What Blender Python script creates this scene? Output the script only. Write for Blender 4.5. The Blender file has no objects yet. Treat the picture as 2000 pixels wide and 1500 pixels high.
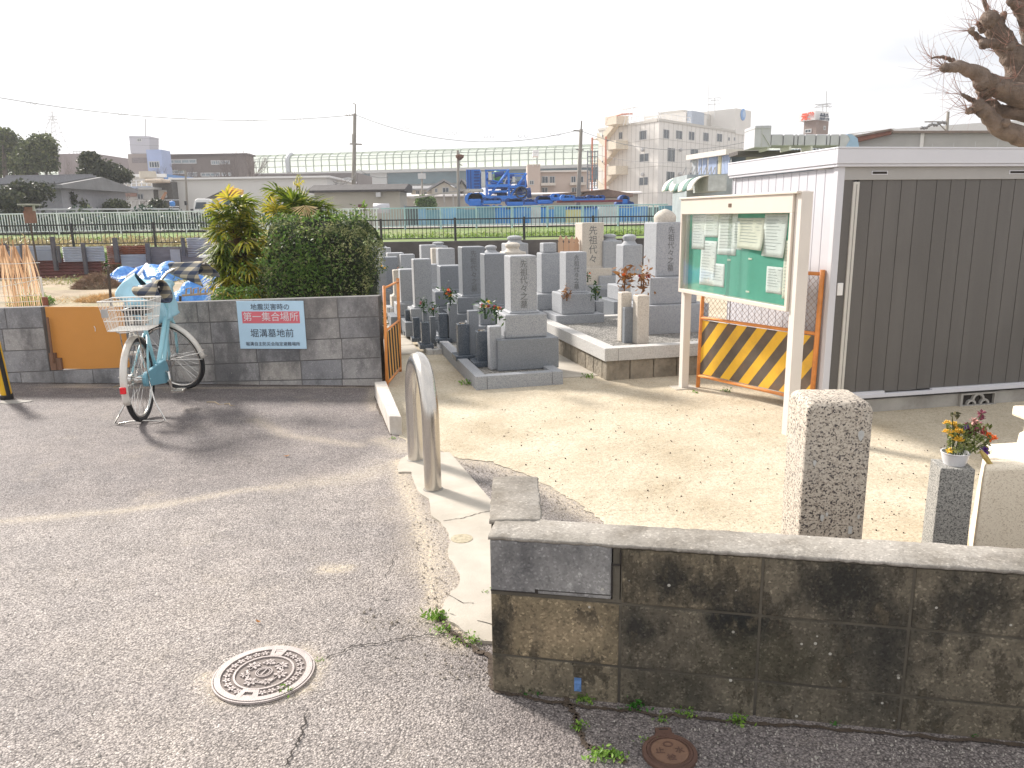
import bpy, bmesh, math, random
import numpy as np
from mathutils import Vector as V, Matrix
rnd = random.Random(7)
npr = np.random.default_rng(11)
S = bpy.context.scene
R = math.radians
# ---------------------------------------------------------------- camera, sky, sun, exposure
F = 1500.0; PITCH = math.atan(327/F); ROLL = 0.015; H = 1.5
cp, sp, cr, sr = math.cos(PITCH), math.sin(PITCH), math.cos(ROLL), math.sin(ROLL)
FW = V((0, cp, -sp)); UP0 = V((0, sp, cp)); RT0 = V((1, 0, 0))
RT = RT0*cr - UP0*sr; UP = UP0*cr + RT0*sr
CAM = V((0, 0, H))
cd = bpy.data.cameras.new('camera'); cam = bpy.data.objects.new('camera', cd); S.collection.objects.link(cam)
cd.sensor_width = 36; cd.lens = 36*F/2000; cd.clip_start = .05; cd.clip_end = 3000
cam.matrix_world = Matrix((( RT.x, UP.x, -FW.x, 0), (RT.y, UP.y, -FW.y, 0), (RT.z, UP.z, -FW.z, H), (0, 0, 0, 1)))
S.camera = cam
SUN_AZ, SUN_EL = R(-47), R(33)         # azimuth measured from +Y, minus = left of the view
w = bpy.data.worlds.new('World'); S.world = w; w.use_nodes = True
nt = w.node_tree; nt.nodes.clear()
out = nt.nodes.new('ShaderNodeOutputWorld'); bg = nt.nodes.new('ShaderNodeBackground'); bg.inputs[1].default_value = .10
sky = nt.nodes.new('ShaderNodeTexSky'); sky.sky_type = 'NISHITA'; sky.sun_disc = False
sky.sun_elevation = SUN_EL; sky.sun_rotation = SUN_AZ; sky.dust_density = 1; sky.air_density = 1.0
tc = nt.nodes.new('ShaderNodeTexCoord'); mp = nt.nodes.new('ShaderNodeMapping'); mp.inputs['Scale'].default_value = (1, 1, 4.5)
nz = nt.nodes.new('ShaderNodeTexNoise'); nz.inputs['Scale'].default_value = 2.2; nz.inputs['Detail'].default_value = 6
rp = nt.nodes.new('ShaderNodeValToRGB'); rp.color_ramp.elements[0].position = .36; rp.color_ramp.elements[1].position = .62
rp.color_ramp.elements[0].color = (2.9, 2.98, 3.2, 1); rp.color_ramp.elements[1].color = (5.2, 5.1, 5.0, 1)
mx = nt.nodes.new('ShaderNodeMix'); mx.data_type = 'RGBA'; mx.inputs[0].default_value = .97
L = nt.links.new
L(tc.outputs['Generated'], mp.inputs[0]); L(mp.outputs[0], nz.inputs['Vector']); L(nz.outputs[0], rp.inputs[0])
L(sky.outputs[0], mx.inputs[6]); L(rp.outputs[0], mx.inputs[7]); L(mx.outputs[2], bg.inputs[0]); L(bg.outputs[0], out.inputs[0])
sd = bpy.data.lights.new('sun', 'SUN'); sd.energy = 2.8; sd.angle = R(8); sd.color = (1, .93, .85)
sun = bpy.data.objects.new('sun', sd); S.collection.objects.link(sun); sun.location = (-20, 25, 30)
sdir = V((math.sin(SUN_AZ)*math.cos(SUN_EL), math.cos(SUN_AZ)*math.cos(SUN_EL), math.sin(SUN_EL)))
sun.rotation_euler = sdir.to_track_quat('Z', 'Y').to_euler()
S.view_settings.view_transform = 'Standard'; S.view_settings.look = 'None'; S.view_settings.gamma = 1
S.view_settings.exposure = 1.44
S.cycles.max_bounces = 6; S.cycles.transparent_max_bounces = 12; S.cycles.use_denoising = True

# ---------------------------------------------------------------- pixel -> place helpers
def ray(px, py): return FW + RT*((px-1000)/F) - UP*((py-750)/F)
def G(px, py, z=0.0):
    r = ray(px, py); t = (z-H)/r.z; return CAM + r*t
def P(px, py, Y):
    r = ray(px, py); return CAM + r*(Y/r.y)
class PL:                              # a vertical plane through A and B
    def __init__(s, A, B):
        s.A = V((A[0], A[1], 0)); d = V((B[0]-A[0], B[1]-A[1], 0)); s.len = d.length; s.d = d.normalized()
        s.n = V((s.d.y, -s.d.x, 0))
        if s.n.dot(V((0, 0, 0))-s.A) < 0: s.n = -s.n
    def hit(s, px, py):
        r = ray(px, py); t = (s.A-CAM).dot(s.n)/r.dot(s.n); return CAM + r*t
    def sz(s, px, py):
        h = s.hit(px, py); return (h-s.A).dot(s.d), h.z
    def pt(s, a, z, t=0): return s.A + s.d*a + s.n*t + V((0, 0, z))
def front(Y): return PL((0, Y), (1, Y))

# ---------------------------------------------------------------- mesh builder
class MB:
    def __init__(s, T=None): s.v = []; s.f = []; s.mi = []; s.c = []; s.T = T; s.cur = 0; s.col = None; s.uc = False
    def add(s, vs, fs):
        b = len(s.v)
        for p in vs:
            p = V(p)
            if s.T is not None: p = s.T @ p
            s.v.append(p)
        for f in fs:
            s.f.append(tuple(i+b for i in f)); s.mi.append(s.cur); s.c.append(s.col if s.col is not None else .5)
        if s.col is not None: s.uc = True
        return s
    def hexa(s, lo, hi):                # 4 bottom, 4 top points, counter-clockwise from above
        return s.add(list(lo)+list(hi), [(3,2,1,0),(4,5,6,7),(0,1,5,4),(1,2,6,5),(2,3,7,6),(3,0,4,7)])
    def box(s, c, d, rz=0.0, tap=1.0):
        x, y, z = d[0]/2, d[1]/2, d[2]/2; c = V(c); m = Matrix.Rotation(rz, 3, 'Z')
        lo = [c+m@V(p) for p in ((-x,-y,-z),(x,-y,-z),(x,y,-z),(-x,y,-z))]
        hi = [c+m@V(p) for p in ((-x*tap,-y*tap,z),(x*tap,-y*tap,z),(x*tap,y*tap,z),(-x*tap,y*tap,z))]
        return s.hexa(lo, hi)
    def obox(s, o, a, b, c):
        o, a, b, c = V(o), V(a), V(b), V(c)
        if a.cross(b).dot(c) < 0: a, b = b, a
        return s.hexa([o, o+a, o+a+b, o+b], [o+c, o+a+c, o+a+b+c, o+b+c])
    def pb(s, pl, x0, y0, x1, y1, t0, t1):   # box on a plane from a picture rectangle
        ym = (y0+y1)/2; xm = (x0+x1)/2
        a0 = pl.sz(x0, ym)[0]; a1 = pl.sz(x1, ym)[0]; z1 = pl.sz(xm, y0)[1]; z0 = pl.sz(xm, y1)[1]
        return s.sb(pl, a0, a1, z0, z1, t0, t1)
    def sb(s, pl, a0, a1, z0, z1, t0, t1):
        o = pl.pt(a0, z0, t0); return s.obox(o, pl.d*(a1-a0), pl.n*(t1-t0), V((0,0,z1-z0)))
    def tube(s, pts, r, n=8, cap=True):
        pts = [V(p) for p in pts]
        rs = r if isinstance(r, (list, tuple)) else [r]*len(pts)
        vs = []; prev = None
        for i, p in enumerate(pts):
            t = (pts[min(i+1, len(pts)-1)] - pts[max(i-1, 0)])
            if t.length < 1e-9: t = V((0,0,1))
            t.normalize()
            if prev is None:
                a = V((0,0,1)) if abs(t.z) < .9 else V((1,0,0)); u = t.cross(a).normalized()
            else:
                u = prev - t*prev.dot(t)
                if u.length < 1e-6: u = t.cross(V((0.3,.5,.8)))
                u.normalize()
            prev = u; w_ = t.cross(u)
            for k in range(n):
                an = 2*math.pi*k/n; vs.append(p + (u*math.cos(an)+w_*math.sin(an))*rs[i])
        fs = [(i*n+k, i*n+(k+1)%n, (i+1)*n+(k+1)%n, (i+1)*n+k) for i in range(len(pts)-1) for k in range(n)]
        if cap: fs += [tuple(range(n-1, -1, -1)), tuple((len(pts)-1)*n+k for k in range(n))]
        return s.add(vs, fs)
    def lathe(s, c, prof, n=16, sx=1.0, sy=1.0):
        c = V(c); vs = [c+V((r*math.cos(2*math.pi*k/n)*sx, r*math.sin(2*math.pi*k/n)*sy, z)) for r, z in prof for k in range(n)]
        fs = [(i*n+k, i*n+(k+1)%n, (i+1)*n+(k+1)%n, (i+1)*n+k) for i in range(len(prof)-1) for k in range(n)]
        fs += [tuple(range(n-1, -1, -1)), tuple((len(prof)-1)*n+k for k in range(n))]
        return s.add(vs, fs)
    def prism(s, poly, z0, z1):
        n = len(poly); vs = [V((p[0], p[1], z0)) for p in poly]+[V((p[0], p[1], z1)) for p in poly]
        ar = sum(poly[i][0]*poly[(i+1)%n][1]-poly[(i+1)%n][0]*poly[i][1] for i in range(n))
        fs = [tuple(range(n-1,-1,-1)), tuple(range(n, 2*n))]+[(i, (i+1)%n, n+(i+1)%n, n+i) for i in range(n)]
        if ar < 0: fs = [tuple(reversed(f)) for f in fs]
        return s.add(vs, fs)
    def ext(s, poly, off):               # any planar polygon of world points, pushed by off
        n = len(poly); off = V(off); vs = [V(p) for p in poly]+[V(p)+off for p in poly]
        fs = [tuple(range(n-1,-1,-1)), tuple(range(n, 2*n))]+[(i, (i+1)%n, n+(i+1)%n, n+i) for i in range(n)]
        return s.add(vs, fs)
    def grid(s, fn, nu, nv, thick=0):
        vs = [V(fn(i/nu, j/nv)) for i in range(nu+1) for j in range(nv+1)]
        fs = [(i*(nv+1)+j, (i+1)*(nv+1)+j, (i+1)*(nv+1)+j+1, i*(nv+1)+j+1) for i in range(nu) for j in range(nv)]
        return s.add(vs, fs)
    def ball(s, c, r, n=8, m=6, jit=0.0):
        c = V(c); r = r if isinstance(r, (list, tuple)) else (r, r, r)
        vs = []; 
        for i in range(m+1):
            th = math.pi*i/m
            for k in range(n):
                ph = 2*math.pi*k/n; j = 1+rnd.uniform(-jit, jit)
                vs.append(c+V((r[0]*math.sin(th)*math.cos(ph)*j, r[1]*math.sin(th)*math.sin(ph)*j, r[2]*math.cos(th)*j)))
        return s.add(vs, [(i*n+k, (i+1)*n+k, (i+1)*n+(k+1)%n, i*n+(k+1)%n) for i in range(m) for k in range(n)])
    def build(s, name, m, parent=None, smooth=False, bevel=0, solid=0, seg=2, org=None):
        me = bpy.data.meshes.new(name)
        if parent is not None: off = wloc(parent)
        elif org is not None: off = V(org)
        else:
            a = np.array([tuple(p) for p in s.v]); off = V(((a[:,0].min()+a[:,0].max())/2, (a[:,1].min()+a[:,1].max())/2, a[:,2].min()))
        me.from_pydata([p-off for p in s.v], [], s.f)
        ms = m if isinstance(m, (list, tuple)) else [m]
        for q in ms: me.materials.append(q)
        if len(ms) > 1: me.polygons.foreach_set('material_index', s.mi)
        if s.uc:
            at = me.attributes.new('rv', 'FLOAT', 'FACE'); at.data.foreach_set('value', s.c)
        if smooth: me.polygons.foreach_set('use_smooth', [True]*len(me.polygons))
        me.update()
        o = bpy.data.objects.new(name, me); S.collection.objects.link(o)
        if parent is not None: o.parent = parent
        else: o.location = off
        if solid: q = o.modifiers.new('s', 'SOLIDIFY'); q.thickness = solid; q.offset = 0
        if bevel:
            q = o.modifiers.new('b', 'BEVEL'); q.width = bevel; q.segments = seg; q.limit_method = 'ANGLE'; q.angle_limit = R(40)
            if smooth is False: pass
        if smooth == 'auto' or (smooth and bevel): 
            try:
                me.set_sharp_from_angle(angle=R(38))
            except Exception: pass
        return o
def wloc(o):
    l = V(o.location)
    while o.parent: o = o.parent; l = l + V(o.location)
    return l
def tag(o, label=None, cat=None, group=None, kind=None):
    if label: o['label'] = label
    if cat: o['category'] = cat
    if group: o['group'] = group
    if kind: o['kind'] = kind
    return o
def thing(name, loc, label, cat, group=None, rz=0):
    o = bpy.data.objects.new(name, None); S.collection.objects.link(o); o.location = loc; o.rotation_euler.z = rz; o.empty_display_size = .1
    return tag(o, label, cat, group)
def struct(o): o['kind'] = 'structure'; return o
def kids(o): return [c for c in S.collection.objects if c.parent == o]
def dup(o, loc=None, rz=None, parent=None, kc=None):
    c = o.copy(); S.collection.objects.link(c); c.parent = parent
    if loc is not None: c.location = loc
    if rz is not None: c.rotation_euler.z = rz
    for ch in (o.children if kc is None else kc): dup(ch, parent=c)
    return c
def rawmesh(name, vs, fs, m, parent=None, org=None, rv=None, smooth=False):
    me = bpy.data.meshes.new(name); vs = np.asarray(vs, dtype=np.float32); fs = np.asarray(fs, dtype=np.int32)
    off = np.array(wloc(parent)) if parent is not None else (np.array(org) if org is not None else np.array([vs[:,0].mean(), vs[:,1].mean(), vs[:,2].min()]))
    n = len(fs); k = fs.shape[1]
    me.vertices.add(len(vs)); me.vertices.foreach_set('co', (vs-off).astype(np.float32).ravel())
    me.loops.add(n*k); me.loops.foreach_set('vertex_index', fs.ravel())
    me.polygons.add(n); me.polygons.foreach_set('loop_start', np.arange(n, dtype=np.int32)*k)
    try: me.polygons.foreach_set('loop_total', np.full(n, k, dtype=np.int32))
    except Exception: pass
    me.update(calc_edges=True); me.materials.append(m)
    if rv is not None:
        at = me.attributes.new('rv', 'FLOAT', 'FACE'); at.data.foreach_set('value', np.asarray(rv, dtype=np.float32))
    if smooth: me.polygons.foreach_set('use_smooth', [True]*n)
    o = bpy.data.objects.new(name, me); S.collection.objects.link(o)
    if parent is not None: o.parent = parent
    else: o.location = off
    return o
def leafquads(cen, size, asp=.5, up=.0, nrm=None):
    """leaf-sized folded quads at the given centres"""
    n = len(cen); a = npr.normal(size=(n,3)); a[:,2] += up
    if nrm is not None: a = a*.8+nrm
    a /= np.linalg.norm(a, axis=1, keepdims=True)
    b = npr.normal(size=(n,3)); b -= a*(a*b).sum(1, keepdims=True); b /= np.linalg.norm(b, axis=1, keepdims=True)
    c = np.cross(a, b); s = (size*npr.uniform(.6, 1.25, size=(n,1)))
    v0 = cen-b*s*.5; v1 = cen+c*s*asp*.5+a*s*.06; v2 = cen+b*s*.5; v3 = cen-c*s*asp*.5+a*s*.06
    vs = np.stack([v0,v1,v2,v3], 1).reshape(-1,3); fs = np.arange(4*n).reshape(n,4)
    return vs, fs

# ---------------------------------------------------------------- materials
class NT:
    def __init__(s, name):
        s.m = bpy.data.materials.new(name); s.m.use_nodes = True; s.t = s.m.node_tree; s.t.nodes.clear()
        s.o = s.n('OutputMaterial'); s.b = s.n('BsdfPrincipled'); s.l(s.b.outputs[0], s.o.inputs[0])
        s.tc = s.n('TexCoord'); s.co = s.tc.outputs['Object']
    def n(s, t, **k):
        q = s.t.nodes.new('ShaderNode'+t)
        for a, b in k.items(): setattr(q, a, b)
        return q
    def l(s, a, b): s.t.links.new(a, b)
    def mapped(s, sc):
        q = s.n('Mapping'); q.inputs['Scale'].default_value = sc; s.l(s.co, q.inputs[0]); return q.outputs[0]
    def noise(s, scale, detail=4, rough=.55, co=None, dist=0):
        q = s.n('TexNoise'); q.inputs['Scale'].default_value = scale; q.inputs['Detail'].default_value = detail; q.inputs['Roughness'].default_value = rough
        q.inputs['Distortion'].default_value = dist; s.l(co or s.co, q.inputs['Vector']); return q.outputs[0]
    def vor(s, scale, out='Distance', co=None, feat='F1'):
        q = s.n('TexVoronoi'); q.feature = feat; q.inputs['Scale'].default_value = scale; s.l(co or s.co, q.inputs['Vector']); return q.outputs[out]
    def ramp(s, f, *st):
        q = s.n('ValToRGB'); e = q.color_ramp.elements
        while len(e) < len(st): e.new(.5)
        for i, (p, c) in enumerate(st):
            e[i].position = p; e[i].color = (c, c, c, 1) if isinstance(c, (int, float)) else (*c, 1)
        s.l(f, q.inputs[0]); return q.outputs[0]
    def mix(s, f, a, b, mode='MIX'):
        q = s.n('Mix', data_type='RGBA', blend_type=mode)
        for i, x in ((0, f), (6, a), (7, b)):
            if isinstance(x, (int, float)): q.inputs[i].default_value = x if i == 0 else (x, x, x, 1)
            elif isinstance(x, (tuple, list)): q.inputs[i].default_value = (*x, 1)
            else: s.l(x, q.inputs[i])
        return q.outputs[2]
    def math(s, op, a, b=0.0, clamp=False):
        q = s.n('Math', operation=op, use_clamp=clamp)
        for i, x in ((0, a), (1, b)):
            if isinstance(x, (int, float)): q.inputs[i].default_value = x
            else: s.l(x, q.inputs[i])
        return q.outputs[0]
    def attr(s, name): q = s.n('Attribute', attribute_name=name); return q.outputs['Fac']
    def bump(s, h, st=.4, d=.01, prev=None):
        q = s.n('Bump'); q.inputs['Strength'].default_value = st; q.inputs['Distance'].default_value = d; s.l(h, q.inputs['Height'])
        if prev: s.l(prev, q.inputs['Normal'])
        return q.outputs[0]
    def fin(s, col=None, rough=.8, normal=None, metal=0, spec=None, alpha=None):
        if col is not None:
            if isinstance(col, (tuple, list)): s.b.inputs['Base Color'].default_value = (*col, 1)
            else: s.l(col, s.b.inputs['Base Color'])
        if isinstance(rough, (int, float)): s.b.inputs['Roughness'].default_value = rough
        else: s.l(rough, s.b.inputs['Roughness'])
        s.b.inputs['Metallic'].default_value = metal
        if spec is not None: s.b.inputs['Specular IOR Level'].default_value = spec
        if normal is not None: s.l(normal, s.b.inputs['Normal'])
        return s.m
def sc_(c, k): return tuple(min(1, x*k) for x in c)
def mat(name, c, rough=.75, var=.18, scale=6, bump=.15, bs=60, metal=0, rv=0, dirt=None, da=.5, stretch=None, spec=None, bd=.004):
    t = NT(name); co = t.mapped(stretch) if stretch else t.co
    n1 = t.noise(scale, 5, .6, co); col = t.mix(t.ramp(n1, (.3, 0.), (.7, 1.)), sc_(c, 1-var), sc_(c, 1+var))
    if rv: col = t.mix(1., col, t.ramp(t.attr('rv'), (0, 1-rv), (1, 1+rv)) if rv < .5 else t.ramp(t.attr('rv'), (0, 1-rv), (1, 1.)), 'MULTIPLY')
    if dirt: col = t.mix(t.math('MULTIPLY', t.ramp(t.noise(scale*.37, 7, .68, co), (.48, 0.), (.68, 1.)), da), col, dirt)
    nb = t.bump(t.noise(bs, 3, .6), bump, bd) if bump else None
    return t.fin(col, rough, nb, metal, spec)
def granite(name, base, dark, scale=170, amt=.5, light=None, stain=None, rough=.75):
    t = NT(name); v = t.vor(scale, 'Color'); vr = t.n('SeparateColor'); t.l(v, vr.inputs[0])
    nn = t.noise(scale*.5, 3, .7)
    f = t.math('ADD', t.math('MULTIPLY', vr.outputs[0], .6), t.math('MULTIPLY', nn, .6))
    col = t.ramp(f, (amt-.16, dark), (amt, base), (amt+.35, light or sc_(base, 1.25)))
    if stain: col = t.mix(t.math('MULTIPLY', t.ramp(t.noise(4, 6, .7), (.5, 0.), (.7, 1.)), .7), col, stain)
    return t.fin(col, rough, t.bump(nn, .2, .003))
def leafmat(name, a, b, c=None, scale=3.0, tr=.35, wn=.55, wr=.5, lo=.3):
    t = NT(name); n = t.noise(scale, 4, .6); rvv = t.attr('rv')
    f = t.math('ADD', t.math('MULTIPLY', n, wn), t.math('MULTIPLY', rvv, wr), True)
    st = [(lo, a), (.62, b)]+([(.85, c)] if c else [])
    col = t.ramp(f, *st); t.fin(col, .5, spec=.35)
    tl = t.n('BsdfTranslucent'); t.l(col, tl.inputs[0]); ms = t.n('MixShader'); ms.inputs[0].default_value = tr
    t.l(t.b.outputs[0], ms.inputs[1]); t.l(tl.outputs[0], ms.inputs[2]); t.l(ms.outputs[0], t.o.inputs[0]); return t.m
def glassmat(name, tint=(.9,.95,.93), a=.12, rough=.05):
    t = NT(name); tr = t.n('BsdfTransparent'); tr.inputs[0].default_value = (*tint, 1); gl = t.n('BsdfGlossy'); gl.inputs['Roughness'].default_value = rough
    lw = t.n('LayerWeight'); lw.inputs[0].default_value = .25; f = t.math('ADD', t.math('MULTIPLY', lw.outputs['Fresnel'], .35), a, True)
    ms = t.n('MixShader'); t.l(f, ms.inputs[0]); t.l(tr.outputs[0], ms.inputs[1]); t.l(gl.outputs[0], ms.inputs[2]); t.l(ms.outputs[0], t.o.inputs[0]); return t.m

# text -> thin mesh on a plane
def text(body, size, o, r, up, m, parent, name='lettering', ext=.001, bold=0, ax='CENTER'):
    cu = bpy.data.curves.new(name, 'FONT'); cu.body = body; cu.size = size; cu.extrude = ext; cu.offset = bold; cu.align_x = ax; cu.align_y = 'CENTER'
    cu.resolution_u = 3
    t = bpy.data.objects.new('tmp', cu); S.collection.objects.link(t); dg = bpy.context.evaluated_depsgraph_get()
    me = bpy.data.meshes.new_from_object(t.evaluated_get(dg)); bpy.data.objects.remove(t); me.name = name
    r, up = V(r).normalized(), V(up).normalized(); n = r.cross(up)
    off = wloc(parent) if parent else V((0,0,0)); o = V(o)-off
    mw = Matrix(((r.x, up.x, n.x, o.x), (r.y, up.y, n.y, o.y), (r.z, up.z, n.z, o.z), (0,0,0,1)))
    me.transform(mw); me.materials.clear(); me.materials.append(m)
    ob = bpy.data.objects.new(name, me); S.collection.objects.link(ob)
    if parent: ob.parent = parent
    return ob
# ================================================================ MATERIALS
def asphalt():
    t = NT('asphalt'); v = t.n('TexVoronoi'); v.inputs['Scale'].default_value = 150; v.inputs['Randomness'].default_value = 1; t.l(t.co, v.inputs['Vector'])
    sc = t.n('SeparateColor'); t.l(v.outputs['Color'], sc.inputs[0])
    v2 = t.n('TexVoronoi'); v2.inputs['Scale'].default_value = 230; t.l(t.co, v2.inputs['Vector']); s2 = t.n('SeparateColor'); t.l(v2.outputs['Color'], s2.inputs[0])
    stone = t.ramp(sc.outputs[0], (0, (.13,.115,.11)), (.3, (.25,.23,.22)), (.72, (.35,.325,.31)), (.93, (.44,.41,.385)), (1, (.60,.57,.53)))
    fine = t.ramp(s2.outputs[1], (0, (.09,.08,.078)), (.6, (.26,.24,.23)), (1, (.50,.46,.42)))
    big = t.noise(1.3, 6, .62)
    col = t.mix(t.ramp(t.noise(14, 4, .6), (.35, .3), (.65, .75)), stone, fine)
    edge = t.ramp(v.outputs['Distance'], (.35, 1.), (.8, .42)); col = t.mix(1., col, edge, 'MULTIPLY')
    col = t.mix(1., col, t.ramp(big, (.28, (1.0,.985,1.0)), (.5, (1.32,1.28,1.26)), (.74, (1.58,1.52,1.45))), 'MULTIPLY')
    col = t.mix(1., col, t.ramp(t.noise(5.5, 6, .7), (.3, .78), (.55, 1.), (.75, 1.12)), 'MULTIPLY')
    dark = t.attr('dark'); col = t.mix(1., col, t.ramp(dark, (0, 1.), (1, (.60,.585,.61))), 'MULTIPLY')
    dust = t.math('MULTIPLY', t.attr('dust'), t.ramp(t.noise(60, 4, .7), (.38, .15), (.6, 1.)))
    dust = t.math('ADD', dust, t.math('MULTIPLY', t.ramp(t.noise(2.1, 7, .7), (.56, 0.), (.75, .32)), t.ramp(s2.outputs[0], (.3, 0.), (.6, 1.))), True)
    col = t.mix(dust, col, (.60,.51,.38))
    h = t.math('ADD', t.math('MULTIPLY', t.ramp(v.outputs['Distance'], (0, 1.), (.9, 0.)), t.math('ADD', sc.outputs[1], .35)), t.math('MULTIPLY', t.noise(300, 2), .4))
    nb = t.bump(h, .8, .0045); nb = t.bump(t.noise(18, 5, .7), .35, .012, nb)
    return t.fin(col, t.ramp(sc.outputs[2], (0, .62), (1, .9)), nb, spec=.35)
def sandmat():
    t = NT('sand_ground'); n = t.noise(1.6, 6, .62); col = t.ramp(n, (.3, (.43,.365,.265)), (.5, (.54,.475,.365)), (.72, (.64,.575,.46)))
    col = t.mix(t.ramp(t.noise(42, 5, .75), (.36, .55), (.55, 0.)), col, (.37,.30,.21))
    v = t.n('TexVoronoi'); v.inputs['Scale'].default_value = 160; t.l(t.co, v.inputs['Vector']); q = t.n('SeparateColor'); t.l(v.outputs['Color'], q.inputs[0])
    col = t.mix(1., col, t.ramp(q.outputs[0], (0, .72), (.2, .95), (.85, 1.03), (1, 1.2)), 'MULTIPLY')
    dk = t.math('MULTIPLY', t.ramp(q.outputs[1], (.965, 0.), (.985, 1.)), t.ramp(t.noise(3, 4), (.42, 0.), (.6, 1.)))
    col = t.mix(dk, col, (.12,.09,.06))
    nb = t.bump(t.noise(120, 4, .75), .55, .006); nb = t.bump(t.noise(9, 5, .65), .5, .03, nb)
    return t.fin(col, .93, nb, spec=.15)
def oldconc(name, a, b, dark, seed, sp=.5, fk=.8, spots=()):
    """weathered block: brown-grey base, black algae stains, pale aggregate flecks"""
    t = NT(name); co = t.n('Mapping'); co.inputs['Location'].default_value = (seed, seed*.7, 0); t.l(t.co, co.inputs[0]); co = co.outputs[0]
    st = t.n('Mapping'); st.inputs['Scale'].default_value = (1, 1, .6); t.l(co, st.inputs[0]); st = st.outputs[0]
    base = t.ramp(t.noise(5, 6, .65, co), (.3, a), (.7, b))
    base = t.mix(1., base, t.ramp(t.attr('rv'), (0, (.72,.74,.78)), (.5, 1.), (1, (1.3,1.22,1.08))), 'MULTIPLY')
    base = t.mix(t.math('MULTIPLY', t.ramp(t.noise(2.3, 8, .66, st), (.43, 0.), (.58, 1.)), sp+.3), base, dark)
    base = t.mix(t.math('MULTIPLY', t.ramp(t.noise(9, 6, .75, st), (.52, 0.), (.7, 1.)), .6), base, sc_(dark, 1.3))
    for (sx, sz, rx, rz_, k_, cc_) in spots:
        mm = t.n('Mapping'); mm.inputs['Scale'].default_value = (1/rx, .4, 1/rz_); mm.inputs['Location'].default_value = (-sx/rx, 0, -sz/rz_); t.l(t.co, mm.inputs[0]); gg = t.n('TexGradient', gradient_type='SPHERICAL'); t.l(mm.outputs[0], gg.inputs[0])
        fz = t.math('ADD', gg.outputs['Fac'], t.math('MULTIPLY', t.math('SUBTRACT', t.noise(13, 7, .74, st), .5), 2.6)); base = t.mix(t.math('MULTIPLY', t.ramp(fz, (.10, 0.), (.75, 1.)), k_), base, cc_)
    v = t.n('TexVoronoi'); v.inputs['Scale'].default_value = 150; t.l(co, v.inputs['Vector']); q = t.n('SeparateColor'); t.l(v.outputs['Color'], q.inputs[0])
    base = t.mix(1., base, t.ramp(q.outputs[0], (0, 1-.4*fk), (.25, 1-.08*fk), (.8, 1+.06*fk), (.93, 1+.4*fk), (1, 1+fk)), 'MULTIPLY')
    fl = t.vor(26, 'Distance', co); q2 = t.vor(26, 'Color', co); s2 = t.n('SeparateColor'); t.l(q2, s2.inputs[0])
    base = t.mix(t.math('MULTIPLY', t.ramp(fl, (.10, 1.), (.14, 0.)), t.ramp(s2.outputs[0], (.86, 0.), (.9, .8))), base, (.5,.48,.43))
    nb = t.bump(t.noise(140, 4, .75, co), .6, .004); nb = t.bump(t.noise(22, 5, .7, co), .4, .01, nb)
    return t.fin(base, .9, nb, spec=.2)
m_asph = asphalt(); m_sand = sandmat()
_A = G(963, 1350); _pl = PL(_A, G(2000, 1449))
def _sp(x, y, rx, ry, k, c=(.020,.021,.021)): h_ = _pl.hit(x, y)-_A; return (h_.x, h_.z, rx/640, ry/560, k, c)
m_fw = oldconc('old_block', (.135,.115,.085), (.215,.185,.135), (.035,.034,.030), 3, .25, .8, [_sp(1310,1125,70,60,.75), _sp(1385,1160,110,60,.8), _sp(1245,1225,80,45,.8), _sp(1440,1215,120,60,.95), _sp(1500,1290,190,90,.6,(.045,.043,.028)), _sp(1640,1150,130,90,.85), _sp(972,1240,45,110,.85), _sp(1900,1180,110,120,.8), _sp(1740,1270,120,130,.6), _sp(1100,1240,120,50,.55,(.33,.26,.17)), _sp(1300,1340,140,50,.5,(.06,.055,.042))])
m_fwl = oldconc('newer_block', (.23,.225,.225), (.33,.325,.315), (.06,.06,.065), 8, .35, .55)
m_fmort = mat('old_mortar', (.10,.088,.068), .9, .3, 9, .5, 120, dirt=(.05,.045,.04), da=.8)
m_cop = oldconc('coping_mortar', (.40,.36,.30), (.54,.49,.42), (.12,.105,.085), 1, .35, .45)
m_bw = oldconc('back_block', (.29,.285,.29), (.41,.40,.40), (.085,.085,.09), 12, .38, .3)
m_bmort = mat('back_mortar', (.15,.145,.145), .9, .25, 8, .3, 100)
m_conc = mat('pale_concrete', (.46,.42,.36), .85, .12, 5, .4, 130, dirt=(.33,.29,.23), da=.45)
m_conc2 = mat('grey_concrete', (.37,.355,.33), .88, .16, 5, .4, 130, dirt=(.16,.145,.12), da=.7)
m_kerb = mat('kerb_concrete', (.62,.58,.53), .88, .12, 12, .5, 120, dirt=(.34,.30,.25), da=.6)
m_soil = mat('garden_soil', (.34,.27,.185), .95, .3, 1.2, .8, 14, dirt=(.20,.24,.08), da=.55, bd=.05)
m_field = mat('bank_grass_ground', (.13,.20,.045), .95, .35, .8, .5, 12, dirt=(.30,.25,.14), da=.5, bd=.05)
m_steel = mat('brushed_stainless', (.60,.58,.55), .25, .05, 3, .10, 400, metal=1, stretch=(1,1,.08), dirt=(.36,.31,.25), da=.35, bd=.001)
m_iron = mat('worn_cast_iron', (.40,.355,.34), .55, .16, 20, .3, 220, metal=.25, dirt=(.30,.25,.22), da=.4)
m_irond = mat('cast_iron_recess', (.20,.17,.155), .85, .2, 30, .3, 200)
m_rust = mat('rusty_iron', (.115,.062,.045), .85, .25, 14, .5, 160, dirt=(.06,.036,.03), da=.6)
m_rust2 = mat('rusty_iron_centre', (.20,.115,.075), .85, .2, 14, .5, 160, dirt=(.10,.06,.045), da=.6)
m_crack = mat('crack_dark', (.035,.03,.027), .95, .2, 30, 0)
m_dirt = mat('crack_soil', (.075,.055,.04), .95, .3, 40, .5, 160)
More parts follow.
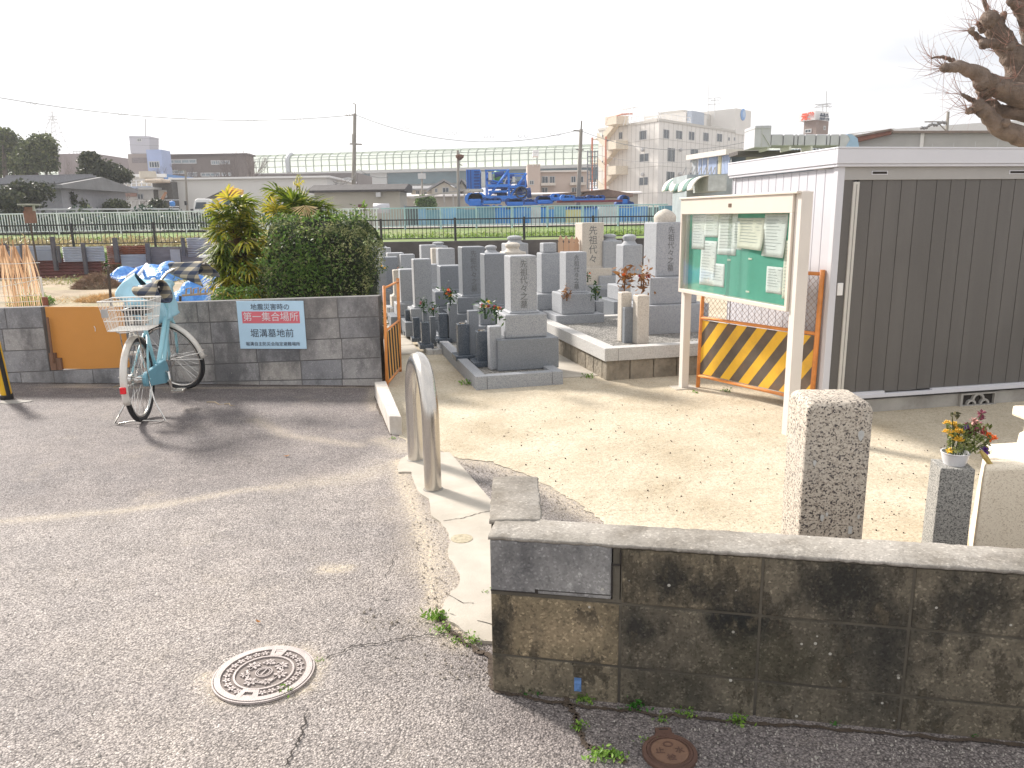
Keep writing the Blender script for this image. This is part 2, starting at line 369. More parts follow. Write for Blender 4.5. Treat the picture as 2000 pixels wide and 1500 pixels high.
m_weed = leafmat('weed_leaf', (.10,.20,.03), (.20,.36,.05), (.32,.46,.10), 20, .3)
m_weedd = leafmat('weed_dark', (.02,.09,.01), (.05,.19,.02), (.08,.26,.04), 20, .3)
m_peb = mat('pebble', (.40,.355,.30), .9, .5, 40, .2, 100)
m_black = mat('black_plastic', (.02,.02,.022), .5, .1, 5, .05)
m_white = mat('white_paint', (.78,.77,.76), .4, .03, 4, .03, 30)
m_orange = mat('orange_paint', (.72,.27,.065), .5, .12, 8, .1, 60, dirt=(.25,.09,.04), da=.7)

# ================================================================ GROUND
def lineset(pts, z=0): return [G(x, y, z) for x, y in pts]
def dist_poly(X, Y, pts):
    d = np.full(X.shape, 1e9)
    for a, b in zip(pts[:-1], pts[1:]):
        ax, ay, bx, by = a[0], a[1], b[0], b[1]; L2 = (bx-ax)**2+(by-ay)**2+1e-12
        t = np.clip(((X-ax)*(bx-ax)+(Y-ay)*(by-ay))/L2, 0, 1); d = np.minimum(d, np.hypot(X-(ax+t*(bx-ax)), Y-(ay+t*(by-ay))))
    return d
def vnoise(X, Y, s, seed=0):
    o = np.zeros(X.shape)
    for k in range(5):
        a = (seed*1.7+k*2.4); f = s*(1.7**k)
        o += np.sin(X*f*math.cos(a)+Y*f*math.sin(a)+a*3)*np.cos(Y*f*math.cos(a*1.3)-X*f*math.sin(a*1.3)+a)/(1.5**k)
    return o/2.2
BWA, BWB = G(-6, 747.5), G(747, 753)            # back wall front face, on the ground
def build_ground():
    xs = np.concatenate([[-40,-20,-10], np.arange(-7, 4.01, .035), [8, 20]]); ys = np.concatenate([[-20,-6,-1], np.arange(.9, 7.05, .035), [7.3]])
    X, Y = np.meshgrid(xs, ys, indexing='ij'); nx, ny = X.shape
    Z = .003*vnoise(X, Y, 2.2, 3)
    Z = np.clip(Z, -.004, .002)
    vs = np.stack([X, Y, Z], -1).reshape(-1, 3); i, j = np.meshgrid(np.arange(nx-1), np.arange(ny-1), indexing='ij'); a = (i*ny+j).ravel()
    fs = np.stack([a, a+ny, a+ny+1, a+1], 1)
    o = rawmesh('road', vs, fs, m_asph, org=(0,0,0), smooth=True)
    n = .5+.5*vnoise(X, Y, 9, 5)
    dust = np.zeros(X.shape)
    for pts, wd, am in (([(-40,1022),(100,1010),(250,996),(380,975),(470,958),(560,950)], .045, .5), ([(560,950),(700,930),(775,905)], .10, .35),
        ([(778,900),(792,950),(815,1010),(836,1080),(842,1140),(855,1200),(900,1250)], .055, .95), ([(640,1112),(675,1110)], .045, .9),
        ([(790,868),(860,890),(960,905),(1040,935),(1100,968),(1160,1010)], .10, .7), ([(1370,755),(1250,760)], .1, 0),
        ([(820,1000),(870,1150),(880,1200)], .13, .5), ([(745,860),(790,880)], .08, .5), ([(730,800),(725,760)], .05, .5),
        ([(400,1320),(440,1362),(520,1368),(600,1345),(622,1300),(590,1270),(520,1268)], .03, .75), ([(500,820),(560,850),(700,870)], .06, .4),
        ([(0,755),(200,757),(400,758),(740,756)], .03, .6)):
        d = dist_poly(X, Y, lineset(pts)); dust = np.maximum(dust, am*np.exp(-(d/(wd*(.6+.8*n)))**2))
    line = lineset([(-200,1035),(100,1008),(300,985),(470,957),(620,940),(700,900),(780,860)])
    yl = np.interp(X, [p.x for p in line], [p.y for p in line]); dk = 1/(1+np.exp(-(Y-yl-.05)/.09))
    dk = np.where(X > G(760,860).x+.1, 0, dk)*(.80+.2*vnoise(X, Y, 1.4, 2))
    d2 = dist_poly(X, Y, lineset([(1130,1390),(1400,1480),(2000,1560)])); dk = np.maximum(dk, .75*np.exp(-(d2/.30)**4))  # foreground wall's cast shadow also darkened into the asphalt colour
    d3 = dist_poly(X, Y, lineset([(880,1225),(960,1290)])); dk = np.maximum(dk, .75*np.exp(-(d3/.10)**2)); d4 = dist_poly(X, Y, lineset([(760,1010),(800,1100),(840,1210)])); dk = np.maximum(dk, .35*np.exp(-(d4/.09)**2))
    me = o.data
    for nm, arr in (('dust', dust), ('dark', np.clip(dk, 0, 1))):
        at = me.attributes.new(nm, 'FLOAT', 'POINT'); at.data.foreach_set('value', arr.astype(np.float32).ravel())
    struct(o)
build_ground()
g = MB(); 
for a, b in (((-900,-60),(900,1800)),): g.add([(a[0],a[1],-.03),(b[0],a[1],-.03),(b[0],b[1],-.03),(a[0],b[1],-.03)], [(0,1,2,3)])
struct(g.build('ground', m_soil, org=(0,0,0)))
def jag(pts, amp, n, seed=1):
    r = random.Random(seed); o = []
    for a, b in zip(pts[:-1], pts[1:]):
        for k in range(n):
            t = k/n; p = a.lerp(b, t); nn = V((-(b-a).y, (b-a).x, 0)).normalized(); o.append(p+nn*r.uniform(-amp, amp)*(0 if k == 0 and a is pts[0] else 1))
    o.append(pts[-1]); return o
def sheet(name, poly, z, m, th=0):
    bm = bmesh.new(); vs = [bm.verts.new((p[0], p[1], z)) for p in poly]; f = bm.faces.new(vs); f.normal_update()
    if f.normal.z < 0: f.normal_flip()
    bmesh.ops.triangulate(bm, faces=[f]); 
    me = bpy.data.meshes.new(name); bm.to_mesh(me); bm.free(); me.materials.append(m)
    o = bpy.data.objects.new(name, me); S.collection.objects.link(o); return o
edge = jag(lineset([(752,753),(747,790),(778,852),(800,868),(838,866),(880,893),(960,903),(1040,932),(1100,966),(1150,1000),(1190,1032),(1300,1060),(1600,1100),(2100,1140)]), .014, 9, 4)
vv = V((-.24, .97, 0)); uu = V((.97, .24, 0))
sandpoly = edge+[V((9, 2.6, 0)), V((14, 20, 0)), V((-5.0, 23.2, 0))]
struct(sheet('sand_yard', sandpoly, .0035, m_sand))
gp = [V((-40, 6.5, 0)), BWA+V((-3,.35,0)), BWA+V((0,.05,0)), BWB+V((-.02,.05,0)), V((-5.0, 23.2, 0)), V((-5.2, 25, 0)), V((-45, 25, 0))]
struct(sheet('garden_soil', gp, .03, m_soil))
# concrete strip with the steel arch, broken along its left edge
zs = .012
sl = [(775,918),(779,925),(803,925),(810,949),(820,966),(836,978),(843,1011),(859,1020),(866,1032),(876,1045),(882,1061),(872,1082),(882,1102),(896,1127),(898,1144),(882,1160),(869,1177),(861,1202),(878,1218),(903,1235),(915,1247),(936,1257),(985,1259),(1000,1010),(967,990),(958,979),(878,886),(795,892),(783,900)]
slp = lineset(sl); slp = jag(slp[:22], .006, 3, 2)+slp[22:]
mb = MB(); mb.prism([(p.x, p.y) for p in slp], -.02, zs); struct(mb.build('concrete_strip', m_conc, org=(0,0,0)))
ck = MB()
def crackline(mb, pts, wd, z, n=6, amp=.008, seed=1):
    q = jag(lineset(pts), amp, n, seed); r = random.Random(seed)
    for i, (a, b) in enumerate(zip(q[:-1], q[1:])):
        nn = V((-(b-a).y, (b-a).x, 0)).normalized(); w0 = wd*r.uniform(.3, 1); w1 = wd*r.uniform(.3, 1)
        mb.add([V((a.x,a.y,z))-nn*w0, V((b.x,b.y,z))-nn*w1, V((b.x,b.y,z))+nn*w1, V((a.x,a.y,z))+nn*w0], [(0,1,2,3)])
crackline(ck, [(866,1022),(905,1016),(940,1006),(975,999)], .003, zs+.002, 6, .004, 3)
crackline(ck, [(868,1162),(905,1183),(925,1184)], .002, zs+.002, 4, .003, 4)
crackline(ck, [(932,1218),(962,1226)], .002, zs+.002, 3, .003, 5)
crackline(ck, [(640,1287),(690,1264),(740,1259),(800,1245),(850,1243),(905,1232)], .0035, .006, 7, .009, 6)
crackline(ck, [(556,1500),(575,1460),(590,1430),(600,1395)], .0045, .006, 6, .008, 7)
crackline(ck, [(752,1130),(765,1105),(772,1085)], .0025, .006, 4, .005, 8)
struct(ck.build('crack_lines', m_crack, org=(0,0,0)))
ck = MB()
crackline(ck, [(1105,1362),(1125,1400),(1130,1430),(1150,1462),(1190,1475),(1225,1490)], .014, .006, 6, .009, 9)
crackline(ck, [(966,1352),(1100,1378),(1230,1392),(1400,1408),(1600,1424),(2000,1458)], .010, .0055, 12, .008, 10)
crackline(ck, [(852,1205),(880,1235),(910,1258),(960,1290),(966,1350)], .016, .006, 6, .010, 11)
crackline(ck, [(733,775),(745,810),(764,850)], .016, .006, 6, .010, 12)
crackline(ck, [(0,748),(200,750),(400,752),(748,756)], .012, .006, 20, .008, 13)
struct(ck.build('crack_soil', m_dirt, org=(0,0,0)))
c = G(902, 1052, zs); mb = MB(); mb.lathe((c.x, c.y, zs), [(.052, .0), (.052, .002)], 22); struct(mb.build('strip_patch', mat('filled_hole', (.40,.35,.25), .95, .3, 60, .6, 200), org=(0,0,0)))

# loose grit and stones
def grit(name, label, polys, n, smin, smax, m, z=.004):
    vs = []; fs = []; 
    for k in range(n):
        a, b, c_, d = rnd.choice(polys); u_, v_ = rnd.random(), rnd.random()
        x = (a[0]*(1-u_)+b[0]*u_)*(1-v_)+(d[0]*(1-u_)+c_[0]*u_)*v_; y = (a[1]*(1-u_)+b[1]*u_)*(1-v_)+(d[1]*(1-u_)+c_[1]*u_)*v_
        p = G(x, y); s = rnd.uniform(smin, smax)*(1 if rnd.random() < .93 else 1.8); b0 = len(vs); ph = rnd.random()*6
        for q in range(5): vs.append((p.x+s*math.cos(ph+q*1.257)*rnd.uniform(.6,1.1), p.y+s*math.sin(ph+q*1.257)*rnd.uniform(.6,1.1), z-.002))
        for q in range(5): vs.append((p.x+s*.55*math.cos(ph+q*1.257), p.y+s*.55*math.sin(ph+q*1.257), z+s*rnd.uniform(.5,.9)))
        for q in range(5): fs.append((b0+q, b0+(q+1)%5, b0+5+(q+1)%5, b0+5+q))
        fs.append((b0+5, b0+6, b0+7, b0+8)); fs.append((b0+5, b0+8, b0+9, b0+5)) if False else None
    me = MB(); me.v = [V(v) for v in vs]; me.f = [f for f in fs if f]; me.mi = [0]*len(me.f); me.c = [.5]*len(me.f)
    return tag(me.build(name, m, org=(0,0,0)), label, 'gravel', kind='stuff')
m_dk = mat('dark_bits', (.055,.04,.03), .9, .5, 60, 0)
grit('loose_grit', 'loose grit crumbled from the asphalt along the concrete strip and wall foot', [((780,930),(860,960),(880,1200),(835,1180)),((700,1180),(940,1240),(960,1340),(760,1330)),((880,900),(1000,920),(1170,1010),(1000,1010)),((880,900),(1000,920),(1170,1010),(1000,1010))], 480, .002, .005, m_peb)
grit('road_chips', 'pale stone chips scattered over the asphalt road', [((0,1000),(760,960),(860,1480),(0,1490)),((0,760),(740,770),(760,940),(0,1000)),((1150,1400),(2000,1470),(2000,1500),(1200,1500))], 800, .001, .0032, mat('stone_chip', (.45,.42,.38), .9, .3, 60, 0))
grit('ground_debris', 'dark bits of bark and earth scattered over the sandy yard', [((830,780),(1500,780),(1500,1030),(1100,980)),((1000,770),(1560,800),(1540,930),(1000,900)),((1700,850),(2000,860),(2000,1060),(1700,1050))], 220, .002, .006, m_dk, .006)

# ================================================================ BLOCK WALLS
def blockwall(mbb, mbm, pl, rows, th, gap=.008, mort=.004, bev=True, rvf=None, skip=None):
    """rows: list of (zl0, zl1, zr0, zr1, joints[], a0, a1): bottom/top at the left end and right end"""
    for ri, (b0, t0, b1, t1, js, a0, a1) in enumerate(rows):
        js = [a0]+sorted(j for j in js if a0+.02 < j < a1-.02)+[a1]
        f = lambda a, l, r: l+(r-l)*(a/pl.len)
        for k, (p, q) in enumerate(zip(js[:-1], js[1:])):
            if skip and skip(ri, (p+q)/2): continue
            g2 = gap/2; lo = []; hi = []
            pp, qq = p+(g2 if k else 0), q-(g2 if k < len(js)-2 else 0)
            for (a, t) in ((pp, 0), (qq, 0), (qq, -th), (pp, -th)):
                lo.append(pl.pt(a, f(a, b0, b1)+g2, t)); hi.append(pl.pt(a, f(a, t0, t1)-g2, t))
            mbb.col = rvf(ri, k) if rvf else rnd.random()
            if (lo[1]-lo[0]).cross(lo[2]-lo[1]).z < 0: lo.reverse(); hi.reverse()
            mbb.hexa(lo, hi)
            lo = [pl.pt(a, f(a, b0, b1), t) for a, t in ((p, -mort), (q, -mort), (q, -th+mort), (p, -th+mort))]; hi = [pl.pt(a, f(a, t0, t1)-.001, t) for a, t in ((p, -mort), (q, -mort), (q, -th+mort), (p, -th+mort))]
            if (lo[1]-lo[0]).cross(lo[2]-lo[1]).z < 0: lo.reverse(); hi.reverse()
            mbm.hexa(lo, hi)
# ---- front wall
FA, FB = G(963, 1350), G(2000, 1449); fpl = PL(FA, FB); 
zt = fpl.sz(963, 1046)[1]; z2 = fpl.sz(963, 1158)[1]; z1 = fpl.sz(963, 1278)[1]
zrt = fpl.sz(2000, 1113)[1]; zr2 = fpl.sz(2000, 1249)[1]; zr1 = fpl.sz(2000, 1384)[1]
TH = .15; CZ = .013
fj = [fpl.sz(x, 1220)[0] for x in (1211, 1484, 1777)]; st_ = fj[2]-fj[1]; fj += [fj[2]+st_*k for k in range(1, 5)]; FE = fj[-1]+.2
th = thing('block_wall', (FA.x, FA.y, 0), 'low weathered block wall stained dark with a worn mortar top, nearest in the foreground', 'wall')
b, m, ld = MB(), MB(), MB()
f = lambda a: a/fpl.len
rows = [(-.03, z1, -.03, zr1, fj, 0, FE), (z1, z2, zr1, zr2, fj, 0, FE), (z2, zt-CZ, zr2, zrt-CZ, fj, 0, FE)]
rv_ = [[.62,.25,.15,.4,.5,.4,.3,.4],[.98,.2,.12,.3,.45,.3,.5,.3],[.5,.72,.35,.3,.4,.5,.3,.3]]
blockwall(b, m, fpl, rows, TH, .008, .004, rvf=lambda r, k: rv_[r][min(k,7)], skip=lambda r, a: r == 2 and a < fj[0])
ld.col = .5; ld.hexa([fpl.pt(0, z2+.008, .002), fpl.pt(fj[0]-.028, z2+.006, .002), fpl.pt(fj[0]-.028, z2+.006, -TH), fpl.pt(0, z2+.008, -TH)], [fpl.pt(0, zt-CZ, .002), fpl.pt(fj[0]-.028, zt-CZ, .002), fpl.pt(fj[0]-.028, zt-CZ, -TH), fpl.pt(0, zt-CZ, -TH)])
m.sb(fpl, fj[0]-.024, fj[0]-.003, z2+.003, zt-CZ-.001, -TH, -.002); m.sb(fpl, 0, fj[0], z2-.005, z2+.0055, -TH, -.003)
# return going back at the left end
RB = G(965, 932, zt); rl = (RB-V((FA.x, FA.y, zt))).length
rp = PL((FA.x, FA.y), (RB.x, RB.y)); rp.n = -(-rp.n if rp.n.x > 0 else rp.n)
if rp.n.x > 0: rp.n = -rp.n
RL = (V((RB.x, RB.y, 0))-rp.A).length
blockwall(b, m, rp, [(-.03, z1, -.03, z1, [.3], TH+.002, RL), (z1, z2, z1, z2, [.3], TH+.002, RL), (z2, zt-CZ, z2, zt-CZ, [.3], TH+.002, RL)], TH+.01, .01, .004)
bo = b.build('blocks', m_fw, th, bevel=.004); m.build('mortar', m_fmort, th); lo_ = ld.build('replaced_block', m_fwl, th, bevel=.006); lo_['label'] = 'lighter grey block cracked away at the corner'
cp_ = MB()
def cope(mb, pl, a0, a1, t0, t1, zf, n, amp=.003):
    """worn mortar capping with uneven edges"""
    r = random.Random(5); L_ = []
    for i in range(n+1):
        a = a0+(a1-a0)*i/n; zz = zf(a); e0, e1 = r.uniform(-amp, amp), r.uniform(-amp, amp); dz = r.uniform(-.003, .001)
        if r.random() < .12: e0 -= amp*2
        L_.append([pl.pt(a, zz-CZ+.001, t0+e0), pl.pt(a, zz-.004, t0+.001+e0*.5), pl.pt(a, zz+dz, t0-.003+e0*.5), pl.pt(a, zz+.002, (t0+t1)/2), pl.pt(a, zz+dz, t1+.004+e1*.5), pl.pt(a, zz-.005, t1-.003+e1), pl.pt(a, zz-CZ+.001, t1+e1)])
    vs = [p for q in L_ for p in q]; k = 7
    fs = [(i*k+j, i*k+(j+1)%k, (i+1)*k+(j+1)%k, (i+1)*k+j) for i in range(n) for j in range(k)]+[tuple(range(k)), tuple(n*k+j for j in reversed(range(k)))]
    mb.add(vs, fs)
cope(cp_, fpl, -.004, FE, .004, -TH-.004, lambda a: zt+(zrt-zt)*f(a), 150)
cope(cp_, rp, TH-.035, RL+.003, .004, -TH-.014, lambda a: zt+.0015, 24)
bm_ = cp_.build('coping', m_cop, th, smooth=True)
me = bm_.data; bmx = bmesh.new(); bmx.from_mesh(me); bmesh.ops.recalc_face_normals(bmx, faces=bmx.faces); bmx.to_mesh(me); bmx.free()
# dark crack lines round the loose block
q = MB(); q.sb(fpl, .0, .14, z2+.0085, z2+.0125, -.02, .003); q.sb(fpl, .14, .15, z2+.010, z2+.024, -.02, .003); q.sb(fpl, .15, fj[0]-.03, z2+.020, z2+.0225, -.02, .003); q.sb(fpl, fj[0]-.028, fj[0]-.025, z2+.02, zt-.07, -.02, .003); q.sb(fpl, fj[0]-.027, fj[0]-.002, zt-.073, zt-.069, -.02, .003); q.sb(fpl, fj[0]-.004, fj[0]-.001, zt-.07, zt-.03, -.02, .003)
q.build('crack', m_crack, th)
q = MB(); a, z = fpl.sz(1129, 1336); q.sb(fpl, a-.012, a+.010, z-.025, z+.022, 0, .0015); q.build('paint_mark', mat('blue_spray', (.10,.2,.42), .8, .5, 60, 0), th)

# ---- back wall
bpl = PL(BWA, BWB); al = bpl.len
hR = bpl.sz(745, 578)[1]; hL = bpl.sz(0, 603)[1]
zr = [0, bpl.sz(745, 739)[1], bpl.sz(745, 698.5)[1], bpl.sz(745, 658.5)[1], bpl.sz(745, 618.5)[1], hR]
zl = [0, bpl.sz(0, 729)[1], bpl.sz(0, 687)[1], bpl.sz(0, 644)[1], hL]
# five courses at the right, four at the left: the lowest dips into the ground
k_ = (hR-zr[1])/4; 
def zrow(i, a):
    t = a/al; r_ = [-.05, zr[1], zr[2], zr[3], zr[4], hR][i]; l_ = [-.2, -.035, zl[1], zl[2], zl[3], hL][i]; return l_+(r_-l_)*t
th = thing('block_wall', (BWA.x+al/2, BWA.y, 0), 'grey block wall behind the bicycle carrying the pale blue notice', 'wall')
b, m = MB(), MB(); gapL, gapR = bpl.sz(88, 660)[0], bpl.sz(247, 660)[0]
bj = [[bpl.sz(x, y)[0] for x in xs_] for y, xs_ in ((745, (-180,-90,0,105,195,266,343,424,506,590,668)), (720, (-130,-45,38,103,180,252,334,420,506,588,668)), (680, (-180,-90,3,94,170,253,330,417,500,584,668)), (640, (-130,-60,3,86,166,250,331,411,498,583,663)), (600, (-180,-80,8,85,165,245,384,407,496,579,659)))]
rws = [(zrow(i,0), zrow(i+1,0), zrow(i,al), zrow(i+1,al), bj[i]+([gapL, gapR] if i >= 2 else []), -3.2, al) for i in range(5)]
blockwall(b, m, bpl, rws, .12, .009, .004, skip=lambda r, a: r >= 2 and gapL < a < gapR, rvf=lambda r, k: rnd.uniform(.1, .8))
b.build('blocks', m_bw, th, bevel=.003); m.build('mortar', m_bmort, th)
bo = thing('hoarding_board', bpl.pt((gapL+gapR)/2, .1, -.05), 'orange painted plywood board closing a gap in the grey block wall', 'board')
q = MB(); q.pb(bpl, 91, 600, 247, 722, -.05, -.035); q.build('panel', mat('orange_plywood', (.62,.27,.055), .6, .06, 2, .1, 80, dirt=(.5,.22,.06), da=.5), bo)
q = MB(); q.tube([bpl.pt(bpl.sz(92, 620)[0], bpl.sz(92, 620)[1], 0), bpl.pt(bpl.sz(107, 722)[0], bpl.sz(107, 708)[1], .01)], .012, 6); q.pb(bpl, 97, 690, 108, 723, -.035, 0.0); q.pb(bpl, 106, 700, 118, 723, -.035, -.01); q.build('batten', mat('brown_batten', (.20,.11,.07), .8), bo)
bz = bpl.sz(181, 642); q = MB(); q.tube([bpl.pt(bz[0]-.005, bz[1]+.02, -.033), bpl.pt(bz[0]+.003, bz[1], -.033), bpl.pt(bz[0], bz[1]-.03, -.033)], .0035, 5); q.build('scrape', m_white, bo)
# ---- pale blue notice on the wall
sg = thing('notice_sign', bpl.pt(bpl.sz(527, 680)[0], bpl.sz(527, 680)[1], .01), 'pale blue assembly point notice fixed to the grey block wall', 'sign')
q = MB(); sa0, szt = bpl.sz(462, 588); sa1, _ = bpl.sz(593, 588); szb = bpl.sz(527, 681)[1]; q.sb(bpl, sa0, sa1, szb, szt, .003, .010); q.build('panel', mat('pale_blue_board', (.52,.73,.90), .5, .03, 3, 0, dirt=(.38,.52,.62), da=.3), sg, bevel=.002)
rz0, rz1 = bpl.sz(527, 631)[1], bpl.sz(527, 608)[1]; W_ = sa1-sa0
q = MB(); q.sb(bpl, sa0+W_*.07, sa1-W_*.07, rz0, rz1, .010, .0115); q.build('red_band', mat('red_band', (.72,.16,.20), .5, .05), sg)
m_ink = mat('ink', (.07,.09,.13), .6, .1); m_wtext = mat('white_text', (.8,.75,.78), .6, .05)
sc0 = (sa0+sa1)/2; HH = szt-szb; dr = bpl.d
for s_, zz, sz, mm, t_ in (('地震災害時の', szt-HH*.13, .062, m_ink, .012), ('第一集合場所', (rz0+rz1)/2, .088, m_wtext, .0135), ('堀溝墓地前', szb+HH*.32, .083, m_ink, .012), ('堀溝自主防災会指定避難場所', szb+HH*.1, .040, m_ink, .012)):
    text(s_, sz, bpl.pt(sc0, zz, t_), dr, (0,0,1), mm, sg)
# ================================================================ NEAR OBJECTS
# ---- steel arch bollard
f1, f2 = G(846, 955, zs), G(812, 897, zs)
th = thing('arch_bollard', (f1+f2)/2, 'brushed stainless steel arch bollard set in the broken concrete strip', 'bollard')
ar = (f2-f1).length/2; mid = (f1+f2)/2; dd = (f2-f1).normalized(); top = P(822, 688, mid.y).z-.048
pts = [f1, f1.lerp(V((f1.x,f1.y,top-ar)), .5)]+[V((mid.x, mid.y, top-ar))+dd*(-ar*math.cos(t))+V((0,0,ar*math.sin(t))) for t in [math.pi*i/22 for i in range(23)]]+[f2.lerp(V((f2.x,f2.y,top-ar)), .5), f2]
q = MB(); q.tube(pts, .048, 28); q.build('hoop', m_steel, th, smooth=True, bevel=.001)
for f in (f1, f2):
    q = MB(); q.lathe((f.x, f.y, zs), [(.056,.0),(.055,.003),(.048,.004)], 24); q.build('base_ring', m_conc2, th, smooth=True)
# ---- kerb stone
ka, kb = G(762, 849), G(786, 850); ktz = .137; kc = G(754, 744, ktz); kd_ = G(731, 746, ktz)
th = MB(); th.hexa([V((ka.x,ka.y,-.03)), V((kb.x,kb.y,-.03)), V((kc.x,kc.y,-.03)), V((kd_.x,kd_.y,-.03))], [V((ka.x,ka.y,ktz)), V((kb.x,kb.y,ktz)), V((kc.x,kc.y,ktz)), V((kd_.x,kd_.y,ktz))])
tag(th.build('kerb_stone', m_kerb, bevel=.008), 'long pale concrete kerb stone between the road and the sandy yard', 'kerb')
# ---- decorated manhole cover
mc = G(516, 1318); MR = (G(614, 1300)-G(416, 1330)).length/2*.985
rzm = -.10
th = thing('manhole_cover', (mc.x, mc.y, 0), 'round pale manhole cover with cast flowers set in the asphalt', 'manhole cover', rz=0)
th.rotation_euler = (0, 0, R(22)); th.location.z = .002
q = MB(); q.lathe((0,0,0), [(MR*.992,-.01),(MR*.992,.004),(MR*.96,.0045),(0.001,.0045)], 64); q.build('recess', m_irond, None, org=(0,0,0)).parent = th
def ring(q, r0, r1, z0, z1, n=72, a0=0, a1=2*math.pi):
    full = abs(a1-a0-2*math.pi) < 1e-6
    for i in range(n):
        p, s_ = a0+(a1-a0)*i/n, a0+(a1-a0)*(i+1)/n
        lo = [(r0*math.cos(p), r0*math.sin(p), z0), (r1*math.cos(p), r1*math.sin(p), z0), (r1*math.cos(s_), r1*math.sin(s_), z0), (r0*math.cos(s_), r0*math.sin(s_), z0)]
        q.hexa(lo, [(x, y, z1) for x, y, z in lo])
q = MB(); Z0, Z1 = .0046, .0095
ring(q, MR*.86, MR*.985, Z0, Z1); q.build('rim', m_iron, None, org=(0,0,0)).parent = th
q = MB(); ring(q, MR*1.0, MR*1.03, 0, .0075); q.build('frame_ring', m_iron, None, org=(0,0,0)).parent = th
q = MB(); ring(q, MR*.575, MR*.615, Z0, Z1); ring(q, MR*.155, MR*.175, Z0, Z1, 36); ring(q, MR*.115, MR*.13, Z0, Z1, 30); q.box((0,0,.007), (MR*.21, MR*.025, .005), .9); q.build('inner_rings', m_iron, None, org=(0,0,0)).parent = th
def petal(q, cx, cy, an, l, w):
    c_, s_ = math.cos(an), math.sin(an); P_ = [(l*.12,0),(l*.5,-w),(l*.9,-w*.7),(l,0),(l*.9,w*.7),(l*.5,w)]
    q.prism([(cx+x*c_-y*s_, cy+x*s_+y*c_) for x, y in P_], Z0, Z1)
q = MB()
for k in range(26):
    an = 2*math.pi*k/26
    if abs(((an-R(62)+math.pi) % (2*math.pi))-math.pi) < .20 or abs(((an-R(242)+math.pi) % (2*math.pi))-math.pi) < .30: continue
    cx, cy = MR*.735*math.cos(an), MR*.735*math.sin(an)
    for j in range(5): petal(q, cx, cy, an+j*1.2566, MR*.082, MR*.022)
q.build('flower_border', m_iron, None, org=(0,0,0)).parent = th
q = MB()
for k in range(7):
    an = 2*math.pi*(k+.3)/7; cx, cy = MR*.375*math.cos(an), MR*.375*math.sin(an); big = 1.25 if k % 2 == 0 else .95
    for j in range(7): petal(q, cx, cy, an+j*.8976+k, MR*.115*big, MR*.022*big)
    for j in range(6):
        a2 = j*1.047+k; ring2 = (cx+MR*.05*big*math.cos(a2), cy+MR*.05*big*math.sin(a2)); q.box((*ring2, .0078), (MR*.045, MR*.016, .0055), a2+1.2)
    for s_ in (-1, 1): petal(q, cx+MR*.02*s_, cy, an+s_*1.9, MR*.17, MR*.035)
q.build('flower_relief', m_iron, None, org=(0,0,0)).parent = th
for an, wd in ((62, .20), (242, .27)):
    q = MB(); a = R(an); ring(q, MR*.62, MR*.86, Z0, Z1, 8, a-wd, a-wd*.45); ring(q, MR*.62, MR*.86, Z0, Z1, 8, a+wd*.45, a+wd); ring(q, MR*.62, MR*.70, Z0, Z1, 8, a-wd*.45, a+wd*.45); ring(q, MR*.80, MR*.86, Z0, Z1-.001, 8, a-wd*.45, a+wd*.45)
    if an == 62: ring(q, MR*.70, MR*.80, Z0, Z1-.002, 8, a-wd*.38, a+wd*.38)
    q.build('key_notch', m_iron, None, org=(0,0,0)).parent = th
# ---- small rusty valve cover
vc = G(1308, 1474); VR = (G(1362, 1474)-G(1255, 1474)).length/2
th = thing('valve_cover', (vc.x, vc.y, .002), 'small rusty brown iron valve cover in the shaded asphalt by the foreground wall', 'manhole cover')
q = MB(); q.lathe((0,0,0), [(VR,-.01),(VR,.008),(VR*.97,.011),(VR*.86,.011),(VR*.84,.007),(0.002,.007)], 56); q.build('frame_ring', m_rust, None, org=(0,0,0)).parent = th
q = MB(); q.box((.0, VR*1.13, .004), (VR*.62, VR*.42, .014)); q.box((0, VR*.95, .003), (VR*.74, VR*.2, .014)); q.build('hinge', m_rust, None, org=(0,0,0), bevel=.003).parent = th
q = MB(); q.box((0, VR*1.2, .0115), (VR*.34, VR*.05, .001)); q.build('hinge_slot', m_crack, None, org=(0,0,0)).parent = th
q = MB(); ring(q, VR*.76, VR*.83, .0065, .0095, 48); q.build('ring', m_rust, None, org=(0,0,0)).parent = th
q = MB(); q.lathe((0,0,0), [(VR*.68,.006),(VR*.67,.0105),(0.002,.0105)], 48); q.build('lid', m_rust2, None, org=(0,0,0)).parent = th
lid = th.children[-1] if th.children else None
for s_, x, y, sz in (('止', -.36, 0, .036), ('水', .36, .02, .036), ('栓', 0, -.36, .036)):
    t_ = text(s_, sz*VR/.075*.72, (x*VR, y*VR, .0107), (1,0,0), (0,1,0), m_rust, None, 'lettering', .0012, .0004); t_.parent = th
q = MB(); ring(q, VR*.10, VR*.15, .0105, .0120, 20); 
for i in range(20): q.v[-1]
for v_ in q.v: v_.y += VR*.36; v_.x *= 1.3
q.build('emblem', m_rust, None, org=(0,0,0)).parent = th

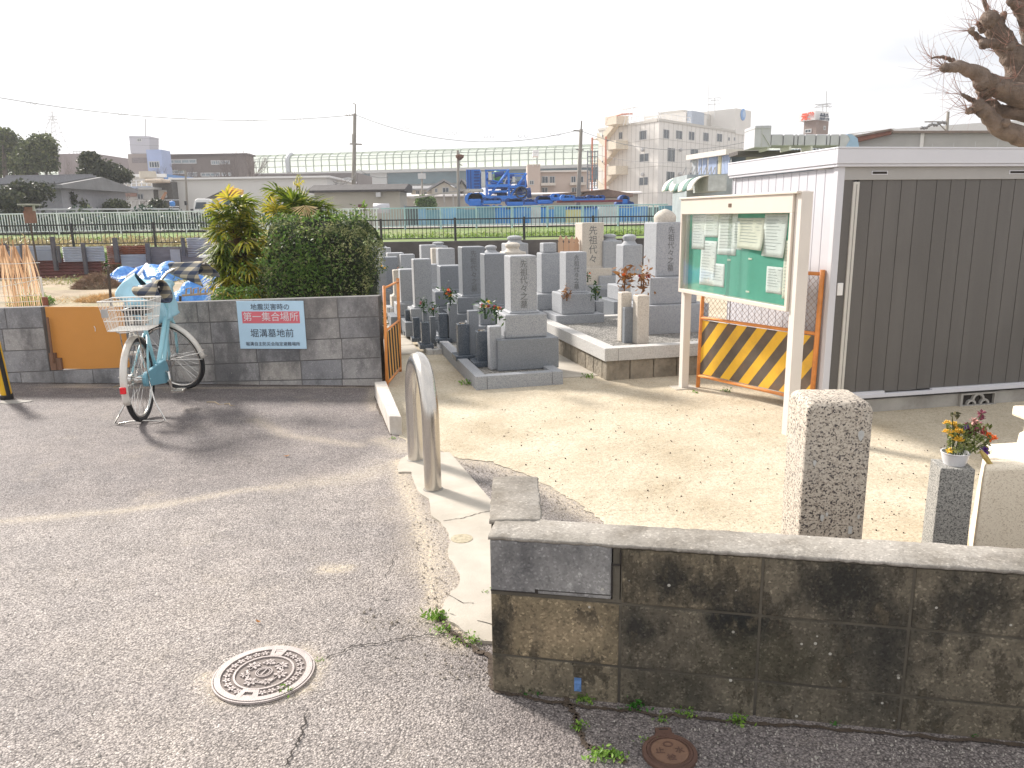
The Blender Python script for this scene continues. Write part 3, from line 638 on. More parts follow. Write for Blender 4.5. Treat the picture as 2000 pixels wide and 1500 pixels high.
# ---- weeds
def weed(px, py, size, m, label, n=40, z=0, flat=.5, asp=.45):
    p = G(px, py, z); s = size; cen = npr.normal(size=(n,3))*np.array([.42,.32,.22])*s; cen[:,2] = np.abs(cen[:,2])*1.0+.006
    cen += np.array([p.x, p.y, z]); vs, fs = leafquads(cen, s*.42, asp, up=.8); fs = list(map(tuple, fs)); vs = list(map(tuple, vs))
    q = MB(); q.v = [V(v) for v in vs]; q.f = fs; q.mi = [0]*len(fs); q.c = [rnd.random() for _ in fs]; q.uc = True
    for k in range(6):
        a = rnd.random()*6.28; q.tube([(p.x, p.y, z), (p.x+math.cos(a)*s*.3, p.y+math.sin(a)*s*.3, z+s*.22)], s*.012, 3, False)
    return tag(q.build('weed', m, org=(p.x, p.y, z)), label, 'weed', 'weeds in the cracks of the paving')
for px, py, s_, m_, lb, n in ((1037,1352,.040,m_weedd,'small dark green weed tuft nearest the corner of the foreground wall',50), (1141,1370,.045,m_weed,'leafy weed beside the blue paint mark on the foreground wall',46),
    (1241,1384,.042,m_weedd,'round dark green tuft at the wall foot under the first block joint',60), (1322,1392,.025,m_weed,'tiny pale weed at the wall foot above the rusty valve cover',20), (1346,1397,.032,m_weed,'bright green clover at the wall foot right of the valve cover hinge',36),
    (1290,1411,.028,m_weed,'little weed just above the hinge of the rusty valve cover',26), (1441,1412,.042,m_weed,'bright broad leaved weed farthest right but two along the wall foot',44), (1631,1417,.022,m_weedd,'faint low weed at the wall foot in the shaded right part',20),
    (1131,1424,.036,m_weed,'upright weed in the soil crack below the blue paint mark',40), (1170,1480,.05,m_weed,'pale spreading weed at the bend of the soil crack',50), (1205,1482,.045,m_weed,'yellowish weed left of the rusty valve cover',40), (1262,1450,.030,m_weed,'sparse weed at the upper left rim of the rusty valve cover',24),
    (852,1208,.06,m_weed,'yellow green weed against the broken edge of the concrete strip',60), (866,1235,.045,m_weed,'small weed just below the bend of the concrete strip edge',40), (924,1256,.05,m_weed,'leafy weed at the near tip of the concrete strip',40), (890,1254,.035,m_weed,'low creeping weed between road and concrete strip tip',26),
    (562,1354,.035,m_weed,'weed growing on the near right rim of the manhole cover',34), (622,1293,.022,m_weed,'tiny weed at the far right rim of the manhole cover',18), (951,1160,.03,m_weed,'small weed on the concrete strip against the wall end',24),
    (768,868-10,.03,m_weed,'small weed at the near end of the kerb stone',24), (1900,1440,.02,m_weedd,'sparse moss like weed far right at the wall foot',18), (912,752,.10,m_weed,'low weeds left of the near grave kerb',40), (1150,738,.08,m_weed,'weed patch at the foot of the stone faced grave plot',36), (1420,770-4,.06,m_weed,'small pale weed near the foot of the striped barrier',26),(1357,768,.05,m_weed,'small dry weed below the left leg of the notice board',20)):
    weed(px, py, s_, m_, lb, n)
def leaf(px, py, s, c, label, m):
    p = G(px, py); q = MB(); a = rnd.random()*6; pts = [(-s,0),(-s*.4,s*.35),(s*.4,s*.3),(s,0),(s*.4,-s*.3),(-s*.4,-s*.35)]
    q.add([(p.x+x*math.cos(a)-y*math.sin(a), p.y+x*math.sin(a)+y*math.cos(a), .008+.006*abs(x)/s) for x, y in pts]+[(p.x, p.y, .005)], [(i, (i+1)%6, 6) for i in range(6)])
    tag(q.build('dead_leaf', m, solid=.001), label, 'leaf', 'dead leaves on the road')
m_lf = mat('dry_leaf', (.5,.22,.06), .7, .3, 30, 0)
leaf(560, 893, .02, 0, 'small orange dead leaf on the middle of the asphalt', m_lf); leaf(505, 1218, .014, 0, 'small reddish dead leaf above the manhole cover', m_lf)
def twig(px0, py0, px1, py1, label, r=.004, c=m_peb):
    a, b = G(px0, py0, .006), G(px1, py1, .006); q = MB(); m_ = a.lerp(b, .5)+V((.01,.02,.006)); q.tube([a, m_, b, b+V((.03,.012,0))], [r, r, r*.6, r*.3], 5)
    tag(q.build('twig', mat('twig_bark', (.45,.35,.22), .8, .2), org=tuple(a)), label, 'twig', 'twigs lying about')
twig(404, 785, 428, 790, 'pale twig on the asphalt right of the bicycle wheel'); twig(438, 789, 450, 792, 'short pale twig fragment on the asphalt right of the bicycle'); twig(222, 756, 236, 753, 'dry stalk on the asphalt left of the bicycle')

# ---- granite gate post
m_gp = granite('granite_post', (.41,.355,.29), (.06,.05,.05), 165, .51, (.56,.50,.42), (.40,.37,.33))
gpl = fpl
def px_col(xL, xM, xR, ytop, ybase, zb=0):
    return None
a_ = G(1562, 1094); b_ = G(1697, 1102)        # nearest base edge, hidden behind the wall
ga = P(1557, 1042, a_.y); 
zg = -.02
# solve the front face from its visible top edge
Yf = 2.95
pf = [P(1566, 1042, Yf), P(1688, 1047, Yf)]; fw = pf[1].x-pf[0].x
rzp = R(2); cxp = (P(1566,1042,Yf).x+P(1688,1047,Yf).x)/2
topz = P(1630, 790, Yf).z
th = thing('granite_post', (cxp, Yf+fw/2, 0), 'speckled granite gate post with a chamfered top standing behind the foreground wall', 'post')
q = MB(); h0 = topz-.03; sp_ = fw/2; lean = .012
def sq(c, s, z, r): m_ = Matrix.Rotation(r, 3, 'Z'); return [V((c[0], c[1], 0))+m_@V((x*s, y*s, 0))+V((0,0,z)) for x, y in ((-1,-1),(1,-1),(1,1),(-1,1))]
c0 = (cxp, Yf+fw/2)
rr = R(-4)
L_ = [sq(c0, sp_*1.0, -.02, rr), sq(c0, sp_, h0, rr), sq(c0, sp_*.93, h0+.028, rr), sq(c0, sp_*.80, h0+.038, rr)]
vs = [p for l in L_ for p in l]; q.add(vs, [(3,2,1,0),(12,13,14,15)]+[(i*4+j, i*4+(j+1)%4, (i+1)*4+(j+1)%4, (i+1)*4+j) for i in range(3) for j in range(4)])
q.build('shaft', m_gp, th, bevel=.012, seg=3, smooth=True)
q = MB()
for x, y, s_ in ((1592,905,.010),(1606,1012,.012),(1615,1005,.008),(1675,1008,.008),(1680,850,.018)):
    p = P(x, y, Yf-.002); q.add([(p.x+s_*math.cos(k)*(.7+.3*math.sin(3*k)), p.y+(p.x-cxp)*math.tan(rr)-.0025, p.z+1.3*s_*math.sin(k)) for k in [i*.785 for i in range(8)]], [tuple(range(8))])
p = P(1661, 1036, Yf); q.sb(PL((p.x-.012, p.y+(p.x-cxp)*math.tan(rr)-.0), (p.x+.02, p.y+.0)), 0, .026, p.z-.012, p.z+.02, 0, .003)
q.build('pale_patches', mat('lichen_patch', (.52,.52,.50), .9, .1, 40, 0), th)
# ---- grey granite flower stand, vase and bouquet
m_gs = granite('grey_granite', (.26,.255,.24), (.09,.09,.088), 260, .5, (.40,.39,.36))
Yv = 2.93
vx0, vx1, vx2 = P(1855,1055,Yv).x, P(1897,1060,Yv).x, 0
w2 = (P(1903,920,Yv).x-P(1861,920,Yv).x)
cxv = (P(1882,1055,Yv).x); topv = P(1880, 918, Yv).z; wv = P(1911,930,Yv).x-P(1858,930,Yv).x
th = thing('flower_stand', (cxv, Yv+.06, 0), 'square grey granite flower pillar behind the wall holding the white vase', 'flower stand')
c0 = (P(1880,920,Yv).x+.002, Yv+.075)
q = MB(); sv = .064; L_ = [sq(c0, sv*1.05, -.02, R(-12)), sq(c0, sv, topv, R(-12))]
q.add([p for l in L_ for p in l], [(3,2,1,0),(4,5,6,7)]+[(j, (j+1)%4, 4+(j+1)%4, 4+j) for j in range(4)]); q.build('pillar', m_gs, th, bevel=.003)
vzc = V((c0[0]+.006, c0[1], topv)); vt = thing('flower_vase', vzc, 'white metal cup vase sitting on the grey granite flower pillar', 'vase')
q = MB(); q.lathe(vzc, [(.040,0.001),(.047,.022),(.052,.048),(.055,.050),(.055,.053),(.050,.053),(.046,.03),(.001,.03)], 28); q.build('cup', mat('vase_white', (.66,.66,.68), .35, .03, 5, 0), vt, smooth='auto')
m_pg = leafmat('bouquet_green', (.07,.10,.025), (.17,.21,.06), (.32,.32,.13), 30, .3)
def bloom(px, py, s, m, par, dy=0.0, n=14, kind=0):
    p = P(px, py, vzc.y+dy); q = MB()
    for k in range(n):
        a = k*2.4; e = 1.2*(k/n)+.15 if kind == 0 else rnd.uniform(-1.3, 1.3)
        d_ = V((math.cos(a)*math.cos(e), math.sin(a)*math.cos(e), math.sin(e))); u_ = d_.cross(V((0,0,1))).normalized(); t_ = p+d_*s
        q.add([p, p+d_*s*.6+u_*s*.3, t_, p+d_*s*.6-u_*s*.3], [(0,1,2,3)])
    return q.build('flower', m, par, solid=.0015)
bt = thing('flower_bouquet', vzc+V((0,0,.03)), 'wilting bouquet of yellow, purple, red and orange flowers in the white cup vase', 'flowers')
m_ye, m_pu, m_re, m_or, m_ma, m_pi = (mat(n_, c_, .6, .25, 60, 0) for n_, c_ in (('yellow_petal', (.80,.50,.05)), ('purple_petal', (.13,.03,.30)), ('red_petal', (.50,.04,.07)), ('orange_petal', (.78,.17,.02)), ('maroon_petal', (.20,.04,.07)), ('pink_petal', (.5,.25,.22))))
for px, py, s_, m_, dy, kd in ((1850,829,.020,m_ye,-.01,0),(1863,831,.020,m_ye,.01,0),(1848,845,.018,m_ye,-.01,0),(1858,846,.018,m_ye,-.02,1),(1874,846,.022,m_ye,-.02,0),(1872,862,.026,m_ye,-.03,0),(1854,880,.016,m_ye,-.05,1),(1866,838,.016,m_ye,0,1),
    (1889,838,.03,m_ma,.02,1),(1905,832,.032,m_ma,.02,1),(1896,846,.03,m_ma,.01,1),(1902,824,.022,m_pi,.0,1),(1917,808,.020,m_ma,.02,1),(1917,815,.016,m_ma,.02,1),(1922,838,.014,m_re,0,1),(1918,846,.013,m_re,-.01,1),(1930,852,.020,m_or,-.02,0),(1940,858,.020,m_or,0,0),(1934,856,.018,m_or,-.01,1),(1924,880,.022,m_pu,-.03,1),(1886,834,.014,m_pu,0,1)):
    bloom(px, py, s_, m_, bt, dy, 16, kd)
cen = []
for k in range(420):
    t_ = rnd.random(); px = 1850+85*rnd.random(); py = 886-58*rnd.random()**.8; p = P(px, py, vzc.y+rnd.uniform(-.05,.05)); cen.append(p)
vs, fs = leafquads(np.array([tuple(p) for p in cen]), .026, .42); rawmesh('foliage', vs, fs, m_pg, bt, rv=npr.random(len(fs)))
q = MB()
for px, py in ((1850,829),(1863,831),(1874,846),(1860,805),(1917,808),(1905,832),(1930,852),(1940,858),(1889,838),(1895,860),(1870,865),(1925,870)):
    p = P(px, py, vzc.y); b0 = vzc+V(((p.x-vzc.x)*.3, 0, .03)); q.tube([b0, b0.lerp(p, .5)+V((0,.0,.01)), p], .0022, 4)
q.build('stems', m_pg, bt)
vs, fs = leafquads(np.array([tuple(P(1858+rnd.random()*14, 806+rnd.random()*12, vzc.y)) for _ in range(16)]), .026, .55); rawmesh('withered_leaf', vs, fs, leafmat('withered', (.10,.11,.06),(.20,.18,.10),None,20,.1), bt, rv=npr.random(len(fs)))
q = MB(); p = P(1922, 893, vzc.y-.03); 
q.tube([P(1915,880,vzc.y-.05), P(1924,892,vzc.y-.06), P(1934,906,vzc.y-.06), P(1940,906,vzc.y-.06)], [.006,.012,.009,.002], 6); q.build('drooping_leaf', mat('dry_drooping', (.45,.33,.10), .7, .3, 30, 0), bt)
# ---- pale granite block with lantern base at the right edge
m_pgr = granite('pale_granite', (.72,.63,.50), (.50,.42,.32), 230, .42, (.80,.72,.58))
q = MB(); ys = 2.90; x0 = P(1903, 1060, ys).x; zt_ = P(1940, 912, ys).z
q.hexa([(x0,ys,-.02),(x0+.9,ys+.05,-.02),(x0+.95,ys+.6,-.02),(x0+.32,ys+.55,-.02)], [(x0+.012,ys+.01,zt_),(x0+.9,ys+.05,zt_),(x0+.9,ys+.42,zt_),(x0+.20,ys+.32,zt_)])
tag(q.build('stone_block', m_pgr, bevel=.02, seg=3, smooth=True), 'big pale granite block cut off by the right edge of the photo', 'stone')
lp = V((P(2012, 880, 3.35).x, 3.35, 0)); th = thing('stone_lantern', lp, 'pale stone lantern cut off at the right edge behind the flower pillar', 'lantern')
zl0 = P(2000, 895, 3.35).z; zl1 = P(2000, 850, 3.35).z; zl2 = P(2000, 818, 3.35).z; zl3 = P(2000, 798, 3.35).z
q = MB(); q.lathe(lp, [(.10,-.02),(.10,zl0-.12),(.07,zl0-.1),(.04,zl0-.02),(.055,(zl0+zl1)/2),(.05,zl1),(.038,zl1+.01)], 20); q.build('stem', m_pgr, th, smooth='auto')
q = MB(); q.lathe(lp, [(.035,zl1+.01),(.035,zl2)], 16); q.build('neck', m_pgr, th); q = MB(); q.box((lp.x, lp.y, (zl2+zl3)/2), (.13,.13,zl3-zl2)); q.build('cap', m_pgr, th, bevel=.01)

# ---- yellow and black pole at the left edge
yb = G(14, 779); yt = P(-14, 660, yb.y-.15)
th = thing('marker_pole', yb, 'leaning yellow pole with a black base at the left edge of the road', 'pole')
q = MB(); q.tube([yb+V((0,0,.03)), yt], .045, 20); q.build('pole', mat('yellow_pole', (.85,.50,.02), .35, .05), th, smooth=True, bevel=.001)
q = MB(); q.tube([yb+V((0,0,-.02)), yb+(yt-yb).normalized()*.05], .052, 20); q.build('base_sleeve', m_black, th, smooth=True, bevel=.004)
d_ = (yt-yb).normalized(); q = MB()
q.tube([yb+d_*.03+V((.035,-.02,0)), yt+V((.035,-.02,0))], .018, 10); q.build('black_stripe', m_black, th)
q = MB(); p = G(22, 786); q.prism(jag([p+V((.16*math.cos(a)*(1+.2*math.sin(3*a)), .07*math.sin(a), 0)) for a in [i*.5236 for i in range(13)]], .012, 2, 3)[:-1], -.01, .006); q.build('mortar_foot', m_conc2, th)
# ================================================================ SHED, BOARD, BARRIERS
m_lil = mat('lilac_steel', (.56,.56,.60), .38, .03, 3, .03, 40)
m_lilw = mat('shed_trim', (.60,.60,.64), .35, .03, 3, 0)
def panelmat(name, c, sh=0):
    t = NT(name); n = t.noise(300, 2, .6); col = t.mix(t.ramp(n, (.35, 0.), (.65, 1.)), sc_(c, .84), sc_(c, 1.16)); col = t.mix(t.ramp(t.noise(1.4, 6, .65, t.mapped((4,4,.35))), (.4, 0.), (.72, .7)), col, sc_(c, 1.35)); col = t.mix(t.ramp(t.noise(1.1, 5, .6), (.5, 0.), (.8, .5)), col, sc_(c, .75))
    return t.fin(col, .5, t.bump(t.noise(400, 2), .25, .002))
m_dkp = panelmat('dark_panel', (.105,.098,.092))
SA = G(1602, 815); SB = G(2003, 786); shp = PL(SA, SB); e = shp.d; 
sv_ = V((-e.y, e.x, 0)); E0, E1 = -.0, shp.len+1.0
ztop = shp.sz(1642, 291)[1]; zfb = shp.sz(1642, 326)[1]; zdt = shp.sz(1900, 350)[1]; zdb = shp.sz(1850, 758)[1]; zsill = shp.sz(1850, 772)[1]
DEP = 1.55
th = thing('storage_shed', SA, 'pale lilac steel storage shed with dark grey door panels on a concrete base', 'shed')
q = MB(); q.obox(SA+e*.03+sv_*.03, e*(E1-.06), sv_*(DEP-.06), V((0,0,zsill-.0))); q.build('base', m_conc2, th, bevel=.004)
q = MB(); # corner posts and side wall with ribs
q.obox(SA+V((0,0,zsill)), e*.055, sv_*.05, V((0,0,zfb-zsill))); q.build('corner_post', m_lilw, th, bevel=.004); q = MB(); q.obox(SA+sv_*(DEP-.05)+V((0,0,zsill)), e*.05, sv_*.05, V((0,0,zfb-zsill))); q.build('corner_post', m_lilw, th, bevel=.004)
nr = 13; stp = (DEP-.1)/nr
q = MB()
for k in range(nr):
    o = SA+sv_*(.05+stp*k)+V((0,0,zsill)); q.obox(o+e*.008+sv_*.003, e*.02, sv_*(stp-.006), V((0,0,zfb-zsill-.005)))
q.obox(SA+sv_*.05+e*.02+V((0,0,zsill)), e*.015, sv_*(DEP-.1), V((0,0,zfb-zsill-.008))); q.build('side_wall', m_lil, th, bevel=.0025)
q = MB(); q.obox(SA+sv_*DEP+V((0,0,zsill)), e*E1, sv_*-.02, V((0,0,zfb-zsill))); q.obox(SA+e*E1+V((0,0,zsill)), e*-.02, sv_*DEP, V((0,0,zfb-zsill))); q.build('back_wall', m_lil, th)
q = MB(); ov = .035; hh = ztop-zfb
q.obox(SA-e*ov-sv_*ov+V((0,0,zfb+.02)), e*(E1+2*ov), sv_*.03, V((0,0,hh-.02))); q.obox(SA-e*ov+sv_*(-ov+.03)+V((0,0,zfb+.0201)), e*.03, sv_*(DEP+ov), V((0,0,hh-.0202)))
q.obox(SA-e*(ov-.008)-sv_*(ov-.008)+V((0,0,zfb)), e*(E1+2*ov-.016), sv_*.03, V((0,0,.0195))); q.obox(SA-e*(ov-.008)+sv_*(-ov+.04)+V((0,0,zfb)), e*.03, sv_*(DEP+ov-.02), V((0,0,.0193)))
q.obox(SA-e*(ov+.004)-sv_*(ov+.004)+V((0,0,ztop)), e*(E1+2*ov+.008), sv_*.03, V((0,0,.012))); q.obox(SA-e*(ov+.004)+sv_*(-ov+.0262)+V((0,0,ztop)), e*.03, sv_*(DEP+ov), V((0,0,.0118)))
q.build('fascia', m_lilw, th, bevel=.003)
q = MB(); q.obox(SA+V((0,0,ztop-.05)), e*E1, sv_*DEP, V((0,0,.03))); q.build('roof', m_lilw, th)
q = MB(); q.sb(shp, .055, E1, zdt, zfb, -.03, -.006); q.build('door_header', mat('header_grey', (.36,.35,.34), .45, .04), th, bevel=.002)
for x0, x1 in ((1703, 1735), (1972, 2010)):
    s0, s1 = shp.sz(x0, 336)[0], shp.sz(x1, 336)[0]; q = MB(); zc = (zdt+zfb)/2+.004; q.sb(shp, s0, s1, zc-.014, zc+.014, -.006, -.002); v_ = q.build('vent', m_lilw, th, bevel=.001)
    q = MB(); q.sb(shp, s0+.008, s1-.008, zc-.008, zc+.008, -.002, -.001); q.build('vent_slot', m_crack, v_)
# dark panels with grooves (fixed strip, then sliding doors)
s_l = shp.sz(1641, 500)[0]; rail = shp.sz(1657, 500)[0]
q = MB(); q.sb(shp, .056, rail-.0, zsill, zdt, -.03, -.012); q.build('fixed_panel', m_dkp, th)
def sat(x): return shp.sz(x, 560)[0]
gx = [1664, 1690, 1718, 1746, 1775, 1813, 1840, 1868, 1895, 1936, 1962, 1990]
ga_ = [sat(x) for x in gx]; st3 = .125
while ga_[-1] < E1-.15: ga_.append(ga_[-1]+st3)
gr = [(ga_[0]+.002, ga_[5])]
k0 = 0
for d0, d1, nm in ((0, 5, 0), (5, 9, 0), (9, len(ga_)-1, 0)):
    q = MB()
    for a, b in zip(ga_[d0:d1+1][:-1], ga_[d0:d1+1][1:]): q.sb(shp, a+.0022, b-.0022, zdb+.004*(d0 > 0), zdt, -.03, -.018)
    q.sb(shp, ga_[d0]+.001, ga_[d1]-.001, zdb+.001, zdt-.001, -.04, -.0235)
    dr_ = q.build('door_panel', m_dkp, th, bevel=.0015)
q = MB(); zr0_ = zsill; q.sb(shp, rail, ga_[0], zsill+.01, zdt-.012, -.03, -.001); q.build('handle_strip', mat('aluminium_strip', (.56,.54,.50), .4, .04), th, bevel=.004)
q = MB(); q.sb(shp, (rail+ga_[0])/2-.003, (rail+ga_[0])/2+.003, zsill+.02, zdt-.03, -.004, .0005); q.build('handle_groove', mat('strip_groove', (.25,.24,.22), .5), th)
q = MB(); q.sb(shp, .056, E1, zdb-.035, zdb-.006, -.02, .012); q.sb(shp, .056, ga_[3], zdb-.008, zdb+.012, -.02, .004); q.sb(shp, ga_[6], E1, zdb-.006, zdb+.006, -.02, .006); q.build('door_sill', m_lilw, th, bevel=.002)
a, z = shp.sz(1641, 565); q = MB(); q.sb(shp, a-.022, a+.022, z-.045, z+.045, -.012, .002); sw = q.build('switch_plate', m_white, th, bevel=.003)
q = MB(); q.sb(shp, a-.012, a+.012, z-.016, z+.018, .002, .006); q.build('switch_button', m_white, sw, bevel=.002)
# scalloped vent block in the base
a0, zb0 = shp.sz(1880, 795); a1, zb1 = shp.sz(1944, 768); vb = MB(); vb.sb(shp, a0, a1, zb0+.008, zb1, -.05, -.0265); v_ = vb.build('vent_recess', m_crack, th)
q = MB(); cx = (a0+a1)/2; wv_ = (a1-a0)/2; hv = zb1-zb0
def arc(q, c, z, r0, r1, t0, t1, n=12, a=0, b=math.pi):
    for i in range(n):
        p, s_ = a+(b-a)*i/n, a+(b-a)*(i+1)/n
        pts = [shp.pt(c+r*math.cos(t), z+r*math.sin(t), t0) for r, t in ((r0,p),(r1,p),(r1,s_),(r0,s_))]
        q.ext(pts, shp.n*(t1-t0))
arc(q, cx, zb0+.048, .038, .055, -.0265, -.004); arc(q, cx-wv_*.42, zb0+.012, .026, .042, -.0265, -.004); arc(q, cx+wv_*.42, zb0+.012, .026, .042, -.0265, -.004)
q.sb(shp, a0-.02, a0, zb0, zb1+.012, -.03, -.003); q.sb(shp, a1, a1+.02, zb0, zb1+.012, -.03, -.003); q.sb(shp, a0, a1, zb0-.006, zb0+.010, -.03, -.0035); q.sb(shp, a0, a1, zb1, zb1+.012, -.03, -.0035); q.build('vent_block', m_conc2, th)

# ---- notice board
NA, NB = G(1320, 757), G(1545, 856); npl = PL(NA, NB); nd = npl.d
th = thing('notice_board', (NA+NB)/2, 'cream metal notice board with green backing, pinned papers and glass doors', 'notice board')
m_crm = mat('cream_metal', (.66,.59,.52), .4, .04, 3, .03, 50); m_crm2 = mat('cream_post', (.68,.63,.58), .4, .04, 3, .03, 50)
ztb = npl.sz(1340, 390)[1]; zbb = npl.sz(1336, 571)[1]
ztr = npl.sz(1545, 378)[1]
bL = npl.sz(1331, 480)[0]; bR = npl.sz(1548, 480)[0]
for s_, w_ in ((bL-.012, .062), (bR+.005, .062)):
    q = MB(); q.sb(npl, s_, s_+w_, -.02, ztr+.01 if s_ > .5 else ztb-.05, -.085, -.02 if s_ < .5 else .0); q.build('post', m_crm2, th, bevel=.003)
q = MB(); p = npl.pt(bL+.02, 0, -.05); q.box((p.x, p.y, .004), (.2, .16, .012), .2); q.build('footing', m_conc, th)
zc1, zc0 = (ztb+ztr)/2, zbb
q = MB(); q.sb(npl, bL, bR, zc0, zc1, -.075, -.055); q.build('back_sheet', m_crm2, th)
q = MB(); fr = .022; hd = npl.sz(1440, 384)[1]-npl.sz(1440, 417)[1]
for a0, a1, z0, z1, t0, t1 in ((bL, bR, zc1-hd, zc1, -.055, .018), (bL, bR, zc0, zc0+.03, -.055, .018), (bL, bL+fr, zc0+.03, zc1-hd, -.055, .0175), (bR-fr*1.3, bR, zc0+.03, zc1-hd, -.055, .0175), (bL-.01, bR+.055, zc1, zc1+.016, -.07, .03)): q.sb(npl, a0, a1, z0, z1, t0, t1)
q.build('frame', m_crm, th, bevel=.003)
q = MB(); q.sb(npl, bL+fr, bR-fr, zc0+.03, zc1-hd, -.055, -.045); q.build('green_backing', mat('green_felt', (.14,.46,.35), .9, .06, 6, .1, 200), th)
a, z = npl.sz(1430, 401); q = MB(); q.sb(npl, a-.02, a+.02, z-.013, z+.013, .018, .021); q.build('name_plate', mat('brown_plate', (.13,.08,.05), .5), th)
m_pap = mat('paper', (.86,.88,.86), .8, .05, 12, 0); m_papy = mat('cream_paper', (.88,.86,.74), .8, .05, 12, 0); m_line = mat('print_grey', (.40,.43,.43), .8, .1)
def paper(x0, y0, x1, y1, m, curl=0, skew=0):
    a0, zt_ = npl.sz(x0, y0); a1, zb_ = npl.sz(x1, y1); q = MB()
    q.grid(lambda u, v: npl.pt(a0+(a1-a0)*u+skew*(1-v), zb_+(zt_-zb_)*v + (curl*.35*(1-v)*(1-u)), -.042+curl*(1-v)**2*(.4+.6*u)+.0015*math.sin(u*9+v*3)), 8, 8)
    o = q.build('paper', m, th, smooth=True, solid=.0006)
    q = MB(); hgt = zt_-zb_; n = max(3, int(hgt/.026))
    for k in range(n):
        zz = zt_-.022-(hgt-.05)*k/n; u1 = rnd.uniform(.6, .92); v = (zz-zb_)/hgt
        pts = [(a0+(a1-a0)*u+skew*(1-v), zz+curl*.35*(1-v)*(1-u), -.0405+curl*(1-v)**2*(.4+.6*u)+.0015*math.sin(u*9+v*3)) for u in (.1, u1*.5, u1)]
        for p0, p1 in zip(pts[:-1], pts[1:]): q.add([npl.pt(*p0), npl.pt(*p1), npl.pt(p1[0], p1[1]+.004, p1[2]), npl.pt(p0[0], p0[1]+.004, p0[2])], [(0,1,2,3)])
    q.build('printed_lines', m_line, o)
for a_ in ((1344,420,1367,488,m_pap,0,0),(1368,416,1394,464,m_pap,0,0),(1362,470,1388,560,m_pap,0,-.02),(1396,418,1428,500,m_pap,0,-.01),(1432,426,1480,490,m_papy,.03,.02),(1484,418,1524,505,m_pap,.015,-.01),(1382,514,1404,562,m_pap,0,0),(1488,520,1516,576,m_pap,0,0),(1523,470,1534,586,m_papy,0,0),(1424,432,1438,488,m_pap,.0,0)): paper(*a_)
for x, y in ((1455,506),(1450,570),(1414,508)):
    a, z = npl.sz(x, y); q = MB(); q.sb(npl, a-.022, a+.022, z-.006, z+.006, -.045, -.040); q.build('magnet_strip', m_papy, th, bevel=.001)
for a0, a1, t_ in ((bL+fr, (bL+bR)/2+.02, .004), ((bL+bR)/2-.02, bR-fr*1.3, .010)):
    q = MB(); q.sb(npl, a0, a1, zc0+.03, zc1-hd, t_-.002, t_+.001); q.build('glass_door', glassmat('board_glass', (.97,.99,.985), .0), th)
q = MB(); a, z = npl.sz(1419, 577); q.sb(npl, a-.008, a+.008, z-.004, z+.006, .0185, .022); q.build('lock', m_iron, th)

# ---- striped barriers
def stripemat(name, ya, ka, dirty):
    return mat(name+'_y', ya, .5, .08, 6, .1, 60, dirt=(.35,.17,.05), da=dirty), mat(name+'_k', ka, .6, .2, 10, .2, 60, dirt=(.22,.11,.05), da=dirty)
def clip(poly, f):                       # keep f(p) >= 0
    o = []
    for i in range(len(poly)):
        a, b = poly[i], poly[(i+1)%len(poly)]; fa, fb = f(a), f(b)
        if fa >= 0: o.append(a)
        if fa*fb < 0: t = fa/(fa-fb); o.append((a[0]+(b[0]-a[0])*t, a[1]+(b[1]-a[1])*t))
    return o
m_y, m_k = stripemat('barrier', (.80,.46,.035), (.115,.09,.07), .55)
m_yo, m_ko = stripemat('barrier_old', (.80,.40,.07), (.025,.022,.024), .15); m_ko.node_tree.nodes['Principled BSDF'].inputs['Roughness'].default_value = .95
def barrier(th, base, dx, up, W, Hh, pz0, pz1, n, sh, my, mk, wire=True, r=.018, t=.02, flip=1, fr=.5):
    """dx: unit vector along, up: unit vector up the frame"""
    nn = dx.cross(up).normalized(); 
    if nn.dot(CAM-base) < 0: nn = -nn
    X = lambda a, z, q_=0: base+dx*a+up*z+nn*q_
    q = MB(); q.tube([X(0,-.02), X(0,Hh-.01)], r, 8); q.build('leg', m_orange, th, smooth=True); q = MB(); q.tube([X(W,-.02), X(W,Hh)], r*1.1, 8); q.build('leg', m_orange, th, smooth=True)
    for z in (pz0-.02, pz1+.02, Hh-.03):
        q = MB(); q.tube([X(0,z,.004), X(W,z,.004)], r*.75, 8); q.build('rail', m_orange, th, smooth=True)
    rect = [(r, pz0), (W-r, pz0), (W-r, pz1), (r, pz1)]
    qy, qk = MB(), MB(); per = (W+sh)/n
    for k in range(-4, int(2*n)+4):
        x0 = -abs(sh)+(k//2)*per+(k % 2)*per*fr; wd_ = per*(fr if k % 2 == 0 else 1-fr); f0 = lambda p: (p[0]-(x0+flip*sh*(p[1]-pz0)/(pz1-pz0))); f1_ = lambda p: -(p[0]-(x0+wd_+flip*sh*(p[1]-pz0)/(pz1-pz0)))
        c = clip(clip(rect, f0), f1_)
        if len(c) > 2: (qy if k % 2 == 0 else qk).ext([X(a, z, .0) for a, z in c], nn*(.0035 if k % 2 == 0 else .003))
    pk = qk.build('striped_panel', mk, th); qy.build('yellow_stripes', my, pk)
    if wire:
        q = MB(); s = .05
        for k in range(-20, int(W/s)+20):
            for sg in (1, -1):
                seg = clip([(0,pz1+.03),(W,pz1+.03),(W,Hh-.03),(0,Hh-.03)], lambda p: p[0]-(k*s+sg*(p[1]-pz1))) 
                L2 = Hh-.06-pz1; xa, xb = k*s, k*s+sg*L2
                za, zb = pz1+.03, Hh-.03
                if (xa < 0 and xb < 0) or (xa > W and xb > W): continue
                def cl(x): return min(max(x, 0), W)
                ta, tb = (cl(xa)-xa)/(xb-xa), (cl(xb)-xa)/(xb-xa)
                if abs(tb-ta) < .02: continue
                q.tube([X(cl(xa), za+(zb-za)*ta), X(cl(xb), za+(zb-za)*tb)], .0016, 3, False)
        q.build('wire_mesh', mat('rusty_wire', (.22,.13,.09), .7), th)
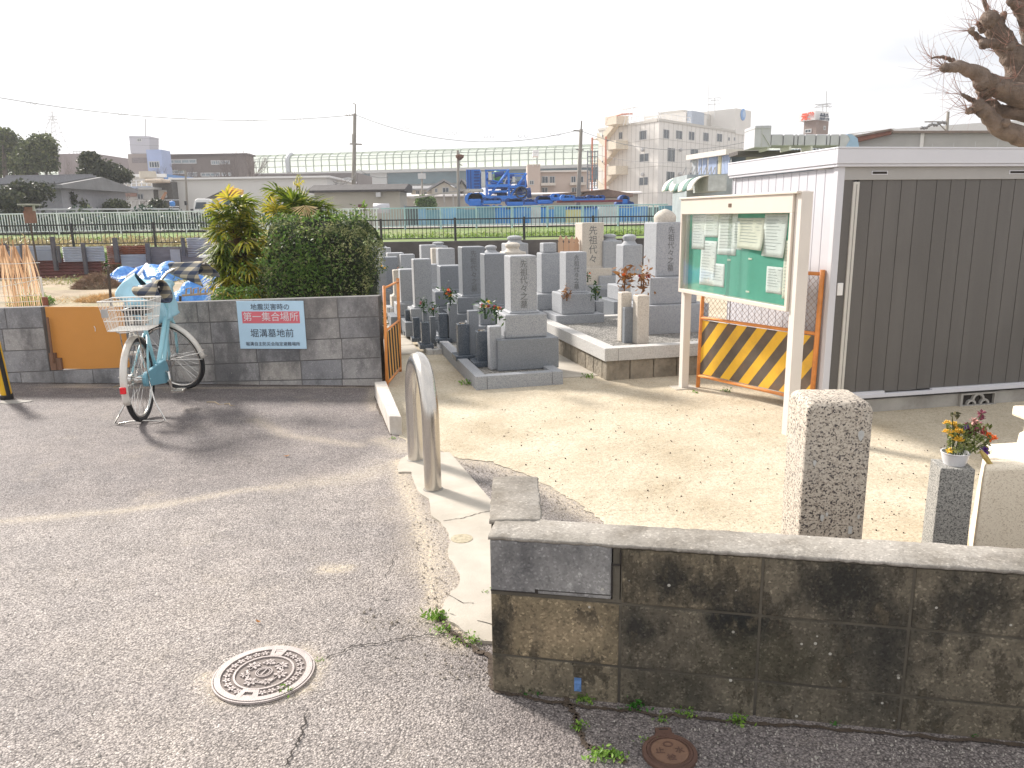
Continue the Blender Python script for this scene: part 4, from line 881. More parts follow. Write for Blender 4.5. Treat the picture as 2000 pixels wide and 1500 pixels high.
b0, b1 = G(1363, 757), G(1583, 811); dx = (b1-b0); dx.z = 0; W = dx.length; dx.normalize()
bp = PL(b0, b1); zA = bp.sz(1480, 757)[1]; zB = bp.sz(1480, 628)[1]; zT = bp.sz(1592, 532)[1]
lean = (bp.n*-.02+V((0,0,1))).normalized()
th = thing('barrier', (b0+b1)/2, 'rusty orange barrier with yellow and black stripes leaning behind the notice board', 'barrier')
barrier(th, b0, dx, lean, W, zT+.02, .13, .60, 7.5, .36, m_y, m_k)
c0_ = G(762, 754); e1 = G(779, 742); dx = V((.20, .97, 0)).normalized()
th = thing('barrier', c0_, 'worn orange striped barrier leaning at the right end of the back wall', 'barrier')
bb = G(756, 757); be = bb+V((.02,.72,0)); barrier(th, bb, (be-bb).normalized(), V((.02,0,1)).normalized(), .72, .93, .06, .50, 6, .10, m_yo, m_ko, wire=False, r=.014, flip=-1, fr=.4)
# ================================================================ BICYCLE  (local: x forward, y left, z up; origin under the rear axle)
BR = G(281, 822); bh = R(98)
bike = thing('bicycle', (BR.x, BR.y, 0), 'light blue city bicycle with white wire rear basket parked on its stand', 'bicycle', rz=bh)
m_blue = mat('bike_blue', (.30,.56,.64), .35, .08, 8, .03, 60); m_tyre = mat('tyre', (.018,.018,.02), .75, .2, 20, .3, 200)
m_chr = mat('chrome', (.62,.60,.57), .25, .08, 20, 0, metal=1, dirt=(.35,.3,.25), da=.4); m_mud = mat('mudguard', (.66,.63,.58), .35, .1, 10, 0, dirt=(.42,.33,.22), da=.5)
m_wire = mat('white_wire', (.74,.72,.68), .45, .05); m_sad = mat('saddle_black', (.03,.028,.03), .45, .1); m_redr = mat('red_reflector', (.75,.02,.03), .2, .05)
m_bt = mat('blue_chaincase', (.14,.33,.42), .45, .1)
WR = .325
def bb_(q, name, m, par=bike, **k):
    o = q.build(name, m, None, org=(0,0,0), **k); o.parent = par; return o
def wheel(T, label):
    def tor(q, R_, r, n=48, m=10, c=(0,0,0), a0=0, a1=2*math.pi):
        full = a1-a0 > 6.28; vs = []; fs = []; nn = n if full else n+1
        for i in range(nn):
            a = a0+(a1-a0)*i/n
            for j in range(m):
                b = 2*math.pi*j/m; rr_ = R_+r*math.cos(b); vs.append((c[0]+rr_*math.cos(a), c[1]+r*1.05*math.sin(b), c[2]+rr_*math.sin(a)))
        for i in range(n):
            for j in range(m): fs.append((i*m+j, ((i+1)%nn)*m+j, ((i+1)%nn)*m+(j+1)%m, i*m+(j+1)%m))
        q.add(vs, fs)
    q = MB(T); tor(q, WR-.018, .018); wl = bb_(q, 'wheel', m_tyre, smooth=True); wl['label'] = label
    q = MB(T); tor(q, WR-.040, .011, 48, 6); bb_(q, 'rim', m_chr, wl, smooth=True)
    q = MB(T)
    for k in range(32):
        a = 2*math.pi*k/32; s = 1 if k % 2 else -1; a2 = a+(.9 if (k//2) % 2 else -.9)
        q.tube([(.022*math.cos(a2), s*.032, .022*math.sin(a2)), ((WR-.045)*math.cos(a), 0, (WR-.045)*math.sin(a))], .0017, 4, False)
    bb_(q, 'spokes', m_chr, wl)
    q = MB(T); q.tube([(0,-.045,0),(0,-.03,0),(0,-.03,0),(0,.03,0),(0,.03,0),(0,.045,0)], [.009,.009,.024,.024,.009,.009], 14); q.tube([(0,-.075,0),(0,.075,0)], .006, 8); bb_(q, 'hub', m_chr, wl)
    return wl
def guard(q, a0, a1, wd=.052, R_=None, n=24):
    R_ = R_ or WR+.012; vs = []; prof = [(-wd/2, -.014), (-wd/2*.8, -.002), (0, .006), (wd/2*.8, -.002), (wd/2, -.014)]; m = len(prof)
    for i in range(n+1):
        a = a0+(a1-a0)*i/n
        for y, dr_ in prof: vs.append(((R_+dr_)*math.cos(a), y, (R_+dr_)*math.sin(a)))
    q.add(vs, [(i*m+j, (i+1)*m+j, (i+1)*m+j+1, i*m+j+1) for i in range(n) for j in range(m-1)])
T0 = Matrix.Translation((0, 0, WR)); wheel(T0, 'rear wheel nearest the viewer')
q = MB(T0); guard(q, R(38), R(202)); mg = bb_(q, 'mudguard', m_mud, smooth=True, solid=.0015)
q = MB(T0); a = R(184); q.box((math.cos(a)*(WR+.028), 0, math.sin(a)*(WR+.028)+.015), (.018,.042,.05)); bb_(q, 'reflector', m_redr, mg, bevel=.006)
q = MB(T0); 
for s in (-1, 1): q.tube([(0, s*.062, 0), (math.cos(R(165))*(WR+.01), s*.03, math.sin(R(165))*(WR+.01))], .0028, 5)
bb_(q, 'stay', m_chr, mg)
HT, HB = V((.86, 0, .86)), V((.915, 0, .68)); BBk = V((.43, 0, .30)); AX = V((0,0,WR))
q = MB(); q.tube([HT+V((-.006,0,.03)), HB], .020, 12); q.tube([HB+V((-.01,0,.10)), V((.62,0,.47)), BBk+V((.02,0,.0))], .019, 12); q.tube([HB+V((-.005,0,.035)), V((.66,0,.37)), BBk+V((.02,0,-.0))], .021, 12)
ST = V((.27, 0, .70)); q.tube([BBk, ST], .016, 12)
for s in (-1, 1):
    q.tube([BBk+V((0,s*.02,0)), V((.12, s*.055, .315)), AX+V((0, s*.066, 0))], .010, 8); q.tube([ST+V((-.0,s*.012,-.06)), AX+V((.01, s*.066, .01))], .008, 8)
q.tube([BBk+V((0,-.04,0)), BBk+V((0,.04,0))], .026, 14); bb_(q, 'frame', m_blue, smooth=True)
q = MB(); q.tube([ST+V((.005,0,-.02)), V((.235,0,.80))], .0125, 10); bb_(q, 'seat_post', m_chr, smooth=True)
q = MB(); n_ = 14; rings = []
for i in range(n_+1):
    u = i/n_; x = .12+.25*u; w_ = .098*(1-u)**.55+.022 if u > .02 else .085; h_ = .035*(1-.5*u); zt_ = .825+.015*math.cos(u*3)
    for k in range(12):
        a = 2*math.pi*k/12; q_ = (x, w_*math.cos(a), zt_+h_*math.sin(a)*(1 if math.sin(a) < 0 else .8)); rings.append(q_)
q.add(rings, [(i*12+k, i*12+(k+1)%12, (i+1)*12+(k+1)%12, (i+1)*12+k) for i in range(n_) for k in range(12)]+[tuple(range(12)), tuple(n_*12+k for k in range(12))])
sdl = bb_(q, 'saddle', m_sad, smooth=True)
q = MB(); 
for s in (-1, 1): q.lathe((.16, s*.05, .735), [(.018,0),(.02,.06)], 8)
bb_(q, 'springs', m_chr, sdl)
# chaincase, cranks, pedals, hub brake
q = MB(); sy = -.055; prof = []
for i in range(13): a = R(-90+180*i/12); prof.append((.43+.095*math.cos(a), .30+.095*math.sin(a)))
for i in range(9): a = R(90+180*i/8); prof.append((.0+.055*math.cos(a), WR+.055*math.sin(a)))
q.ext([(x, sy+.015, z) for x, z in prof], (0,-.030,0)); bb_(q, 'chaincase', m_bt, bevel=.005)
q = MB(); q.tube([BBk+V((0,-.085,0)), BBk+V((0,.085,0))], .010, 8); bb_(q, 'crank_axle', m_chr)
for s, dz in ((-1, V((.02, 0, -.165))), (1, V((-.02, 0, .165)))):
    q = MB(); q.tube([BBk+V((0, s*.088, 0)), BBk+dz+V((0, s*.10, 0))], [.014, .010], 8); ckk = bb_(q, 'crank', m_chr, smooth=True)
    q = MB(); c = BBk+dz+V((0, s*.155, 0))
    for yy in (-.045, .045): q.box(c+V((0,yy,0)), (.085,.012,.024))
    for xx in (-.038, .038): q.box(c+V((xx,0,0)), (.012,.08,.022))
    q.tube([c+V((0,-.05*1,0)), c+V((0,.05,0))], .008, 6); bb_(q, 'pedal', m_chr, ckk, bevel=.002)
q = MB(T0); q.tube([(0,.045,0),(0,.045,0),(0,.07,0),(0,.075,0)], [.0,.045,.042,.0], 18); bb_(q, 'hub_brake', m_chr, smooth='auto')
# rear stand
q = MB(); pts = [(0,.07,WR-.01),(-.03,.105,.16),(-.08,.185,.012),(-.085,.15,.008),(-.088,.06,.022),(-.088,-.06,.022),(-.085,-.15,.008),(-.08,-.185,.012),(-.03,-.105,.16),(0,-.07,WR-.01)]
q.tube(pts, .0065, 8); bb_(q, 'kickstand', m_chr, smooth=True)
# rear rack and wire basket
q = MB()
for s in (-1, 1): q.tube([(.22,s*.05,.70),(.10,s*.06,.715),(-.16,s*.06,.715),(-.20,s*.03,.715)], .005, 6); q.tube([(-.10,s*.06,.715),(0,s*.075,WR)], .0045, 6)
q.tube([(-.20,-.03,.715),(-.20,.03,.715)], .005, 6); q.tube([(-.05,-.06,.715),(-.05,.06,.715)], .004, 6); bb_(q, 'rear_rack', m_chr)
q = MB(); bx, bw = -.06, .10; yo = -.025
def brect(z, kx, ky): return [(bx-.155*kx, yo-.175*ky, z), (bx+.155*kx, yo-.175*ky, z), (bx+.155*kx, yo+.175*ky, z), (bx-.155*kx, yo+.175*ky, z)]
lv = [(.728, .80, .80), (.80, .87, .87), (.88, .93, .93), (.945, .99, .99), (.955, 1, 1)]
def P4(r, t):
    k = int(t) % 4; f_ = t-int(t); a, b = V(r[k]), V(r[(k+1)%4]); return a.lerp(b, f_)
for z, kx, ky in lv[:4]:
    r_ = brect(z, kx, ky); q.tube(r_+[r_[0]], .0032 if z < .94 else .005, 5)
for k in range(4):
    nn = 11 if k % 2 == 0 else 14
    for i in range(nn):
        t_ = k+i/nn; q.tube([P4(brect(*lv[0]), t_), P4(brect(*lv[3]), t_)], .0019, 4, False)
for i in range(1, 12):
    q.tube([P4(brect(*lv[0]), i/12), P4(brect(*lv[0]), 3-i/12)], .0019, 4, False)
for i in range(1, 6): q.tube([P4(brect(*lv[0]), 1+i/6), P4(brect(*lv[0]), 4-i/6)], .0019, 4, False)
q.box((bx, 0, .722), (.20,.22,.006)); bk = bb_(q, 'basket', m_wire)
q = MB(); q.box((bx-.150, .11, .86), (.004, .045, .06)); bb_(q, 'basket_plate', mat('basket_plate', (.45,.44,.43), .5), bk)
# front assembly turned to the right
axis = (HT-HB).normalized(); steer = 65
TS = Matrix.Translation(HB) @ Matrix.Rotation(R(steer), 4, axis) @ Matrix.Translation(-HB)
FX = V((1.065, 0, WR)); TF = TS @ Matrix.Translation(FX); wheel(TF, 'front wheel turned sharply to the left')
q = MB(TF); guard(q, R(62), R(188)); mg = bb_(q, 'mudguard', m_mud, smooth=True, solid=.0015)
q = MB(TF); 
for s in (-1, 1): q.tube([(0, s*.055, 0), (math.cos(R(178))*(WR+.025), s*.03, math.sin(R(178))*(WR+.025))], .0034, 5); q.tube([(0, s*.055, 0), (math.cos(R(188))*(WR+.025), s*.035, math.sin(R(188))*(WR+.025))], .0034, 5)
bb_(q, 'stay', m_chr, mg)
q = MB(TS)
for s in (-1, 1): q.tube([HB+V((.0,s*.025,-.01)), HB+V((.02,s*.05,-.06)), V((.99,s*.055,.48)), V((1.03,s*.055,.38)), FX+V((0,s*.058,0))], [.014,.013,.012,.011,.008], 10)
q.tube([HB+V((0,-.035,-.012)), HB+V((0,.035,-.012))], .018, 10); bb_(q, 'fork', m_blue, smooth=True)
hb = MB(TS); Tt = HT+axis*.13
hb.tube([HT+axis*.02, Tt], .0125, 10); hb.tube([Tt+V((-.02,.0,-.03)), Tt+V((.03,0,.01))], .017, 8)
for s in (-1, 1): hb.tube([Tt+V((.03,0,.01)), Tt+V((.05,s*.07,.02)), Tt+V((.06,s*.17,.05)), Tt+V((-.02,s*.25,.065)), Tt+V((-.17,s*.285,.05)), Tt+V((-.26,s*.29,.04))], .011, 10)
hbo = bb_(hb, 'handlebar', m_chr, smooth=True)
q = MB(TS); q.tube([Tt+V((.0,.06,.03)), Tt+V((.0,.06,.075))], [.024,.018], 12); bb_(q, 'bell', m_chr, hbo, smooth=True); q = MB(TS); q.tube([HT+axis*.01, HT+axis*.05], .026, 12); bb_(q, 'headset', m_chr, hbo, smooth=True)
# plaid cloth covers on the two grips
def plaid():
    t = NT('plaid_cloth'); 
    def stripes(sc, th, off=0):
        q_ = t.n('Mapping'); q_.inputs['Scale'].default_value = sc; q_.inputs['Location'].default_value = (off,off,off); t.l(t.co, q_.inputs[0]); w_ = t.n('TexWave'); w_.inputs['Scale'].default_value = 1.0; t.l(q_.outputs[0], w_.inputs['Vector']); return t.ramp(w_.outputs['Fac'], (th-.02, 0.), (th+.02, 1.))
    w3 = t.n('TexWave', bands_direction='DIAGONAL'); w3.inputs['Scale'].default_value = 2.6; t.l(t.co, w3.inputs['Vector']); a = t.ramp(w3.outputs['Fac'], (.48, 0.), (.52, 1.))
    w_ = t.n('TexWave', bands_direction='Z'); w_.inputs['Scale'].default_value = 5.0; t.l(t.co, w_.inputs['Vector']); b = t.ramp(w_.outputs['Fac'], (.48, 0.), (.52, 1.))
    c = t.mix(.5, a, b); col = t.ramp(c, (.2, (.045,.06,.10)), (.5, (.17,.17,.17)), (.9, (.48,.42,.30)))
    return t.fin(col, .9, t.bump(t.noise(300, 2), .2, .002))
m_pl = plaid()
q = MB(TS); c0 = Tt+V((-.22, .285, .045))
def sleeve(u, v):
    r_ = (.045+.03*u+.012*math.sin(v*12.6+u*5)); a = v*2*math.pi; return c0+V((.20-.27*u, 0, -.012-.02*u))+V((0, r_*math.cos(a), r_*1.12*math.sin(a)-.014*u))
q.grid(sleeve, 10, 24); gc = bb_(q, 'grip_cover', m_pl, smooth=True, solid=.008); gc['label'] = 'plaid sleeve with its open end facing the viewer'
q = MB(TS); c1 = Tt+V((-.05, -.27, .068))
def cape(u, v):
    a = R(-100+200*v); hang = .05+.16*u; wv__ = .012*math.sin(v*14+u*4)
    return c1+V((.13-.34*u, math.sin(a)*(.05+.07*u)+wv__, .01+math.cos(a)*.035-hang*(abs(v-.5)*1.5)**1.2-.05*u))
q.grid(cape, 12, 26); gc = bb_(q, 'grip_cover', m_pl, smooth=True, solid=.006); gc['label'] = 'plaid cloth spread wide over the right grip'
# light blue rain cover over the front basket
m_bag = mat('blue_rain_cover', (.36,.62,.74), .45, .10, 5, .25, 9, bd=.03)
q = MB(TS); 
def bag(u, v):
    a = 2*math.pi*v; zz = .66+.38*u; prof = (.62+.42*u) if u < .72 else 1.0*(1-((u-.72)/.28)**2*.55)
    if u < .02: prof = .1
    fold = 1+.10*math.sin(7*a+u*4)+.06*math.sin(13*a-u*9)
    cx = .99+.02*u; rx, ry = .180*prof*fold, .215*prof*fold
    if u > .97: rx, ry = .03, .03
    sq_ = 1/max(abs(math.cos(a)), abs(math.sin(a)))**.45; return V((cx+rx*sq_*math.cos(a), ry*sq_*math.sin(a), zz+.035*math.sin(a*2+1)*u+.05*math.cos(a)*u))
q.grid(bag, 18, 56); cv = bb_(q, 'rain_cover', m_bag, smooth=True)
q = MB(); q.tube([HB+V((.0,.03,.0)), V((.80,.05,.62)), V((.7,.03,.5)), V((.5,.02,.34))], .003, 5); q.tube([Tt+V((0,.0,.03)), HT+V((-.05,.06,.1)), V((.6,.05,.6)), V((.25,.06,.62)), V((.03,.07,.40))], .003, 5); bb_(q, 'brake_cable', m_black)
q = MB(T0); ring_ = [(.0+.055*math.cos(a), .045, .30+.055*math.sin(a)) for a in [i*.45 for i in range(11)]]; q.tube([(x+.10, y, z) for x, y, z in ring_], .008, 8); bb_(q, 'ring_lock', m_wire, smooth=True)
# ================================================================ HEDGE, PALMS, GARDEN, FENCES
m_hedge = leafmat('hedge_leaf', (.012,.028,.012), (.065,.11,.03), (.42,.43,.20), 8.0, .28, 1.0, .3, .47)  # dark depth and creamy highlights are put into the leaf colours
m_hedge2 = leafmat('hedge_new_leaf', (.05,.11,.02), (.11,.20,.035), (.24,.33,.08), 6.0, .4)
m_stem = mat('stem_brown', (.10,.075,.05), .9, .3, 20, .2)
def cloud_box(c, d, n, rz=0, edge=.18, lump=.06):
    """points near the surface of a lumpy box"""
    p = npr.uniform(-1, 1, size=(n, 3)); k = npr.integers(0, 3, n); inner = npr.random(n) < .22
    for i in range(3):
        m_ = (k == i) & ~inner; p[m_, i] = np.sign(p[m_, i])*npr.uniform(1-edge, 1.0, m_.sum())
    nrm = np.zeros_like(p); nrm[np.arange(n), k] = np.sign(p[np.arange(n), k])
    q = np.abs(p)**4; s = (q.sum(1, keepdims=True))**.25; p = p/np.maximum(s/1.02, 1)
    p *= np.array(d)/2; p += nrm*lump*(np.sin(p[:, [0]]*9+p[:, [2]]*7)+np.sin(p[:, [1]]*11-p[:, [2]]*8+1))*.7
    ca, sa = math.cos(rz), math.sin(rz); x = p[:,0]*ca-p[:,1]*sa; y = p[:,0]*sa+p[:,1]*ca
    nx = nrm[:,0]*ca-nrm[:,1]*sa; ny = nrm[:,0]*sa+nrm[:,1]*ca
    return np.stack([x+c[0], y+c[1], p[:,2]+c[2]], 1), np.stack([nx, ny, nrm[:,2]], 1)
hx0, hx1 = P(493, 520, 7.9).x, P(724, 520, 7.9).x; hz1 = P(620, 428, 7.9).z
hc = ((hx0+hx1)/2+.02, 8.35, hz1/2+.02)
th = thing('hedge_bush', (hc[0], hc[1], 0), 'dense clipped dark green hedge bush above the grey block wall', 'bush')
c, nm = cloud_box(hc, ((hx1-hx0)-.06, 1.15, hz1-.05), 34000, R(6), .16, .06); vs, fs = leafquads(c, .032, .52, nrm=nm*.9); rawmesh('foliage', vs, fs, m_hedge, th, rv=npr.random(len(fs)))
k = 1500; cc = np.stack([npr.normal(hc[0]-.12, .24, k), np.full(k, hc[1]-.62)+npr.normal(0, .03, k), npr.normal(hc[2]+.22, .22, k)], 1)
cc[:900, 1] = hc[1]-.60+(cc[:900, 0]-hc[0])*.1; ok = (cc[:,2] < hz1+.02) & (cc[:,2] > .5); cc = cc[ok]
vs, fs = leafquads(cc, .038, .5, nrm=np.tile([0,-.8,.4], (len(cc),1))); o = rawmesh('young_foliage', vs, fs, m_hedge2, th, rv=npr.random(len(fs)))
k = 500; cc = np.stack([npr.uniform(hx0+.05, hx1-.05, k), npr.uniform(hc[1]-.5, hc[1]+.5, k), hz1+np.abs(npr.normal(0, .045, k))-.02], 1)
vs, fs = leafquads(cc, .042, .42, up=.0); rawmesh('top_foliage', vs, fs, m_hedge2, th, rv=npr.random(len(fs)))
q = MB()
for px, py in ((712,400),(666,420),(655,425),(695,412),(620,418)):
    p = P(px, py, 8.2); q.tube([(p.x, p.y, hz1-.25), p], .004, 4)
    cc = np.array([tuple(p)])+npr.normal(0, .022, (14,3)); vs, fs = leafquads(cc, .05, .4); b0 = len(q.v); q.v += [V(v) for v in vs]; q.f += [tuple(i+b0 for i in f) for f in fs]; q.mi += [0]*len(fs); q.c += [.9]*len(fs)
q.uc = True; q.c = q.c+[.5]*(len(q.f)-len(q.c)); q.build('sprigs', m_hedge2, th)
q = MB()
for i in range(9): x = hx0+.15+(hx1-hx0-.3)*i/8; q.tube([(x, hc[1], 0), (x+rnd.uniform(-.1,.1), hc[1]+rnd.uniform(-.2,.2), hz1*.8)], .02, 5)
q.ball(hc, ((hx1-hx0)*.47, .46, hz1*.48), 24, 16, .06); q.build('branches_and_dark_core', mat('hedge_inside', (.02,.026,.012), 1, .3, 8, 0), th)  # branches and a near-black core that darkens the inside of the bush
# palms
m_palm = leafmat('palm_leaf', (.05,.09,.012), (.18,.25,.025), (.48,.46,.06), 2.5, .38); m_palmy = leafmat('palm_leaf_yellow', (.24,.26,.03), (.55,.50,.06), (.70,.48,.10), 3, .4); m_fib = mat('palm_trunk', (.12,.075,.045), .95, .35, 20, .8, 60, bd=.02)
def fan(q, o, d, r, n=22, spread=R(150), droop=.25, wd=.025):
    d = V(d).normalized(); s = d.cross(V((0,0,1))); s = s.normalized() if s.length > .05 else V((1,0,0)); nrm = s.cross(d)
    for k in range(n):
        a = spread*(k/(n-1)-.5)+rnd.uniform(-.03,.03); dd_ = (d*math.cos(a)+s*math.sin(a)); L_ = r*(.72+.28*math.cos(a*.8))*rnd.uniform(.85,1.08); sd_ = dd_.cross(nrm).normalized()
        q.col = rnd.random(); pts = [o+dd_*L_*t-V((0,0,1))*droop*L_*t*t*(1.0+.3*abs(a))+nrm*.03*math.sin(k) for t in (0.05,.5,.8,1.0)]; ws = [.35, 1, .7, .06]; vs = []
        for p, w_ in zip(pts, ws): vs += [p-sd_*wd*w_/2, p+nrm*wd*.12*w_, p+sd_*wd*w_/2]
        q.add(vs, [(i*3+j, i*3+j+1, (i+1)*3+j+1, (i+1)*3+j) for i in range(3) for j in range(2)])
def palm(name, base, H_, crown, label, nf, r, mix=.3):
    th = thing(name, base, label, 'palm tree', 'fan palms by the wall'); top = V(base)+V((0,0,H_)); q = MB()
    q.tube([V(base), V(base)+V((.03,.02,H_*.5)), top], [.09,.10,.07], 10); q.build('trunk', m_fib, th, smooth=True)
    g_, y_, st = MB(), MB(), MB()
    for k in range(nf):
        z, az, el, pl_, rr_ = crown(k/nf); o = V((base[0], base[1], z)); d = V((math.cos(az)*math.cos(el), math.sin(az)*math.cos(el), math.sin(el))); tip = o+d*pl_-V((0,0,.06))
        st.tube([o, o+d*pl_*.5+V((0,0,.02)), tip], .006, 4, False); fan(y_ if rnd.random() < mix else g_, tip, d+V((rnd.uniform(-.4,.4),rnd.uniform(-.4,.4),rnd.uniform(-.3,.25))), rr_, 18, R(rnd.uniform(150,230)), rnd.uniform(.15,.5))
    g_.build('fronds', m_palm, th); y_.build('yellowing_fronds', m_palmy, th); st.build('petioles', m_palm, th)
p = G(470, 640); y_ = 8.6; bx_ = P(463, 500, y_).x; zt1 = P(472, 385, y_).z
palm('fan_palm', (bx_, y_, 0), zt1-.25, lambda u: (zt1-.12-(zt1-.36)*u**.9, rnd.uniform(0, 6.283), R(55-75*u**.5)+rnd.uniform(-.4,.4), rnd.uniform(.08,.27), rnd.uniform(.19,.27)), 'tall yellowing fan palm bushy down to the wall beside the bicycle', 200, .3, .42)
y2 = 9.6; bx2 = P(578, 400, y2).x; zt2 = P(578, 386, y2).z
palm('fan_palm', (bx2, y2, 0), zt2-.22, lambda u: (zt2-.17-.22*u, rnd.uniform(0, 6.283), R(75-95*u)+rnd.uniform(-.2,.2), rnd.uniform(.12,.42), rnd.uniform(.23,.31)), 'shorter fan palm whose crown rises behind the clipped hedge', 75, .4, .25)
p = P(596, 402, 8.9); q = MB(); fan(q, p+V((0,0,0)), V((.0,-.30,-1)), .21, 17, R(165), .03, .013); q.col = .5; o = q.build('dry_frond', mat('straw_frond', (.55,.42,.22), .7, .15, 20, 0, rv=.3)); tag(o, 'straw coloured dead palm fan lying over the top of the hedge', 'palm frond')
c, nm = cloud_box((P(455, 580, 7.7).x, 7.75, .74), (.42, .25, .22), 900, 0, .4, .02); vs, fs = leafquads(c, .035, .4, nrm=nm); tag(rawmesh('low_shrub', vs, fs, m_hedge2, rv=npr.random(len(fs))), 'small bright green shrub peeping over the wall below the palm', 'bush')
# ---- dry yard: blue sheets, straw, brush, block, table, can, stakes
def bluemat():
    t = NT('blue_sheet'); col = t.mix(t.ramp(t.noise(7, 4, .6), (.35, 0.), (.7, 1.)), (.035,.20,.62), (.12,.38,.82)); return t.fin(col, .38, t.bump(t.noise(6, 5, .6, dist=1.2), .8, .06))
m_bs = bluemat()
def tarp(x0, x1, ytop, ybot, label, hs=1.0, seed=0, dep=.8):
    a, b = G(x0, ybot, .03), G(x1, ybot, .03); Yc = (a.y+b.y)/2; zt_ = P((x0+x1)/2, ytop, Yc+dep*.4).z*hs; r = random.Random(seed); ph = [r.uniform(0, 6) for _ in range(6)]
    def f(u, v):
        e_ = min(1, 4*u, 4*(1-u), 4*v, 4*(1-v)); hgt = (zt_-.03)*(e_**.6)*(.55+.25*math.sin(5*u*2+ph[0])*math.cos(4*v+ph[1])+.22*abs(math.sin(9*u+6*v+ph[2]))+.12*math.sin(17*u-9*v+ph[3]))
        return V((a.x+(b.x-a.x)*u+.06*math.sin(7*v+ph[4]), Yc-.05+dep*v+.06*math.sin(9*u+ph[5]), .032+max(0, hgt)))
    q = MB(); q.grid(f, 40, 22); return tag(q.build('blue_sheet', m_bs, solid=.004), label, 'tarp', 'blue sheets in the vegetable garden')
tarp(208, 330, 517, 552, 'crumpled blue sheet heap weighed down by white pipes behind the bicycle', 1.15, 1, 2.2); tarp(275, 320, 560, 590, 'small blue sheet glimpsed behind the wire basket', .9, 5, .7)
tarp(335, 440, 540, 592, 'blue sheet bundle beside the fan palm near the wall', 1.2, 3, 1.6); tarp(330, 372, 566, 578, 'narrow blue sheet strip behind the handlebar', .8, 8, .5)
for k, (x0, y0, x1, y1, lb) in enumerate(((248,541,268,526,'left white pipe lying on the crumpled blue sheet'), (268,541,287,516,'right white pipe lying on the crumpled blue sheet'))):
    q = MB(); q.tube([P(x0, y0, 19.0), P(x1, y1, 20.2)], .035, 8); tag(q.build('pipe', m_white, smooth=True), lb, 'pipe', 'white pipes on the blue sheet')
p = G(266, 590-20, .03); q = MB(); 
def pile(c, rx, ry, h, m, n, s, name, label, asp=.08):
    a = npr.uniform(0, 6.283, n); r_ = npr.random(n)**.5; hh_ = h*(1-r_**1.6)*npr.random(n)**.35
    cc = np.stack([c[0]+rx*r_*np.cos(a), c[1]+ry*r_*np.sin(a), c[2]+hh_], 1); vs, fs = leafquads(cc, s, asp, up=.3); return tag(rawmesh(name, vs, fs, m, rv=npr.random(len(fs))), label, 'pile')
m_brush = mat('brush_twigs', (.22,.14,.09), .9, .4, 10, 0, rv=.4); m_straw = mat('straw', (.62,.42,.20), .85, .2, 8, 0, rv=.35)
p = G(186, 563, .03); pile((p.x, p.y+.1, .03), .55, .5, .36, m_brush, 3000, .22, 'brush_pile', 'heap of dry brown twigs in the garden left of the bicycle', .035)
p = G(198, 588, .03); pile((p.x+.1, p.y, .03), .55, .35, .12, m_straw, 2600, .2, 'straw_pile', 'flat heap of golden straw just behind the wall left of the basket', .04)
p = G(110, 590, .03); pile((p.x, p.y+.3, .0), 1.1, .8, .05, m_straw, 500, .2, 'straw_scatter', 'thin scatter of straw on the bare garden soil', .04)
p = G(168, 537, .03); q = MB(); q.ball(p+V((0,0,.14)), (.24,.2,.2), 10, 7, .1); tag(q.build('feed_sack', mat('sack', (.55,.40,.33), .9, .2, 8, .4, 30), smooth=True), 'slumped pale pinkish sack in front of the rusty sheet fence', 'sack')
p = G(256, 568, .03); q = MB(); q.box(p+V((0,.1,.09)), (.24,.15,.16), .2); tag(q.build('concrete_block', m_conc2, bevel=.01), 'grey concrete block standing on the soil behind the wire basket', 'block')
th = thing('garden_table', G(392, 590, .03), 'small cast iron table frame standing before the blue sheet bundle', 'table'); q = MB(); zt_ = P(385, 562, 12.6).z
q.tube([P(356, 577, 11.8), P(424, 572, 11.8)], .018, 6); 
for x in (368, 382, 396, 412): q.tube([P(x-5, 577, 11.8), P(x-4, 564, 11.8), P(x+5, 562, 11.8), P(x+5, 574, 11.8)], .013, 6)
q.build('scroll_rail', mat('bronze_rail', (.30,.24,.17), .6), th); q = MB(); q.tube([P(414, 572, 11.8), P(415, 592, 11.8)], .02, 6); q.tube([P(352, 578, 11.8), P(352, 592, 11.8)], .02, 6); q.build('legs', m_black, th)
p = P(240, 566, 13.4); q = MB(); q.lathe((P(284,578,13.4).x, 13.4, P(284,578,13.4).z-.02), [(.03,0),(.04,.1),(.02,.12),(.02,.16)], 10); tag(q.build('bottle', mat('brown_bottle', (.16,.08,.05), .3)), 'small brown bottle near the blue sheets behind the handlebar', 'bottle')
# stakes and nets
m_stk = mat('dark_stake', (.075,.06,.05), .9, .3)
def stake(x0, y0, x1, y1, Y, r, label, m=m_stk):
    a, b = P(x0, y0, Y), P(x1, y1, Y); a.z = min(a.z, .0); q = MB(); q.tube([a, b], r, 6); return tag(q.build('stake', m), label, 'stake', 'garden stakes')
stake(216, 600, 211, 526, 9.2, .014, 'dark stake standing behind the wire basket'); stake(74, 512, 59, 437, 17, .02, 'tall thin bamboo stake leaning beside the orange nets'); stake(86, 585, 78, 541, 10, .014, 'short dark stake right of the orange nets')
stake(92, 604, 87, 580, 8.2, .028, 'squat brown stake on the wall line beside the orange board', mat('red_stake', (.22,.08,.05), .9)); stake(210, 545, 211, 520, 13, .02, 'stub of a dark stake left of the crumpled blue sheet')
m_net = leafmat('orange_net', (.55,.36,.22), (.72,.52,.34), (.80,.62,.44), 6, .4)
